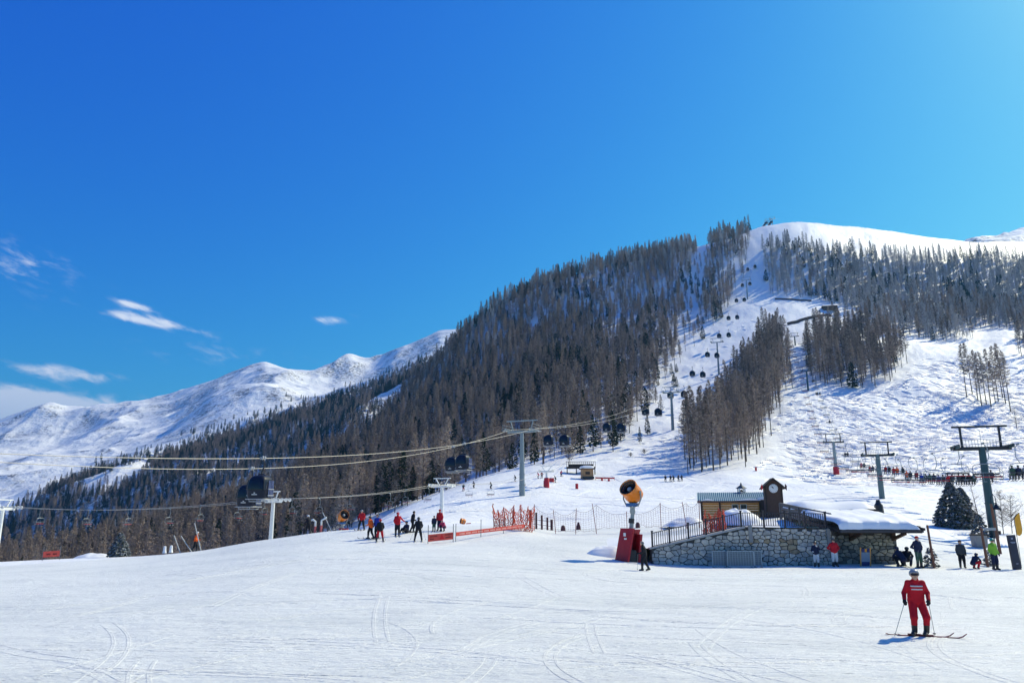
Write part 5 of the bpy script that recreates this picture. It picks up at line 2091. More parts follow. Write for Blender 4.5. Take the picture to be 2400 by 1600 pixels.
for sy, nm in ((1, 'front'), (-1, 'back')):
    mb = MB()
    y0, y1 = (-.75, 2.4) if sy > 0 else (5.5, 2.4)
    n2 = 34
    vs, fs = [], []
    for i in range(n2 * 3 + 1):
        x = -W / 2 - .35 + (W + .7) * i / (n2 * 3)
        b_ = .05 if i % 3 == 0 else 0
        vs += [(x, y0, hw - .12 + b_), (x, y1, hw + rise + b_)]
    for i in range(n2 * 3):
        fs.append((2 * i, 2 * i + 2, 2 * i + 3, 2 * i + 1))
    mb.add(vs, fs)
    n3 = len(vs)
    mb.add([(v_[0], v_[1], v_[2] - .10) for v_ in vs], fs)
    mb.build('roof_sheet', M_ROOFB, ch)
mb = MB(); mb.tube([(-W / 2 - .35, -.78, hw - .12), (W / 2 + .35, -.78, hw - .12)], .07, 8); mb.build('gutter', M_BROWN, ch)
mb = MB()
for xa, xb in ((-W / 2 + .1, -W / 2 + 1.2), (.4, W / 2 + .2)):
    mb.tube([(xa, -.72, hw - .02), ((xa + xb) / 2, -.74, hw + .05), (xb, -.72, hw - .02)], [.03, .10, .05], 8)
mb.build('eave_snow', M_SNOWCAP, ch, smooth=True)
cu = thing('bell_turret', 'small pale bell turret on the ridge of the blue chalet roof', 'turret', (P(1738, 1155, CY + 2.4).x, CY + 2.4, zr - .02))
for sx in (-1, 1):
    for sy in (-1, 1):
        mb = MB(); mb.box((sx * .28, sy * .28, .28), (.10, .10, .56)); mb.build('post', M_WHITE, cu)
mb = MB(); mb.box((0, 0, .08), (.72, .72, .16)); mb.build('base', M_GWOOD, cu)
mb = MB(); mb.lathe([(.62, .52), (.40, .66), (.12, .86), (.03, 1.15)], 4); mb.build('roof', M_GWOOD, cu)
mb = MB(); mb.lathe([(.16, .2), (.13, .3), (.06, .42)], 10); mb.build('bell', M_BROWN, cu)
# lean-to with snow on its sloping roof, right of the chalet
lt = thing('lean_to', 'dark timber lean-to with snowy sloping roof between chalet and clock tower', 'shed')
pa, pb = P(1787, 1170, 73), P(1862, 1193, 71)
mb = MB(); mb.prism([(pa.x, pa.z - 2.2), (pb.x, pa.z - 2.2), (pb.x, pb.z), (pa.x, pa.z)], 2.6, off=71.5); mb.build('wall', M_DWOOD, lt)
mb = MB(); mb.prism([(pa.x - .1, pa.z + .01), (pb.x + .3, pb.z - .08), (pb.x + .3, pb.z + .10), (pa.x - .1, pa.z + .2)], 3.0, off=71.25); mb.build('roof_snow', M_SNOWCAP, lt)

# ---- clock tower
TY = 70.0
tl, tr = P(1796, 1170, TY), P(1833, 1170, TY)
tx = (tl.x + tr.x) / 2
tzb = ground(tx, TY) - .5
tz = P(1812, 1137, TY).z
tw_ = tr.x - tl.x
ct = thing('clock_tower', 'dark brown wooden clock tower with white clock face above the chalet', 'clock tower', (tx, TY, tzb), R(-11))
HT = tz - tzb
mb = MB(); mb.box((0, .75, HT / 2), (tw_, 1.5, HT)); mb.build('shaft', M_BROWN, ct)
for sx in (-1, 1):
    mb = MB(); mb.box((sx * tw_ / 2, -.01, HT / 2), (.12, .12, HT)); mb.build('corner_post', M_DWOOD, ct)
mb = MB(); mb.prism([(-tw_ / 2, HT - .01), (tw_ / 2, HT - .01), (0, HT + .52)], 1.5, off=0); mb.build('gable', M_BROWN, ct)
mb = MB()
prof = [(-1.02, -.34), (-.86, -.16), (0, .56), (.86, -.16), (1.02, -.34), (1.02, -.24), (.86, -.03), (0, .70), (-.86, -.03), (-1.02, -.24)]
for a_, b_ in ((0, 5), (5, 10)):
    pass
mb.prism([(x, HT + z) for x, z in prof], 2.2, off=-.35)
mb.build('roof', M_DWOOD, ct)
for sx in (-1, 1):
    mb = MB(); mb.prism([(sx * .96, HT - .28), (sx * 1.12, HT - .46), (sx * 1.16, HT - .08), (sx * 1.02, HT + .14)], .12, off=-.36); mb.build('eave_horn', M_RED if sx < 0 else M_BROWN, ct)
fz = P(1812, 1144, TY).z - tzb
mb = MB(); mb.lathe([(.40, 0), (.40, .05), (.37, .06)], 32, axis=(0, -1, 0), origin=(0, -.02, fz)); fc = mb.build('clock_face', mat('clock_white', (.80, .80, .78), .4), ct)
mb = MB()
for q in range(12):
    a_ = q * math.pi / 6
    mb.beam((math.sin(a_) * .30, -.088, fz + math.cos(a_) * .30), (math.sin(a_) * .35, -.088, fz + math.cos(a_) * .35), .03, .012, up=(0, 1, 0))
mb.build('hour_marks', M_BLACK, fc)
for nm, ang, ln, wd in (('hour_hand', -28, .20, .05), ('minute_hand', -48, .30, .035)):
    a_ = R(ang)
    mb = MB(); mb.beam((0, -.10, fz), (math.sin(a_) * ln, -.10, fz + math.cos(a_) * ln), wd, .015, up=(0, 1, 0)); mb.build(nm, M_BLACK, fc)

# snow heap in front of the chalet
def heap(u, v, y, w, h, d, label):
    c = P(u, v, y)
    c.z = ground(c.x, c.y)
    nn = 28
    vs = []
    for j in range(nn + 1):
        for i in range(nn + 1):
            a, b = i / nn * 2 - 1, j / nn * 2 - 1
            r_ = min(1, math.hypot(a, b))
            vs.append((a * w / 2, b * d / 2, h * (1 - r_ ** 2.2) ** .9 * (1 + .3 * float(fbm(np.array(a * 2 + u), np.array(b * 2), 3, 91))) - .12))
    fs = [(j * (nn + 1) + i, j * (nn + 1) + i + 1, (j + 1) * (nn + 1) + i + 1, (j + 1) * (nn + 1) + i) for j in range(nn) for i in range(nn)]
    o = MB().add(vs, fs).build('snow_heap', M_SNOWCAP, None, c, smooth=True)
    tag(o, label, 'snow heap')
    return o


heap(1732, 1200, 66, 4.2, 1.45, 3.0, 'rounded heap of snow in front of the blue-roofed chalet')
heap(1608, 1195, 72, 4.6, .8, 3.0, 'snow heap left of the chalet behind the net fence')
heap(220, 1306, 77, 4.2, .55, 3.0, 'low flat snow bank beside the small spruce at far left')
heap(1560, 1235, 60, 4.0, .7, 3.0, 'snow bank behind the left end of the railing')

# ------------------------------------------------------------------ snow guns, nets, banners, signs, plants
M_ORANGE = mat('orange_drum', (.72, .20, .012), .35, noise=.12, nscale=3)
M_BLUEM = mat('blue_motor', (.015, .10, .30), .4)
M_PAD = mat('red_crash_mat', (.38, .010, .018), .55, noise=.15, nscale=3, bump=.2)
M_NET = mat('orange_net', (.75, .13, .055), .7)
M_NETB = mat('brownish_net', (.26, .12, .10), .8)
M_NETPOLE = mat('net_pole', (.30, .05, .035), .5)
M_BANNER = mat('coral_banner', (.72, .085, .055), .6, noise=.08, nscale=4)
M_BANNERT = mat('banner_print', (.16, .02, .02), .7)
M_BANNERW = mat('banner_pale_print', (.78, .42, .36), .7)
M_POST = mat('wood_post', (.17, .075, .045), .75, noise=.3, nscale=6, bump=.3)


def snow_gun(loc, axis, r, label, mast, base_kind):
    """fan snow gun: drum with nozzle rings on a yoke and mast"""
    loc = Vector(loc)
    t = thing('snow_gun', label, 'snow gun', loc, 0, 'snow guns')
    ax = Vector(axis).normalized()
    top = Vector(mast)                 # centre of the drum relative to the base
    L = r * 1.75
    mb = MB()
    mb.lathe([(r * .80, -L * .5), (r * .93, -L * .42), (r * .98, -L * .1), (r * .95, L * .32), (r * .99, L * .38), (r * 1.0, L * .44)], 28, axis=ax, origin=top, cap=False)
    mb.lathe([(r * .76, -L * .49), (r * .88, L * .43)], 28, axis=ax, origin=top, cap=False)
    dr = mb.build('drum', M_ORANGE, t, smooth=True)
    mb = MB(); mb.lathe([(r * .79, -L * .47), (r * .2, -L * .46), (.0, -L * .46)], 24, axis=ax, origin=top); mb.build('intake_grille', M_BLACK, dr)
    mb = MB()
    lip = MB(); lip.lathe([(r * .88, L * .44), (r * .97, L * .53), (r * 1.01, L * .43)], 28, axis=ax, origin=top, cap=False); lip.build('rim', M_ORANGE, dr, smooth=True)
    for k, (rr, h) in enumerate(((.84, .42), (.66, .36))):
        mb.lathe([(r * (rr - .12), L * h), (r * (rr - .03), L * (h + .06)), (r * rr, L * h)], 28, axis=ax, origin=top, cap=False, mi=0)
    mb.lathe([(r * .90, L * .20), (0.001, L * .18)], 24, axis=ax, origin=top, mi=0)
    mb.build('nozzle_rings', M_BLACK, dr, smooth=True)
    mb = MB()
    s_ = ax.cross(Vector((0, 0, 1))).normalized(); t_ = s_.cross(ax)
    for q in range(18):
        a = q * math.pi / 9
        mb.lathe([(r * .045, L * .44), (r * .03, L * .53)], 6, axis=ax, origin=top + (s_ * math.cos(a) + t_ * math.sin(a)) * r * .92)
    mb.build('nozzles', M_GREY, dr)
    mb = MB(); mb.lathe([(r * .24, L * .18), (r * .24, L * .34), (r * .10, L * .40)], 16, axis=ax, origin=top); mb.build('hub', M_GREY, dr, smooth=True)
    # yoke on both sides of the drum
    sd_ = Vector((ax.y, -ax.x, 0)).normalized()
    mb = MB()
    for e in (-1, 1):
        mb.tube([top + sd_ * (e * r * 1.06), top + sd_ * (e * r * 1.10) - Vector((0, 0, r * .7)), top + sd_ * (e * r * .75) - Vector((0, 0, r * 1.35)), top - Vector((0, 0, r * 1.55))], r * .07, 8)
        mb.lathe([(r * .16, 0), (r * .16, r * .10)], 10, axis=sd_ * e, origin=top + sd_ * (e * r * 1.0))
    mb.build('yoke', M_STEEL, t, smooth=True)
    mb = MB(); mb.box(top - Vector((0, 0, r * 1.28)), (r * 1.1, r * .7, r * .34), rz=math.atan2(sd_.y, sd_.x)); mb.build('compressor', M_BLUEM, t)
    j = top - Vector((0, 0, r * 1.5))
    mb = MB(); mb.lathe([(r * .22, -r * .75), (r * .30, -r * .5), (r * .24, -r * .1), (r * .30, r * .02)], 12, axis=(0, 0, 1), origin=j); mb.build('swivel', M_STEEL, t, smooth=True)
    if base_kind == 'mast':
        foot = Vector((top.x * .15, 0, -.3))
        mb = MB(); mb.tube([foot, foot.lerp(j, .42), j - Vector((0, 0, r * .7))], [.19, .17, .13], 12); mb.build('mast', M_STEEL, t, smooth=True)
        mb = MB(); mb.tube([foot.lerp(j, .72), foot.lerp(j, .80)], .20, 12); mb.build('collar', M_BLACK, t)
        mb = MB()
        mb.box((.05, -.05, .25), (1.05, .9, .9)); mb.box((.0, -.42, .95), (.55, .3, .55)); mb.build('plinth', M_BLACK, t)
        mb = MB(); mb.box((-.02, -.60, .62), (.32, .12, .42)); mb.build('valve_box', M_BLUEM, t)
    else:
        mb = MB()
        for a in (0.3, 2.4, 4.5):
            mb.tube([j - Vector((0, 0, r * .6)), Vector((math.cos(a) * r * 1.3, math.sin(a) * r * 1.3, -.15))], r * .09, 8)
        mb.tube([j, Vector((j.x, j.y, j.z * .35))], r * .14, 8)
        mb.build('tripod', M_STEEL, t)
        mb = MB(); mb.beam((-r * .8, -r * .3, r * .25), (r * .9, -r * .3, .12), r * .35, r * .3); mb.build('tow_bar', M_RED, t)
    return t


g0 = hit(1455, 1299, 30, 70)
g0 = Vector((g0.x, 52.5, ground(g0.x, 52.5)))
hd_ = P(1481, 1153, 52.3) - g0
gun = snow_gun(g0, (-.55, -.58, .58), .66, 'big orange snow gun on a tall lance with red padding, left of the ramp wall', hd_, 'mast')


def quilt(parent, name, a, b, h, lean, th=.16):
    """padded mat standing between two ground points, leaning"""
    a, b = Vector(a), Vector(b)
    mb = MB()
    d = (b - a).normalized(); n = Vector((d.y, -d.x, 0))
    nu, nv = 6, 8
    vs = []
    for k in (0, 1):
        for j_ in range(nv + 1):
            for i in range(nu + 1):
                p = a.lerp(b, i / nu) + Vector(lean) * (j_ / nv) + Vector((0, 0, h * j_ / nv))
                bul = .05 * math.sin(math.pi * i / nu) * math.sin(math.pi * j_ / nv)
                vs.append(p + n * ((th / 2 + bul) * (1 if k else -1)))
    m_ = (nu + 1) * (nv + 1)
    fs = []
    for k in (0, 1):
        for j_ in range(nv):
            for i in range(nu):
                q = k * m_ + j_ * (nu + 1) + i
                fs.append((q, q + 1, q + nu + 2, q + nu + 1))
    edge = [i for i in range(nu + 1)] + [j_ * (nu + 1) + nu for j_ in range(1, nv + 1)] + [nv * (nu + 1) + i for i in range(nu - 1, -1, -1)] + [j_ * (nu + 1) for j_ in range(nv - 1, 0, -1)]
    for q in range(len(edge)):
        e0, e1 = edge[q], edge[(q + 1) % len(edge)]
        fs.append((e0, e1, e1 + m_, e0 + m_))
    mb.add(vs, fs)
    return mb.build(name, M_PAD, parent, smooth=True)


pd = thing('crash_padding', 'tall red crash padding wrapped round the foot of the big snow gun', 'crash mat', g0)
p1 = quilt(pd, 'mat', (-.85, -.15, -.2), (-.10, -1.0, -.2), 2.35, (.50, .05, 0))
quilt(pd, 'mat', (-.85, -.10, -.2), (.55, .95, -.2), 2.25, (.52, -.1, 0))
quilt(pd, 'mat', (.75, -.45, -.2), (.60, .90, -.2), 1.95, (.22, 0, 0))
mb = MB(); c_ = Vector((-.21, -.62, 1.75)); mb.box(c_ + Vector((-.02, -.16, 0)), (.20, .02, .22), rz=-.85); mb.box(c_ + Vector((.02, -.19, -.28)), (.22, .02, .10), rz=-.85)
mb.build('white_print', M_WHITE, p1)
heap(1425, 1290, 54.5, 3.6, .75, 2.6, 'snow drift banked up behind the red padding of the snow gun')

g1 = on_ground(806, 72)
snow_gun(g1, (.62, -.70, .36), .50, 'orange snow gun on a tripod at the edge of the piste, before the brown wood', P(803, 1209, 72) - g1, 'tripod')
g2 = on_ground(1098, 88)
snow_gun(g2, (-.9, -.35, .2), .32, 'small distant orange snow gun behind the long coral banner', P(1085, 1221, 88) - g2, 'tripod')

# ---- safety nets
def net_mesh(a, b, ha, hb, sag, nu, nv, w, bottom=.12, wob=0.0, seed=0):
    """net of crossing strands between two posts (a, b feet), sagging top edge"""
    rg = np.random.default_rng(seed)
    mb = MB()
    a, b = Vector(a), Vector(b)
    grid = []
    for i in range(nu + 1):
        t = i / nu
        p = a.lerp(b, t)
        p.z = a.z + (b.z - a.z) * t
        top = (ha + (hb - ha) * t) - sag * 4 * t * (1 - t)
        lo = bottom * (1 + 3 * 4 * t * (1 - t) * rg.random() * .3)
        colm = []
        for j_ in range(nv + 1):
            s = j_ / nv
            colm.append(p + Vector((rg.normal(0, wob) , rg.normal(0, wob) - .12 * math.sin(math.pi * s) * math.sin(math.pi * t), lo + (top - lo) * s)))
        grid.append(colm)
    for i in range(nu + 1):
        for j_ in range(nv + 1):
            if i < nu and (i + j_) % 1 == 0:
                q = grid[i + 1][j_]
                mb.beam(grid[i][j_], q, w * (2.2 if j_ in (0, nv) else 1), w * (2.2 if j_ in (0, nv) else 1))
            if j_ < nv:
                mb.beam(grid[i][j_], grid[i][j_ + 1], w, w)
    return mb


nf = thing('net_fence', 'long sagging brownish safety net on thin posts behind the snow gun', 'net fence')
fence_pts = [(1253, 70, 2.25, 0), (1303, 70, 2.0, -6), (1349, 70, 2.2, 3), (1399, 70, 2.6, -8), (1470, 70, 1.8, 0), (1550, 69, 2.4, 0), (1611, 68, 2.2, -9), (1640, 67, 2.3, 2)]
base = []
for u, y, h, tilt in fence_pts:
    p = on_ground(u, y)
    base.append(p)
    mb = MB(); mb.tube([p - Vector((0, 0, .3)), p + Vector((math.tan(R(tilt)) * h, 0, h + .12))], .03, 6); mb.build('post', M_NETPOLE, nf)
for i in range(len(base) - 1):
    sp_ = (base[i + 1] - base[i]).length
    mb = net_mesh(base[i], base[i + 1], fence_pts[i][2], fence_pts[i + 1][2], .45, int(sp_ / .22), 9, .010, .35 if i > 2 else .2, .02, i)
    o = mb.build('net', M_NETB, nf); o['kind'] = 'stuff'
# orange net bundles
def net_bundle(label, u0, u1, y, h, n, seed):
    rg = np.random.default_rng(seed)
    t = thing('orange_net', label, 'safety net')
    feet = []
    for q in range(n):
        u = u0 + (u1 - u0) * (q + rg.uniform(-.2, .2)) / (n - 1)
        p = on_ground(u, y + rg.uniform(-.6, .6))
        hh = h * rg.uniform(.75, 1.15)
        tp_ = p + Vector((rg.normal(0, .22), rg.normal(0, .15), hh))
        mb = MB(); mb.tube([p - Vector((0, 0, .2)), tp_], .028, 6); mb.build('pole', M_NETPOLE, t)
        feet.append((p, tp_))
    for i in range(n - 1):
        (a, at), (b, bt) = feet[i], feet[i + 1]
        mb = MB()
        nu, nv = 6, 12
        for k in range(nu + 1):
            s = k / nu
            f0, f1 = a.lerp(b, s), at.lerp(bt, s)
            f1 = f1 - Vector((0, 0, 4 * .8 * h * rg.uniform(.15, .4) * s * (1 - s)))
            pts_ = [f0.lerp(f1, j_ / nv) + Vector((rg.normal(0, .05), rg.normal(0, .12), rg.normal(0, .03))) for j_ in range(nv + 1)]
            for j_ in range(nv):
                mb.beam(pts_[j_], pts_[j_ + 1], .034)
            if k:
                for j_ in range(nv + 1):
                    mb.beam(prev_[j_], pts_[j_], .030)
            prev_ = pts_
        o = mb.build('net', M_NET, t); o['kind'] = 'stuff'
    return t


net_bundle('crumpled orange safety net on red poles at the foot of the tall gondola pylon', 1160, 1246, 67, 2.1, 8, 3)
net_bundle('heap of orange safety netting in front of the chalet', 1648, 1704, 63, 1.9, 9, 9)

# padded queue posts behind the net
qp = thing('queue_gate', 'row of dark maroon padded posts with rails right of the gondola pylon', 'gate')
for q, u in enumerate((1243, 1257, 1270, 1283, 1293)):
    p = on_ground(u, 74 + q * .6)
    mb = MB(); mb.tube([p - Vector((0, 0, .2)), p + Vector((0, 0, 1.75 - .18 * q))], .13 if q in (0, 4) else .10, 8); mb.build('post', mat('maroon_pad', (.06, .012, .02), .6), qp)
for zz in (.45, .9):
    mb = MB(); mb.beam(on_ground(1243, 74) + Vector((0, 0, zz)), on_ground(1296, 76.5) + Vector((0, 0, zz - .1)), .04); mb.build('rail', M_BLACK, qp)
for u, v, y, lab in ((1320, 1229, 76, 'first'), (1356, 1222, 78, 'second'), (1495, 1218, 76, 'third'), (1583, 1210, 74, 'fourth')):
    p = on_ground(u, y)
    mb = MB(); mb.lathe([(.24, -.1), (.22, .35), (.15, .5), (.10, .75 if lab == 'second' else .55)], 9, origin=p)
    tag(mb.build('marker_post', mat('maroon_pad'), smooth=True), '%s small dark padded stump behind the net fence, from the left' % lab, 'marker', 'padded stumps behind the net')

# ---- banners
def banner(label, p0, p1, z0, z1, h, marks, poles, tri=False, name='banner', pale=False):
    """fabric strip between two ground points; z0, z1: lower edge above the ground"""
    t = thing(name, label, 'banner', p0)
    d = (p1 - p0)
    L = Vector((d.x, d.y, 0)).length
    n = 24
    e = Vector((d.x, d.y, 0)).normalized()
    front = Vector((e.y, -e.x, 0))
    mb = MB()
    vs = []
    for k in (0, 1):
        for i in range(n + 1):
            s = i / n
            b_ = Vector((e.x * L * s, e.y * L * s, d.z * s))
            off = front * (.03 * math.sin(s * 11 + 1) + (.012 if k else 0))
            vs += [b_ + Vector((0, 0, z0 + (z1 - z0) * s)) + off, b_ + Vector((0, 0, z0 + (z1 - z0) * s + h)) + off]
    m_ = 2 * (n + 1)
    fs = []
    for k in (0, 1):
        for i in range(n):
            q = k * m_ + 2 * i
            fs.append((q, q + 2, q + 3, q + 1))
    mb.add(vs, fs)
    cl_ = mb.build('cloth', M_BANNER, t)
    mk = MB()

    def at_(s, f, o=.05):
        b_ = Vector((e.x * L * s, e.y * L * s, d.z * s + z0 + (z1 - z0) * s + h * f))
        return b_ + front * (.03 * math.sin(s * 11 + 1) + o)
    for (s0, s1, f0, f1) in marks:
        mk.add([at_(s0, f0), at_(s1, f0), at_(s1, f1), at_(s0, f1)], [(0, 1, 2, 3)])
    if marks:
        mk.build('print', M_BANNERW if pale else M_BANNERT, cl_)
    if tri:
        mt = MB(); mt.add([at_(.44, .18, .055), at_(.62, .18, .055), at_(.53, .88, .055)], [(0, 1, 2)])
        mt.build('warning_triangle', mat('signal_red', (.75, .012, .010), .5), cl_)
    for s, hh in poles:
        b_ = Vector((e.x * L * s, e.y * L * s, d.z * s))
        mb = MB(); mb.tube([b_ - Vector((0, 0, .3)), b_ + Vector((0, 0, hh))], .028, 6); mb.build('pole', mat('grey_pole', (.16, .15, .15), .5), t)
    return t


def word(s0, s1, f0, f1, n, rg):
    out = []
    w = (s1 - s0) / n
    for k in range(n):
        out.append((s0 + w * k, s0 + w * (k + rg.uniform(.55, .8)), f0 + rg.uniform(0, .02), f1 - rg.uniform(0, .03)))
    return out


rgw = np.random.default_rng(4)
ba, bb = on_ground(1003, 57.5), on_ground(1062, 58.5)
banner('coral warning banner with red triangle on two poles, in front of the black-clad skiers', ba, bb, P(1003, 1269, 57.5).z - ba.z, P(1062, 1263, 58.5).z - bb.z, .52,
       word(.06, .36, .58, .78, 9, rgw) + word(.07, .22, .22, .42, 4, rgw) + word(.66, .95, .64, .84, 9, rgw) + word(.67, .93, .26, .46, 8, rgw), [(0, 1.35), (1.0, 1.35)], tri=True)
bc, bd = on_ground(1068, 58.8), on_ground(1229, 66)
banner('long narrow coral banner running up to the orange netting', bc, bd, P(1068, 1256, 58.8).z - bc.z, P(1229, 1236, 66).z - bd.z, .30,
       sum([word(.04 + .085 * q, .11 + .085 * q, .3, .7, 5, rgw) for q in range(11)], []), [(0, 1.35), (.34, 1.45), (.67, 1.2)], pale=True)
be, bf = on_ground(99, 74), on_ground(139, 74.5)
banner('small coral banner on two short red poles at the far left', be, bf, .30, .32, .55, word(.2, .44, .35, .6, 5, rgw) + word(.58, .82, .35, .6, 5, rgw), [(0, 1.3), (1, 1.3)])

# ---- poles and pipes at the left edge of the piste
M_POLEW = mat('pale_lance', (.50, .49, .46), .5)
for (ua, va, ub, vb, nm) in ((408, 1254, 427, 1294, 'left short thin pale pole leaning left, beside the person in orange'), (424, 1255, 456, 1293, 'thin pale pole leaning strongly left behind the person in orange'),
                             (456, 1225, 474, 1290, 'tallest thin pale pole, right of the person in orange'), (756, 1200, 783, 1237, 'thin pale pole leaning left near the orange tripod snow gun')):
    y = 73 if ub < 700 else 71
    b_ = on_ground(ub, y); a_ = P(ua, va, y)
    mb = MB(); mb.tube([a_ - b_, Vector((0, 0, -.4))], [.04, .05], 7); o = mb.build('snow_lance', M_POLEW, None, b_, smooth=True)
    tag(o, nm, 'pole', 'thin pale poles')
for i, (u, v) in enumerate(((385, 1279), (400, 1277))):
    b_ = on_ground(u, 74); hh = P(u, v, 74).z - b_.z
    t = thing('snowy_stake', '%s of two short snow-plastered stakes left of the leaning poles' % ('left' if i == 0 else 'right'), 'stake', b_, 0, 'snow-plastered stakes')
    mb = MB(); mb.tube([(0, 0, -.3), (0, 0, hh * .8)], .08, 7); mb.build('stake', M_GWOOD, t)
    mb = MB(); mb.lathe([(.20, hh * .15), (.14, hh * .5), (.12, hh * .95), (.03, hh)], 9); mb.build('snow', M_SNOWCAP, t, smooth=True)
for i, (u, v) in enumerate(((738, 1217), (752, 1214))):
    b_ = on_ground(u, 70.5); hh = P(u, v, 70.5).z - b_.z
    t = thing('hydrant', '%s white bent hydrant pipe with pink-red foot, left of the tripod snow gun' % ('left' if i == 0 else 'right'), 'hydrant', b_, 0, 'bent hydrant pipes')
    mb = MB(); mb.tube([(0, 0, hh * .45), (0, 0, hh * .85), ((-.25 if i == 0 else .32), 0, hh), ((-.45 if i == 0 else .45), 0, hh * (.92 if i == 0 else 1.08))], .09, 8); mb.build('pipe', M_WHITE, t, smooth=True)
    mb = MB(); mb.tube([(0, 0, -.2), (0, 0, hh * .5)], .11, 8); mb.build('foot', mat('pale_red', (.55, .12, .11), .6), t, smooth=True)

# ---- right edge: signs, flag, posts, lamp
def plain_post(u, v_top, y, r, label, tilt=0.0):
    b_ = on_ground(u, y); hh = P(u, v_top, y).z - b_.z
    mb = MB(); mb.tube([(0, 0, -.3), (tilt * hh, 0, hh)], [r, r * .8], 9)
    o = mb.build('timber_post', M_POST, None, b_, smooth=True)
    tag(o, label, 'post', 'round timber posts')


plain_post(2190, 1230, 49.5, .085, 'round brown timber post beside the small snowy spruce', -.05)
plain_post(2316, 1236, 49.5, .09, 'brown timber post in front of the big dark pylon', -.05)
lp = on_ground(2345, 62)
lt_ = thing('lamp_post', 'brown timber lamp post with hanging black bell lamp, right of the big pylon', 'lamp post', lp)
lh = P(2336, 1180, 62).z - lp.z
mb = MB(); mb.tube([(0, 0, -.4), (-.2, 0, lh)], [.13, .10], 10); mb.build('pole', M_POST, lt_, smooth=True)
mb = MB(); mb.tube([(-.2, 0, lh), (-.15, 0, lh + .55), (.05, 0, lh + .78), (.22, 0, lh + .5), (.22, 0, lh + .1)], .03, 8); mb.build('arm', M_BLACK, lt_, smooth=True)
mb = MB(); mb.lathe([(.05, .12), (.08, -.05), (.20, -.25), (.34, -.42), (.34, -.47)], 16, origin=(.22, 0, lh)); mb.build('bell_shade', M_BLACK, lt_, smooth=True)
mb = MB(); mb.box((.10, -.12, lh * .42), (.12, .16, .3)); mb.build('fuse_box', M_BROWN, lt_)
sg_ = on_ground(2325, 60)
sh_ = P(2322, 1239, 60).z - sg_.z
t = thing('direction_board', 'pale grey horizontal board fixed across the foot of the big pylon', 'sign', sg_)
mb = MB(); mb.box((0, -.2, sh_), (.95, .05, .20)); mb.build('board', mat('grey_board', (.34, .36, .36), .6), t)
mb = MB(); mb.tube([(.3, -.12, -.3), (.3, -.12, sh_ + .1)], .035, 8); mb.build('stake', M_BLACK, t)

ps_ = on_ground(2384, 47.5)
t = thing('pillar_sign', 'navy blue upright information pillar with pale print at the right edge', 'sign', ps_, 0)
hh = P(2378, 1253, 47.5).z - ps_.z
lean = Matrix.Rotation(R(-2.5), 3, 'Y')
mb = MB(); mb.box(lean @ Vector((0, 0, hh / 2)), (.47, .16, hh), rot=lean); mb.build('pillar', mat('navy_panel', (.012, .016, .040), .45), t)
mb = MB()
for (x, z, w_, h_) in ((-.02, .90, .11, .09), (0, .79, .30, .035), (.01, .765, .22, .02), (.02, .17, .14, .035)):
    mb.box(lean @ Vector((x, -.085, hh * z)), (w_, .012, h_), rot=lean)
mb.build('pale_print', mat('pale_print', (.30, .33, .42), .6), t)
fl = on_ground(2393, 49.0)
t = thing('feather_flag', 'yellow-orange feather flag behind the navy pillar at the right edge', 'flag', fl)
out_ = [P(u, v, 49.0) - fl for u, v in ((2389, 1201), (2383, 1206), (2378, 1214), (2379, 1226), (2382, 1240), (2383, 1253), (2390, 1255), (2395, 1250), (2396, 1242), (2394, 1228), (2391, 1214))]
mb = MB(); mb.prism([(p.x, p.z) for p in out_], .02, off=-.01); mb.build('sail', mat('flag_yellow', (.78, .36, .02), .6, noise=.15, nscale=5), t)
mb = MB(); mb.tube([(P(2383, 1253, 49).x - fl.x + .02, .03, -.3)] + [tuple(p + Vector((-.02, .02, 0))) for p in (out_[4], out_[3], out_[2], out_[1], out_[0])], .018, 6); mb.build('pole', M_BLACK, t)

dk = on_ground(2029, 50.6)
t = thing('framed_board', 'wooden-framed picture board with blue and orange print against the stone hut', 'board', dk)
hh = P(2029, 1283, 50.6).z - dk.z
tl_ = Matrix.Rotation(R(10), 3, 'X')
for sx in (-1, 1):
    mb = MB(); mb.box(tl_ @ Vector((sx * .32, 0, hh / 2)), (.07, .05, hh + .1), rot=tl_); mb.build('frame_leg', M_WOOD, t)
for (x, z, w_, h_, c, nm) in ((0, .52, .56, .52, (.20, .25, .30), 'grey_print'), (-.15, .88, .2, .2, (.02, .03, .12), 'blue_print'), (.02, .88, .13, .18, (.70, .28, .02), 'orange_print'), (.18, .88, .16, .2, (.02, .03, .12), 'blue_print'), (0, .15, .5, .22, (.03, .04, .22), 'blue_print')):
    mb = MB(); mb.box(tl_ @ Vector((x, -.005, hh * z)), (w_, .03, hh * h_), rot=tl_); mb.build(nm, mat('board_' + nm, c, .6, noise=.3, nscale=9), t)

# ---- grey barriers
M_BARR = mat('barrier_metal', (.26, .33, .38), .45, metal=.3, noise=.15)


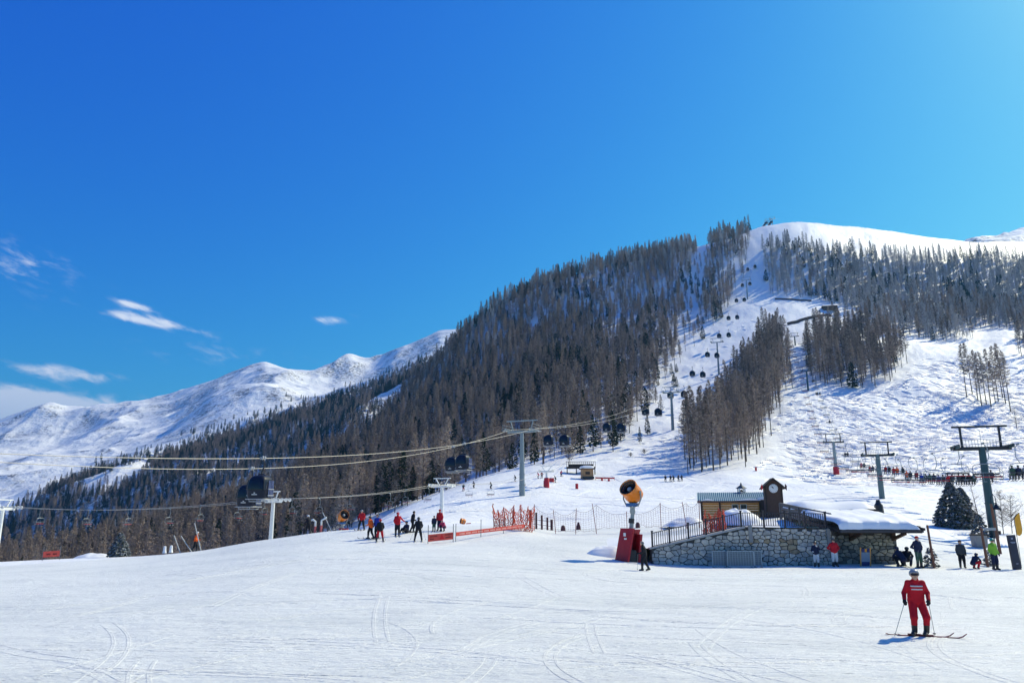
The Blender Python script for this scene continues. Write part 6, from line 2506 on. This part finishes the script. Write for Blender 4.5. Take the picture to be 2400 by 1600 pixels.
def barrier(u0, u1, y, label, solid):
    a, b = on_ground(u0, y), on_ground(u1, y)
    w = b.x - a.x
    t = thing('crowd_barrier', label, 'barrier', ((a.x + b.x) / 2, y, a.z), 0, 'grey barriers')
    h = 1.05
    mb = MB()
    for z in (.12, h):
        mb.beam((-w / 2, 0, z), (w / 2, 0, z), .05)
    for x in (-w / 2, w / 2):
        mb.beam((x, 0, -.05), (x, 0, h), .05)
    mb.build('frame', M_BARR, t)
    mb = MB()
    if solid:
        mb.box((0, .012, h / 2 + .05), (w - .06, .02, h - .18))
        mb.build('sheet', mat('barrier_sheet', (.10, .15, .19), .5, noise=.25), t)
    k = int(w / .16)
    mb = MB()
    for q in range(1, k):
        mb.beam((-w / 2 + w * q / k, -.014, .12), (-w / 2 + w * q / k, -.014, h), .018)
    for q in range(1, 7):
        mb.beam((-w / 2, -.012, .12 + (h - .12) * q / 7), (w / 2, -.012, .12 + (h - .12) * q / 7), .010)
    o = mb.build('bars', M_BARR, t); o['kind'] = 'stuff'
    for x in (-w * .42, w * .42):
        mb = MB(); mb.beam((x, -.28, .03), (x, .28, .03), .06, .04); mb.build('foot', M_BARR, t)
    return t


barrier(1671, 1703, 50.7, 'left grey metal barrier leaning at the foot of the stone wall', True)
barrier(1706, 1768, 50.5, 'wide middle grey metal barrier at the foot of the stone wall', True)
barrier(1770, 1786, 50.8, 'narrow right grey metal barrier at the foot of the stone wall', True)

# ---- single conifers and shrubs near the hut
def spruce(u, v_top, y, width, label, nb, tuft, seed, layers=0, z_off=0.0, name='spruce_tree'):
    rg = np.random.default_rng(seed)
    b_ = on_ground(u, y)
    h = P(u, v_top, y).z - b_.z
    t = thing(name, label, 'tree', b_)
    tm, _ = trunk_mesh('trunk', h * .93, max(.05, h * .018), rg, .002)
    new_obj('trunk', tm, t)
    cm = pine_crown('crown', h, rg, base=.06, width=width / h, nb=nb, shape=.85, material=M_SNOWY, tuft=tuft, layers=layers)
    new_obj('crown', cm, t)
    return t


spruce(2238, 1128, 84, 2.15, 'big dark spruce dusted with snow, left of the big pylon', 1100, .50, 31)
spruce(2262, 1142, 85, 1.75, 'lower dark spruce growing against the right side of the big spruce', 760, .48, 32)
spruce(277, 1248, 76, .95, 'lone small dark spruce on the brow of the piste at far left', 520, .34, 33)
spruce(2184, 1282, 50.2, .42, 'knee-high snowy spruce at the foot of the timber post', 150, .22, 34)
spruce(2322, 1288, 50.6, .36, 'knee-high snowy spruce left of the person in lime green', 130, .2, 35)
spruce(2300, 1205, 74, .75, 'small spruce buried in snow left of the big pylon', 320, .3, 36)


def bare_tree(u, v_top, y, lean, label, seed, n=70, r=.06, name='bare_tree', spread=.3):
    rg = np.random.default_rng(seed)
    b_ = on_ground(u, y)
    h = P(u, v_top, y).z - b_.z
    t = thing(name, label, 'tree', b_)
    mb = MB(); mb.tube([(0, 0, -.3), (lean * h * .4, 0, h * .5), (lean * h, 0, h)], [r, r * .7, r * .2], 6); mb.build('trunk', M_BARK, t)
    vs, fs = [], []
    for q in range(n):
        f = .15 + .85 * rg.random()
        o = np.array([lean * h * f, 0, h * f]); a = rg.random() * 6.28
        l = h * spread * (1.1 - f) * (.5 + rg.random())
        e = o + np.array([math.cos(a) * l, math.sin(a) * l, l * rg.uniform(.2, .9)])
        tri_strip(vs, fs, o, e, .035)
        for k in range(6):
            p = o + (e - o) * rg.uniform(.3, 1)
            tri_strip(vs, fs, p, p + rg.normal(0, .16, 3) * l * 1.4, .018)
    new_obj('crown', array_mesh('crown', np.array(vs), np.array(fs), M_SHRUB), t)
    return t


bare_tree(2300, 1135, 80, -.10, 'thin leaning bare sapling between big spruce and pylon', 41)
bare_tree(2352, 1150, 78, .05, 'frosty bare bush with fine twigs right of the big pylon', 42, 130, .04, 'bare_bush', .55)
bare_tree(2372, 1160, 79, .1, 'second frosty bare bush nearest the right edge behind the lamp', 43, 110, .04, 'bare_bush', .6)
bare_tree(1510, 1052, 232, .0, 'bare rounded bush on the slope below the gondola line', 44, 160, .1, 'bare_bush', .9)
bare_tree(1478, 1060, 228, .05, 'lower bare bush left of the rounded bush on the slope', 45, 120, .1, 'bare_bush', .9)
bare_tree(2384, 957, 262, 0, 'bare shrub on the steep slope at the right edge', 46, 170, .1, 'bare_bush', .6)
pb_ = on_ground(2297, 66)
t = thing('planter', 'grey snow-topped stone planter in front of the big pylon', 'planter', pb_)
hh = max(.5, P(2297, 1254, 66).z - pb_.z)
mb = MB(); mb.box((0, 0, hh / 2), (.95, .7, hh), taper=1.12); mb.build('tub', mat('concrete'), t)
mb = MB(); mb.box((0, 0, hh + .06), (1.12, .85, .12)); mb.build('rim', M_DWOOD, t)

# tall single larches standing on the steep slope at the right edge
for i, (u, v, k, sc, rz) in enumerate(((2266, 930, 4, .88, 0), (2279, 924, 8, .9, 1), (2301, 952, 1, .92, 2), (2312, 948, 4, .85, 3), (2323, 953, 8, .95, 4), (2333, 944, 3, .8, 5), (2340, 940, 4, .9, .5), (2357, 945, 8, 1.0, 1.5), (2369, 965, 4, .95, 2.5), (2292, 938, 8, .85, 3.3), (2350, 932, 1, .85, 4.4))):
    p = hit(u, v, 190, 420)
    if p is None:
        continue
    place_tree(LARCH, 'larch_tree', p.x, p.y, p.z, k, sc, rz, 'bare larch of the loose group at the right edge, %s from left' % ORD[i], 'tree', 'larches at the right edge of the slope')
for i, (u, v, sc) in enumerate(((1518, 1018, .45), (1500, 1040, .3), (1586, 905, .35), (1574, 880, .4), (1586, 872, .38), (1583, 800, .5))):
    p = hit(u, v, 190, 600)
    place_tree(PINE, 'pine_tree', p.x, p.y, p.z, i, sc, i, 'small dark pine on the open snow beside the gondola line, %s from the bottom' % ORD[i], 'tree', 'small pines in the gondola clearing')

# ---- middle distance: hut, platform, markers on the slope
hp = hit(1376, 1122, 120, 400)
if hp is None:
    hp = on_ground(1376, 195)
sc_ = hp.y / 200.0
t = thing('wooden_hut', 'small wooden hut with a thick snow cap on the slope below the wood', 'hut', hp, R(8))
mb = MB(); mb.box((0, 0, 1.25 * sc_), (2.9 * sc_, 2.4 * sc_, 2.6 * sc_)); mb.build('wall', mat('tan_wood', (.36, .20, .09), .7, noise=.2), t)
mb = MB(); mb.box((-.1, -1.22 * sc_, 1.5 * sc_), (1.2 * sc_, .08, .7 * sc_)); mb.build('hatch', M_DWOOD, t)
mb = MB(); mb.box((0, 0, 2.62 * sc_), (3.6 * sc_, 3.1 * sc_, .22 * sc_)); mb.build('roof', M_BROWN, t)
mb = MB(); loft(mb, [rsq(1.75 * sc_, 1.5 * sc_, 2.72 * sc_), rsq(1.85 * sc_, 1.6 * sc_, 3.0 * sc_), rsq(1.6 * sc_, 1.35 * sc_, 3.35 * sc_), rsq(.9 * sc_, .7 * sc_, 3.5 * sc_)]); mb.build('roof_snow', M_SNOWCAP, t, smooth=True)
mb = MB(); mb.box((0, -1.3 * sc_, .25), (3.2 * sc_, .3, .6 * sc_)); mb.build('plinth', M_BLACK, t)
pp = on_ground(1362, hp.y + 12)
t = thing('platform', 'dark raised timber platform with railing behind the small wooden hut', 'platform', pp, R(-6))
mb = MB(); mb.box((0, 0, 1.6), (7.6, 3.0, .4)); mb.build('deck', M_DWOOD, t)
for x in (-3.6, -1.2, 1.2, 3.6):
    mb = MB(); mb.box((x, -1.3, .7), (.25, .25, 1.8)); mb.build('leg', M_BLACK, t)
for q in range(16):
    mb = MB(); mb.box((-3.75 + q * .5, -1.45, 2.4), (.09, .09, 1.3)); mb.build('picket', M_BROWN, t)
mb = MB(); mb.box((0, -1.45, 3.05), (7.7, .12, .12)); mb.build('handrail', M_BROWN, t)
mb = MB(); mb.box((0, .3, 2.1), (6.5, 1.6, .8)); mb.build('bench_wall', M_BLACK, t)


def pad(u, v, h, r, label, y0=100):
    p = hit(u, v, y0, 500)
    if p is None:
        return
    k = p.y / 1733.0
    mb = MB(); mb.lathe([(r * k, -.2), (r * k, h * k * .9), (r * k * .8, h * k)], 10)
    o = mb.build('marker_pad', M_RED, None, p, smooth=True)
    tag(o, label, 'marker', 'red padded markers on the slope')


pad(1277, 1140, 14, 3.2, 'short red padded marker left of the red-footed white tower')
pad(1352, 1145, 12, 3.5, 'red padded marker in the dip below the wooden hut')
pad(1293, 1128, 8, 6, 'fat red cushion right of the red-footed white tower')
pad(1411, 1126, 5, 2.5, 'tiny red marker right of the wooden hut')
pad(1427, 1127, 5, 2.5, 'second tiny red marker further right of the wooden hut')
pad(1772, 1103, 9, 2.2, 'lone red marker at the foot of the larch strip')
rn = hit(1396, 1124, 100, 400); rn2 = hit(1440, 1125, 100, 400)
if rn and rn2:
    mb = MB(); mb.beam(Vector((0, 0, .5)), rn2 - rn + Vector((0, 0, .5)), .03, .35)
    for q in (0, .5, 1):
        mb.tube([(rn2 - rn) * q + Vector((0, 0, -.2)), (rn2 - rn) * q + Vector((0, 0, .8))], .05, 6)
    tag(mb.build('red_tape', M_RED, None, rn), 'low red tape fence right of the wooden hut', 'tape')
# low walls and dark roof high on the hill at right
for (u0, v0, u1, v1, hh, nm) in ((1846, 762, 1948, 742, 2.4, 'long dark retaining wall climbing below the upper piste'), (1816, 702, 1902, 706, 1.4, 'thin dark snow fence line under the upper wood')):
    a_, b_ = hit(u0, v0, 300, 900), hit(u1, v1, 300, 900)
    if a_ and b_:
        mb = MB()
        n = 10
        for q in range(n):
            p, r_ = a_.lerp(b_, q / n), a_.lerp(b_, (q + 1) / n)
            p.z = ground(p.x, p.y); r_.z = ground(r_.x, r_.y)
            mb.beam(p - a_ + Vector((0, 0, hh * .3)), r_ - a_ + Vector((0, 0, hh * .3)), .5, hh)
        tag(mb.build('retaining_wall', M_BROWN, None, a_), nm, 'wall')
a_ = hit(1945, 727, 300, 900)
if a_:
    t = thing('barn', 'small dark barn half buried in snow high on the hill', 'barn', a_, R(-10))
    mb = MB(); mb.box((0, 0, 1.2), (9, 4.5, 2.8)); mb.build('wall', M_BROWN, t)
    mb = MB(); mb.prism([(-3.0, 2.4), (3.0, 2.4), (0, 3.7)], 10, axis='x', off=-5); mb.build('roof', M_DWOOD, t)
    mb = MB(); mb.prism([(-3.1, 2.75), (0, 4.1), (3.1, 2.75), (0, 3.72)], 10.2, axis='x', off=-5.1); mb.build('roof_snow', M_SNOWCAP, t)

# ------------------------------------------------------------------ the people in the photograph
PI = math.pi


def at_px(u, v, y0=8, y1=200):
    p = hit(u, v, y0, y1)
    return p


# the skier in red, coming towards us on the right
hp_ = at_px(2158, 1489, 10, 40)
hero = person('skier in a red ski suit with two white chest stripes, nearest the camera', 'hero', hp_, PI - R(12), ('dred', 'dred', 'silver', 'black'), 1.06, .017, 'helmet', skis=None, extra=(('stripes', 'white'),))
tr_ = fabric('heroR', (.46, .008, .020))
for o in hero.children:
    if o.name.startswith(('jacket', 'trousers')):
        slot(o, tr_)
for s_, ang in (('L', R(95)), ('R', R(95))):
    o = new_obj('ski', SKI_ME, hero); slot(o, mat('ski_darkred', (.16, .012, .014), .3))
    an = POSES['hero']['an' + s_]
    o.location = (an[0] + (.02 if s_ == 'L' else .0), an[1] + .02 + (.10 if s_ == 'L' else -.02), -.015)
    o.rotation_euler = (0, 0, R(84))
give_poles(hero, 'hero', {'L': (.18, .22), 'R': (-.36, .05)}, "thin ski pole in the %s hand of the skier in the red suit")

# walker in dark clothes left of the ramp wall
wp = at_px(1512, 1337, 20, 60)
pw = person('grey-haired person in dark clothes walking with a pole, before the ramp wall', 'walk', wp, R(75), ('black', 'black', 'grey', 'black'), 1.0, .032, 'hair', goggles=False)
give_poles(pw, 'walk', {'L': (-.08, -.05)}, "thin pole in the %s hand of the dark-clad walker before the wall")

# by the wall and at the right edge
p = on_ground(1915, 50.6); person('person in navy jacket and white trousers leaning before the stone wall', 'arms_up', p, PI - R(30), ('navy', 'white', 'black', 'white'), .92, .035, 'helmet')
p = on_ground(1958, 50.4); person('person in bright red jacket and white trousers at the corner of the stone wall', 'akimbo', p, PI, ('red', 'white', 'dgrey', 'red'), 1.02, .035, 'helmet')
p = on_ground(2156, 49.0); q = person('tall person in navy jacket over maroon top, beside the timber post', 'akimbo', p, PI + R(15), ('navy', 'green', 'red', 'navy'), 1.12, .035, 'hat', goggles=False, skis=R(60))
give_poles(q, 'akimbo', {'R': (-.2, .1)}, "thin pole in the %s hand of the tall person in navy")
p = on_ground(2112, 50.3); person('crouching person in navy with back turned at the corner of the hut', 'crouch', p, R(20), ('navy', 'black', 'navy', 'black'), 1.12, .035, 'helmet', goggles=False)
p = on_ground(2128, 50.6); person('second crouching person in black right beside the first at the hut corner', 'crouch', p, -R(40), ('black', 'navy', 'black', 'black'), 1.10, .035, 'helmet', goggles=False)
p = on_ground(2257, 49.0); person('person all in dark grey and black standing left of the red bent figure', 'stand', p, PI - R(20), ('dgrey', 'black', 'black', 'black'), .98, .035, 'hat', goggles=False)
p = on_ground(2288, 48.2); person('bent person in red trousers and navy jacket near the big pylon', 'crouch', p, -R(70), ('navy', 'red', 'navy', 'black'), .86, .035, 'helmet')
p = on_ground(2334, 47.2); q = person('person in lime green jacket and navy trousers in front of the big pylon', 'stand', p, PI + R(10), ('lime', 'navy', 'teal', 'black'), 1.06, .032, 'helmet', extra=())

# group on the rise in the middle
rel = []


def crowd(u, v, y, pn, rz, col_, sc, label, poles=None, who='', skis=0.0, hat='helmet', ski_col='black'):
    p = at_px(u, v, 35, 95) if y is None else on_ground(u, y)
    if p is None:
        p = on_ground(u, 62)
    q = person(label, pn, p, rz, col_, sc, .04, hat, skis=skis, goggles=False, ski_col=ski_col)
    if poles:
        give_poles(q, pn, poles, 'ski pole in the %s hand of the ' + who)
    return q


crowd(847, 1247, 66, 'wide', PI - R(10), ('red', 'black', 'silver', 'red'), 1.0, 'skier in red jacket and black trousers, leftmost of the group on the rise')
crowd(868, 1262, None, 'walk', R(70), ('orange', 'black', 'black', 'black'), 1.0, 'skier in orange and black, left in the huddle of three')
crowd(883, 1258, 60.5, 'stand', R(160), ('blue', 'black', 'navy', 'black'), 1.05, 'skier in bright blue jacket in the huddle of three')
crowd(890, 1268, None, 'wide', R(15), ('black', 'red', 'red', 'black'), .98, 'skier in black jacket and bright red trousers in front of the huddle', {'R': (.25, -.15)}, 'skier in black jacket and red trousers')
crowd(931, 1253, 61.5, 'reach', R(20), ('red', 'black', 'red', 'black'), 1.06, 'skier in red with dark backpack, reaching out an arm')
crowd(951, 1246, 63, 'sit_snow', R(150), ('navy', 'black', 'black', 'black'), 1.0, 'skier in dark clothes sitting in the snow', skis=None)
crowd(966, 1252, 63.5, 'walk', -R(60), ('black', 'black', 'black', 'black'), 1.0, 'skier in black bending over the one sitting in the snow', hat='hat')
crowd(980, 1267, None, 'wide', R(10), ('black', 'black', 'dgrey', 'black'), 1.04, 'skier all in black seen from behind, left of the warning banner', {'L': (-.35, .25), 'R': (.32, .2)}, 'black-clad skier by the banner')
crowd(1017, 1247, 64.5, 'stand', PI, ('navy', 'green', 'black', 'black'), .72, 'child in dark blue beside the person in red behind the banner')
crowd(1030, 1247, 65, 'stand', PI, ('red', 'navy', 'red', 'red'), 1.0, 'person in red jacket and red hood behind the warning banner', hat='hat')
crowd(1038, 1247, 64.4, 'crouch', PI - R(30), ('pink', 'navy', 'pink', 'black'), .85, 'small crouching figure in pink at the feet of the person in red', skis=None)
crowd(456, 1292, 73.5, 'walk', -R(70), ('orange', 'black', 'white', 'orange'), 1.05, 'person in bright orange jacket among thin pale poles at left', skis=None)
crowd(722, 1247, 69, 'walk', R(60), ('black', 'black', 'white', 'black'), .95, 'person in black by the bent hydrant pipes at the edge of the wood', skis=None)

# small skiers on the slopes behind
k = 0
for (u, v, c, tc) in ((1086, 1150, 'dgrey', 'dred'), (1111, 1143, 'navy', 'black'), (1151, 1145, 'black', 'black'), (1208, 1128, 'black', 'navy'), (1262, 1121, 'pink', 'dgrey'), (1270, 1120, 'dred', 'black'), (1315, 1116, 'pink', 'black'),
                       (1302, 1130, 'black', 'black'), (1560, 1128, 'black', 'black'), (1572, 1128, 'navy', 'black'), (1579, 1128, 'black', 'dgrey'), (1590, 1127, 'black', 'black'), (1598, 1127, 'dgrey', 'black'),
                       (1652, 592, 'black', 'black'), (1658, 600, 'black', 'black'), (1758, 634, 'navy', 'black')):
    p = hit(u, v, 80, 800)
    if p is None:
        continue
    person('tiny distant skier on the slope, %s of those scattered from the left' % ORD[k], 'ski', p, random.uniform(0, 6.28), (c, tc, 'black', 'black'), 1.0, .06, 'helmet', skis=0.0, goggles=False, group='distant skiers on the slopes')
    k += 1

# ------------------------------------------------------------------ ski tracks pressed into the snow
def tracks(name, label, curves, material, lift=.018):
    """each track: a shallow groove with raised edges along a curve"""
    V, F = [], []
    for pts, w, dep, rim in curves:
        pts = np.asarray(pts)
        n = len(pts)
        d = np.gradient(pts, axis=0); d /= (np.linalg.norm(d, axis=1)[:, None] + 1e-9)
        s = np.stack([d[:, 1], -d[:, 0]], axis=1)
        prof = [(-1.0, -.012), (-.62, rim), (-.28, -dep * .55), (.28, -dep * .55), (.62, rim * .7), (1.0, -.012)]
        fade_ = np.minimum(1, np.minimum(np.arange(n), np.arange(n)[::-1]) / max(3, n * .15))
        base_i = len(V)
        rows = []
        for o, z in prof:
            q = pts + s * (o * w)
            g = ground_np(q[:, 0], q[:, 1])
            rows.append(np.stack([q[:, 0], q[:, 1], g + lift + np.where(z > 0, z * fade_, np.where(np.abs(o) < .5, z * .25 * fade_, -lift - .02))], axis=1))
        A = np.stack(rows, axis=1).reshape(-1, 3)
        V.extend(A.tolist())
        m = len(prof)
        for i in range(n - 1):
            for k_ in range(m - 1):
                q = base_i + i * m + k_
                F.append((q, q + 1, q + m + 1, q + m))
    o = new_obj(name, array_mesh(name, np.array(V), np.array(F), material, smooth=True))
    tag(o, label, 'ski tracks', kind='stuff')
    return o


rgt = np.random.default_rng(17)
cv = []
for q in range(70):
    # carved arcs on the piste
    y = 12 * (4.3 ** rgt.random()); x = rgt.uniform(-.62, .70) * y
    a = rgt.normal(.1, .9); cur = rgt.normal(0, .06); L = rgt.uniform(2.5, 9) * (1 + y / 60)
    n = 26
    pts = []
    for i in range(n):
        pts.append((x, y)); x += math.sin(a) * L / n; y += math.cos(a) * L / n * (1); a += cur * L / n * 1.4
    pts = np.array(pts)
    if pts[:, 1].min() < 9 or pts[:, 1].max() > 66:
        continue
    if (np.abs(pts[:, 0] - 16) < 11).any() and (pts[:, 1] > 48).any():
        continue
    w = rgt.uniform(.05, .10)
    cv.append((pts, w, .012, rgt.uniform(.003, .008)))
    if rgt.random() < .65:
        d = np.gradient(pts, axis=0); d /= np.linalg.norm(d, axis=1)[:, None]
        cv.append((pts + np.stack([d[:, 1], -d[:, 0]], axis=1) * rgt.uniform(.22, .45), w, .012, .006))
# long straight-ish run-out lines across the piste
for q in range(40):
    y = rgt.uniform(16, 50); x = rgt.uniform(-.5, .55) * y; a = rgt.choice([-1, 1]) * rgt.normal(1.35, .10); L = rgt.uniform(5, 16); n = 24; cur = rgt.normal(0, .015)
    pts = []
    for i in range(n):
        pts.append((x, y)); x += math.sin(a) * L / n; y += math.cos(a) * L / n; a += cur * L / n
    pts = np.array(pts)
    if pts[:, 1].min() < 10 or pts[:, 1].max() > 49:
        continue
    cv.append((pts, rgt.uniform(.04, .08), .010, .007))
tracks('ski_tracks', 'curved ski tracks cut into the groomed snow of the foreground', cv, M_PISTE, .006)

cv = []
reg = [(1790, 1110), (1830, 1000), (1860, 930), (1950, 915), (2090, 905), (2130, 850), (2230, 830), (2400, 860), (2560, 900), (2560, 1120), (2400, 1130), (2000, 1135)]
gcl = [(1600, 1000), (1640, 930), (1690, 830), (1720, 760), (1750, 690), (1765, 600), (1790, 580), (1785, 700), (1760, 780), (1700, 860), (1670, 960), (1640, 1030), (1560, 1060), (1450, 1075), (1500, 1030), (1560, 1000)]
cnt = 0
while cnt < 900:
    for_r = rgt.random() < .72
    if for_r:
        u, v = rgt.uniform(1780, 2440), rgt.uniform(820, 1130)
    else:
        u, v = rgt.uniform(1440, 1800), rgt.uniform(580, 1080)
    if not inside(reg if for_r else gcl, np.array([u]), np.array([v]))[0]:
        continue
    p = hit(u, v, 120, 760)
    if p is None:
        continue
    cnt += 1
    x, y = p.x, p.y
    # downhill direction
    e = 2.0
    gx = (ground(x + e, y) - ground(x - e, y)); gyy = (ground(x, y + e) - ground(x, y - e))
    dn = math.atan2(-gx, -gyy)
    n = 34; L = rgt.uniform(14, 34); amp = rgt.uniform(.3, 1.1); wl = rgt.uniform(6, 14); ph = rgt.uniform(0, 6.28)
    a0 = dn + rgt.normal(0, .7)
    pts = []
    for i in range(n):
        pts.append((x, y))
        a = a0 + amp * math.sin(ph + i * L / n / wl * 6.28)
        x += math.sin(a) * L / n; y += math.cos(a) * L / n
    cv.append((np.array(pts), rgt.uniform(.30, .55), .3, rgt.uniform(.14, .34)))
pis = [(940, 1215), (1100, 1150), (1250, 1115), (1450, 1130), (1700, 1125), (1780, 1135), (2000, 1140), (2400, 1135), (2400, 1190), (2100, 1185), (1850, 1180), (1600, 1190), (1300, 1215), (1000, 1228)]
cnt = 0
while cnt < 130:
    u, v = rgt.uniform(930, 2400), rgt.uniform(1115, 1230)
    if not inside(pis, np.array([u]), np.array([v]))[0]:
        continue
    p = hit(u, v, 80, 260)
    cnt += 1
    if p is None:
        continue
    x, y = p.x, p.y; a = rgt.uniform(0, 6.28); n = 26; L = rgt.uniform(8, 22); cur = rgt.normal(0, .05)
    pts = []
    for i in range(n):
        pts.append((x, y)); x += math.sin(a) * L / n; y += math.cos(a) * L / n; a += cur * L / n
    cv.append((np.array(pts), rgt.uniform(.12, .3), .1, rgt.uniform(.02, .07)))
tracks('powder_tracks', 'dense criss-cross of ski tracks on the steep open slopes', cv, M_HILL)

# ------------------------------------------------------------------ air
def haze():
    mb = MB()
    mb.box((0, 3500, 640), (18000, 15000, 1480))
    m = bpy.data.materials.new('haze_air')
    m.use_nodes = True
    nt = m.node_tree
    for n in list(nt.nodes):
        nt.nodes.remove(n)
    out = nt.nodes.new('ShaderNodeOutputMaterial')
    pv = nt.nodes.new('ShaderNodeVolumePrincipled')
    pv.inputs['Color'].default_value = (0.14, 0.50, 1.0, 1)
    pv.inputs['Density'].default_value = HAZE
    pv.inputs['Anisotropy'].default_value = 0.35
    nt.links.new(pv.outputs[0], out.inputs['Volume'])
    o = mb.build('haze', m)
    tag(o, 'thin pale blue mountain haze over the whole place', 'haze', kind='stuff')


HAZE = 0.00009
haze()
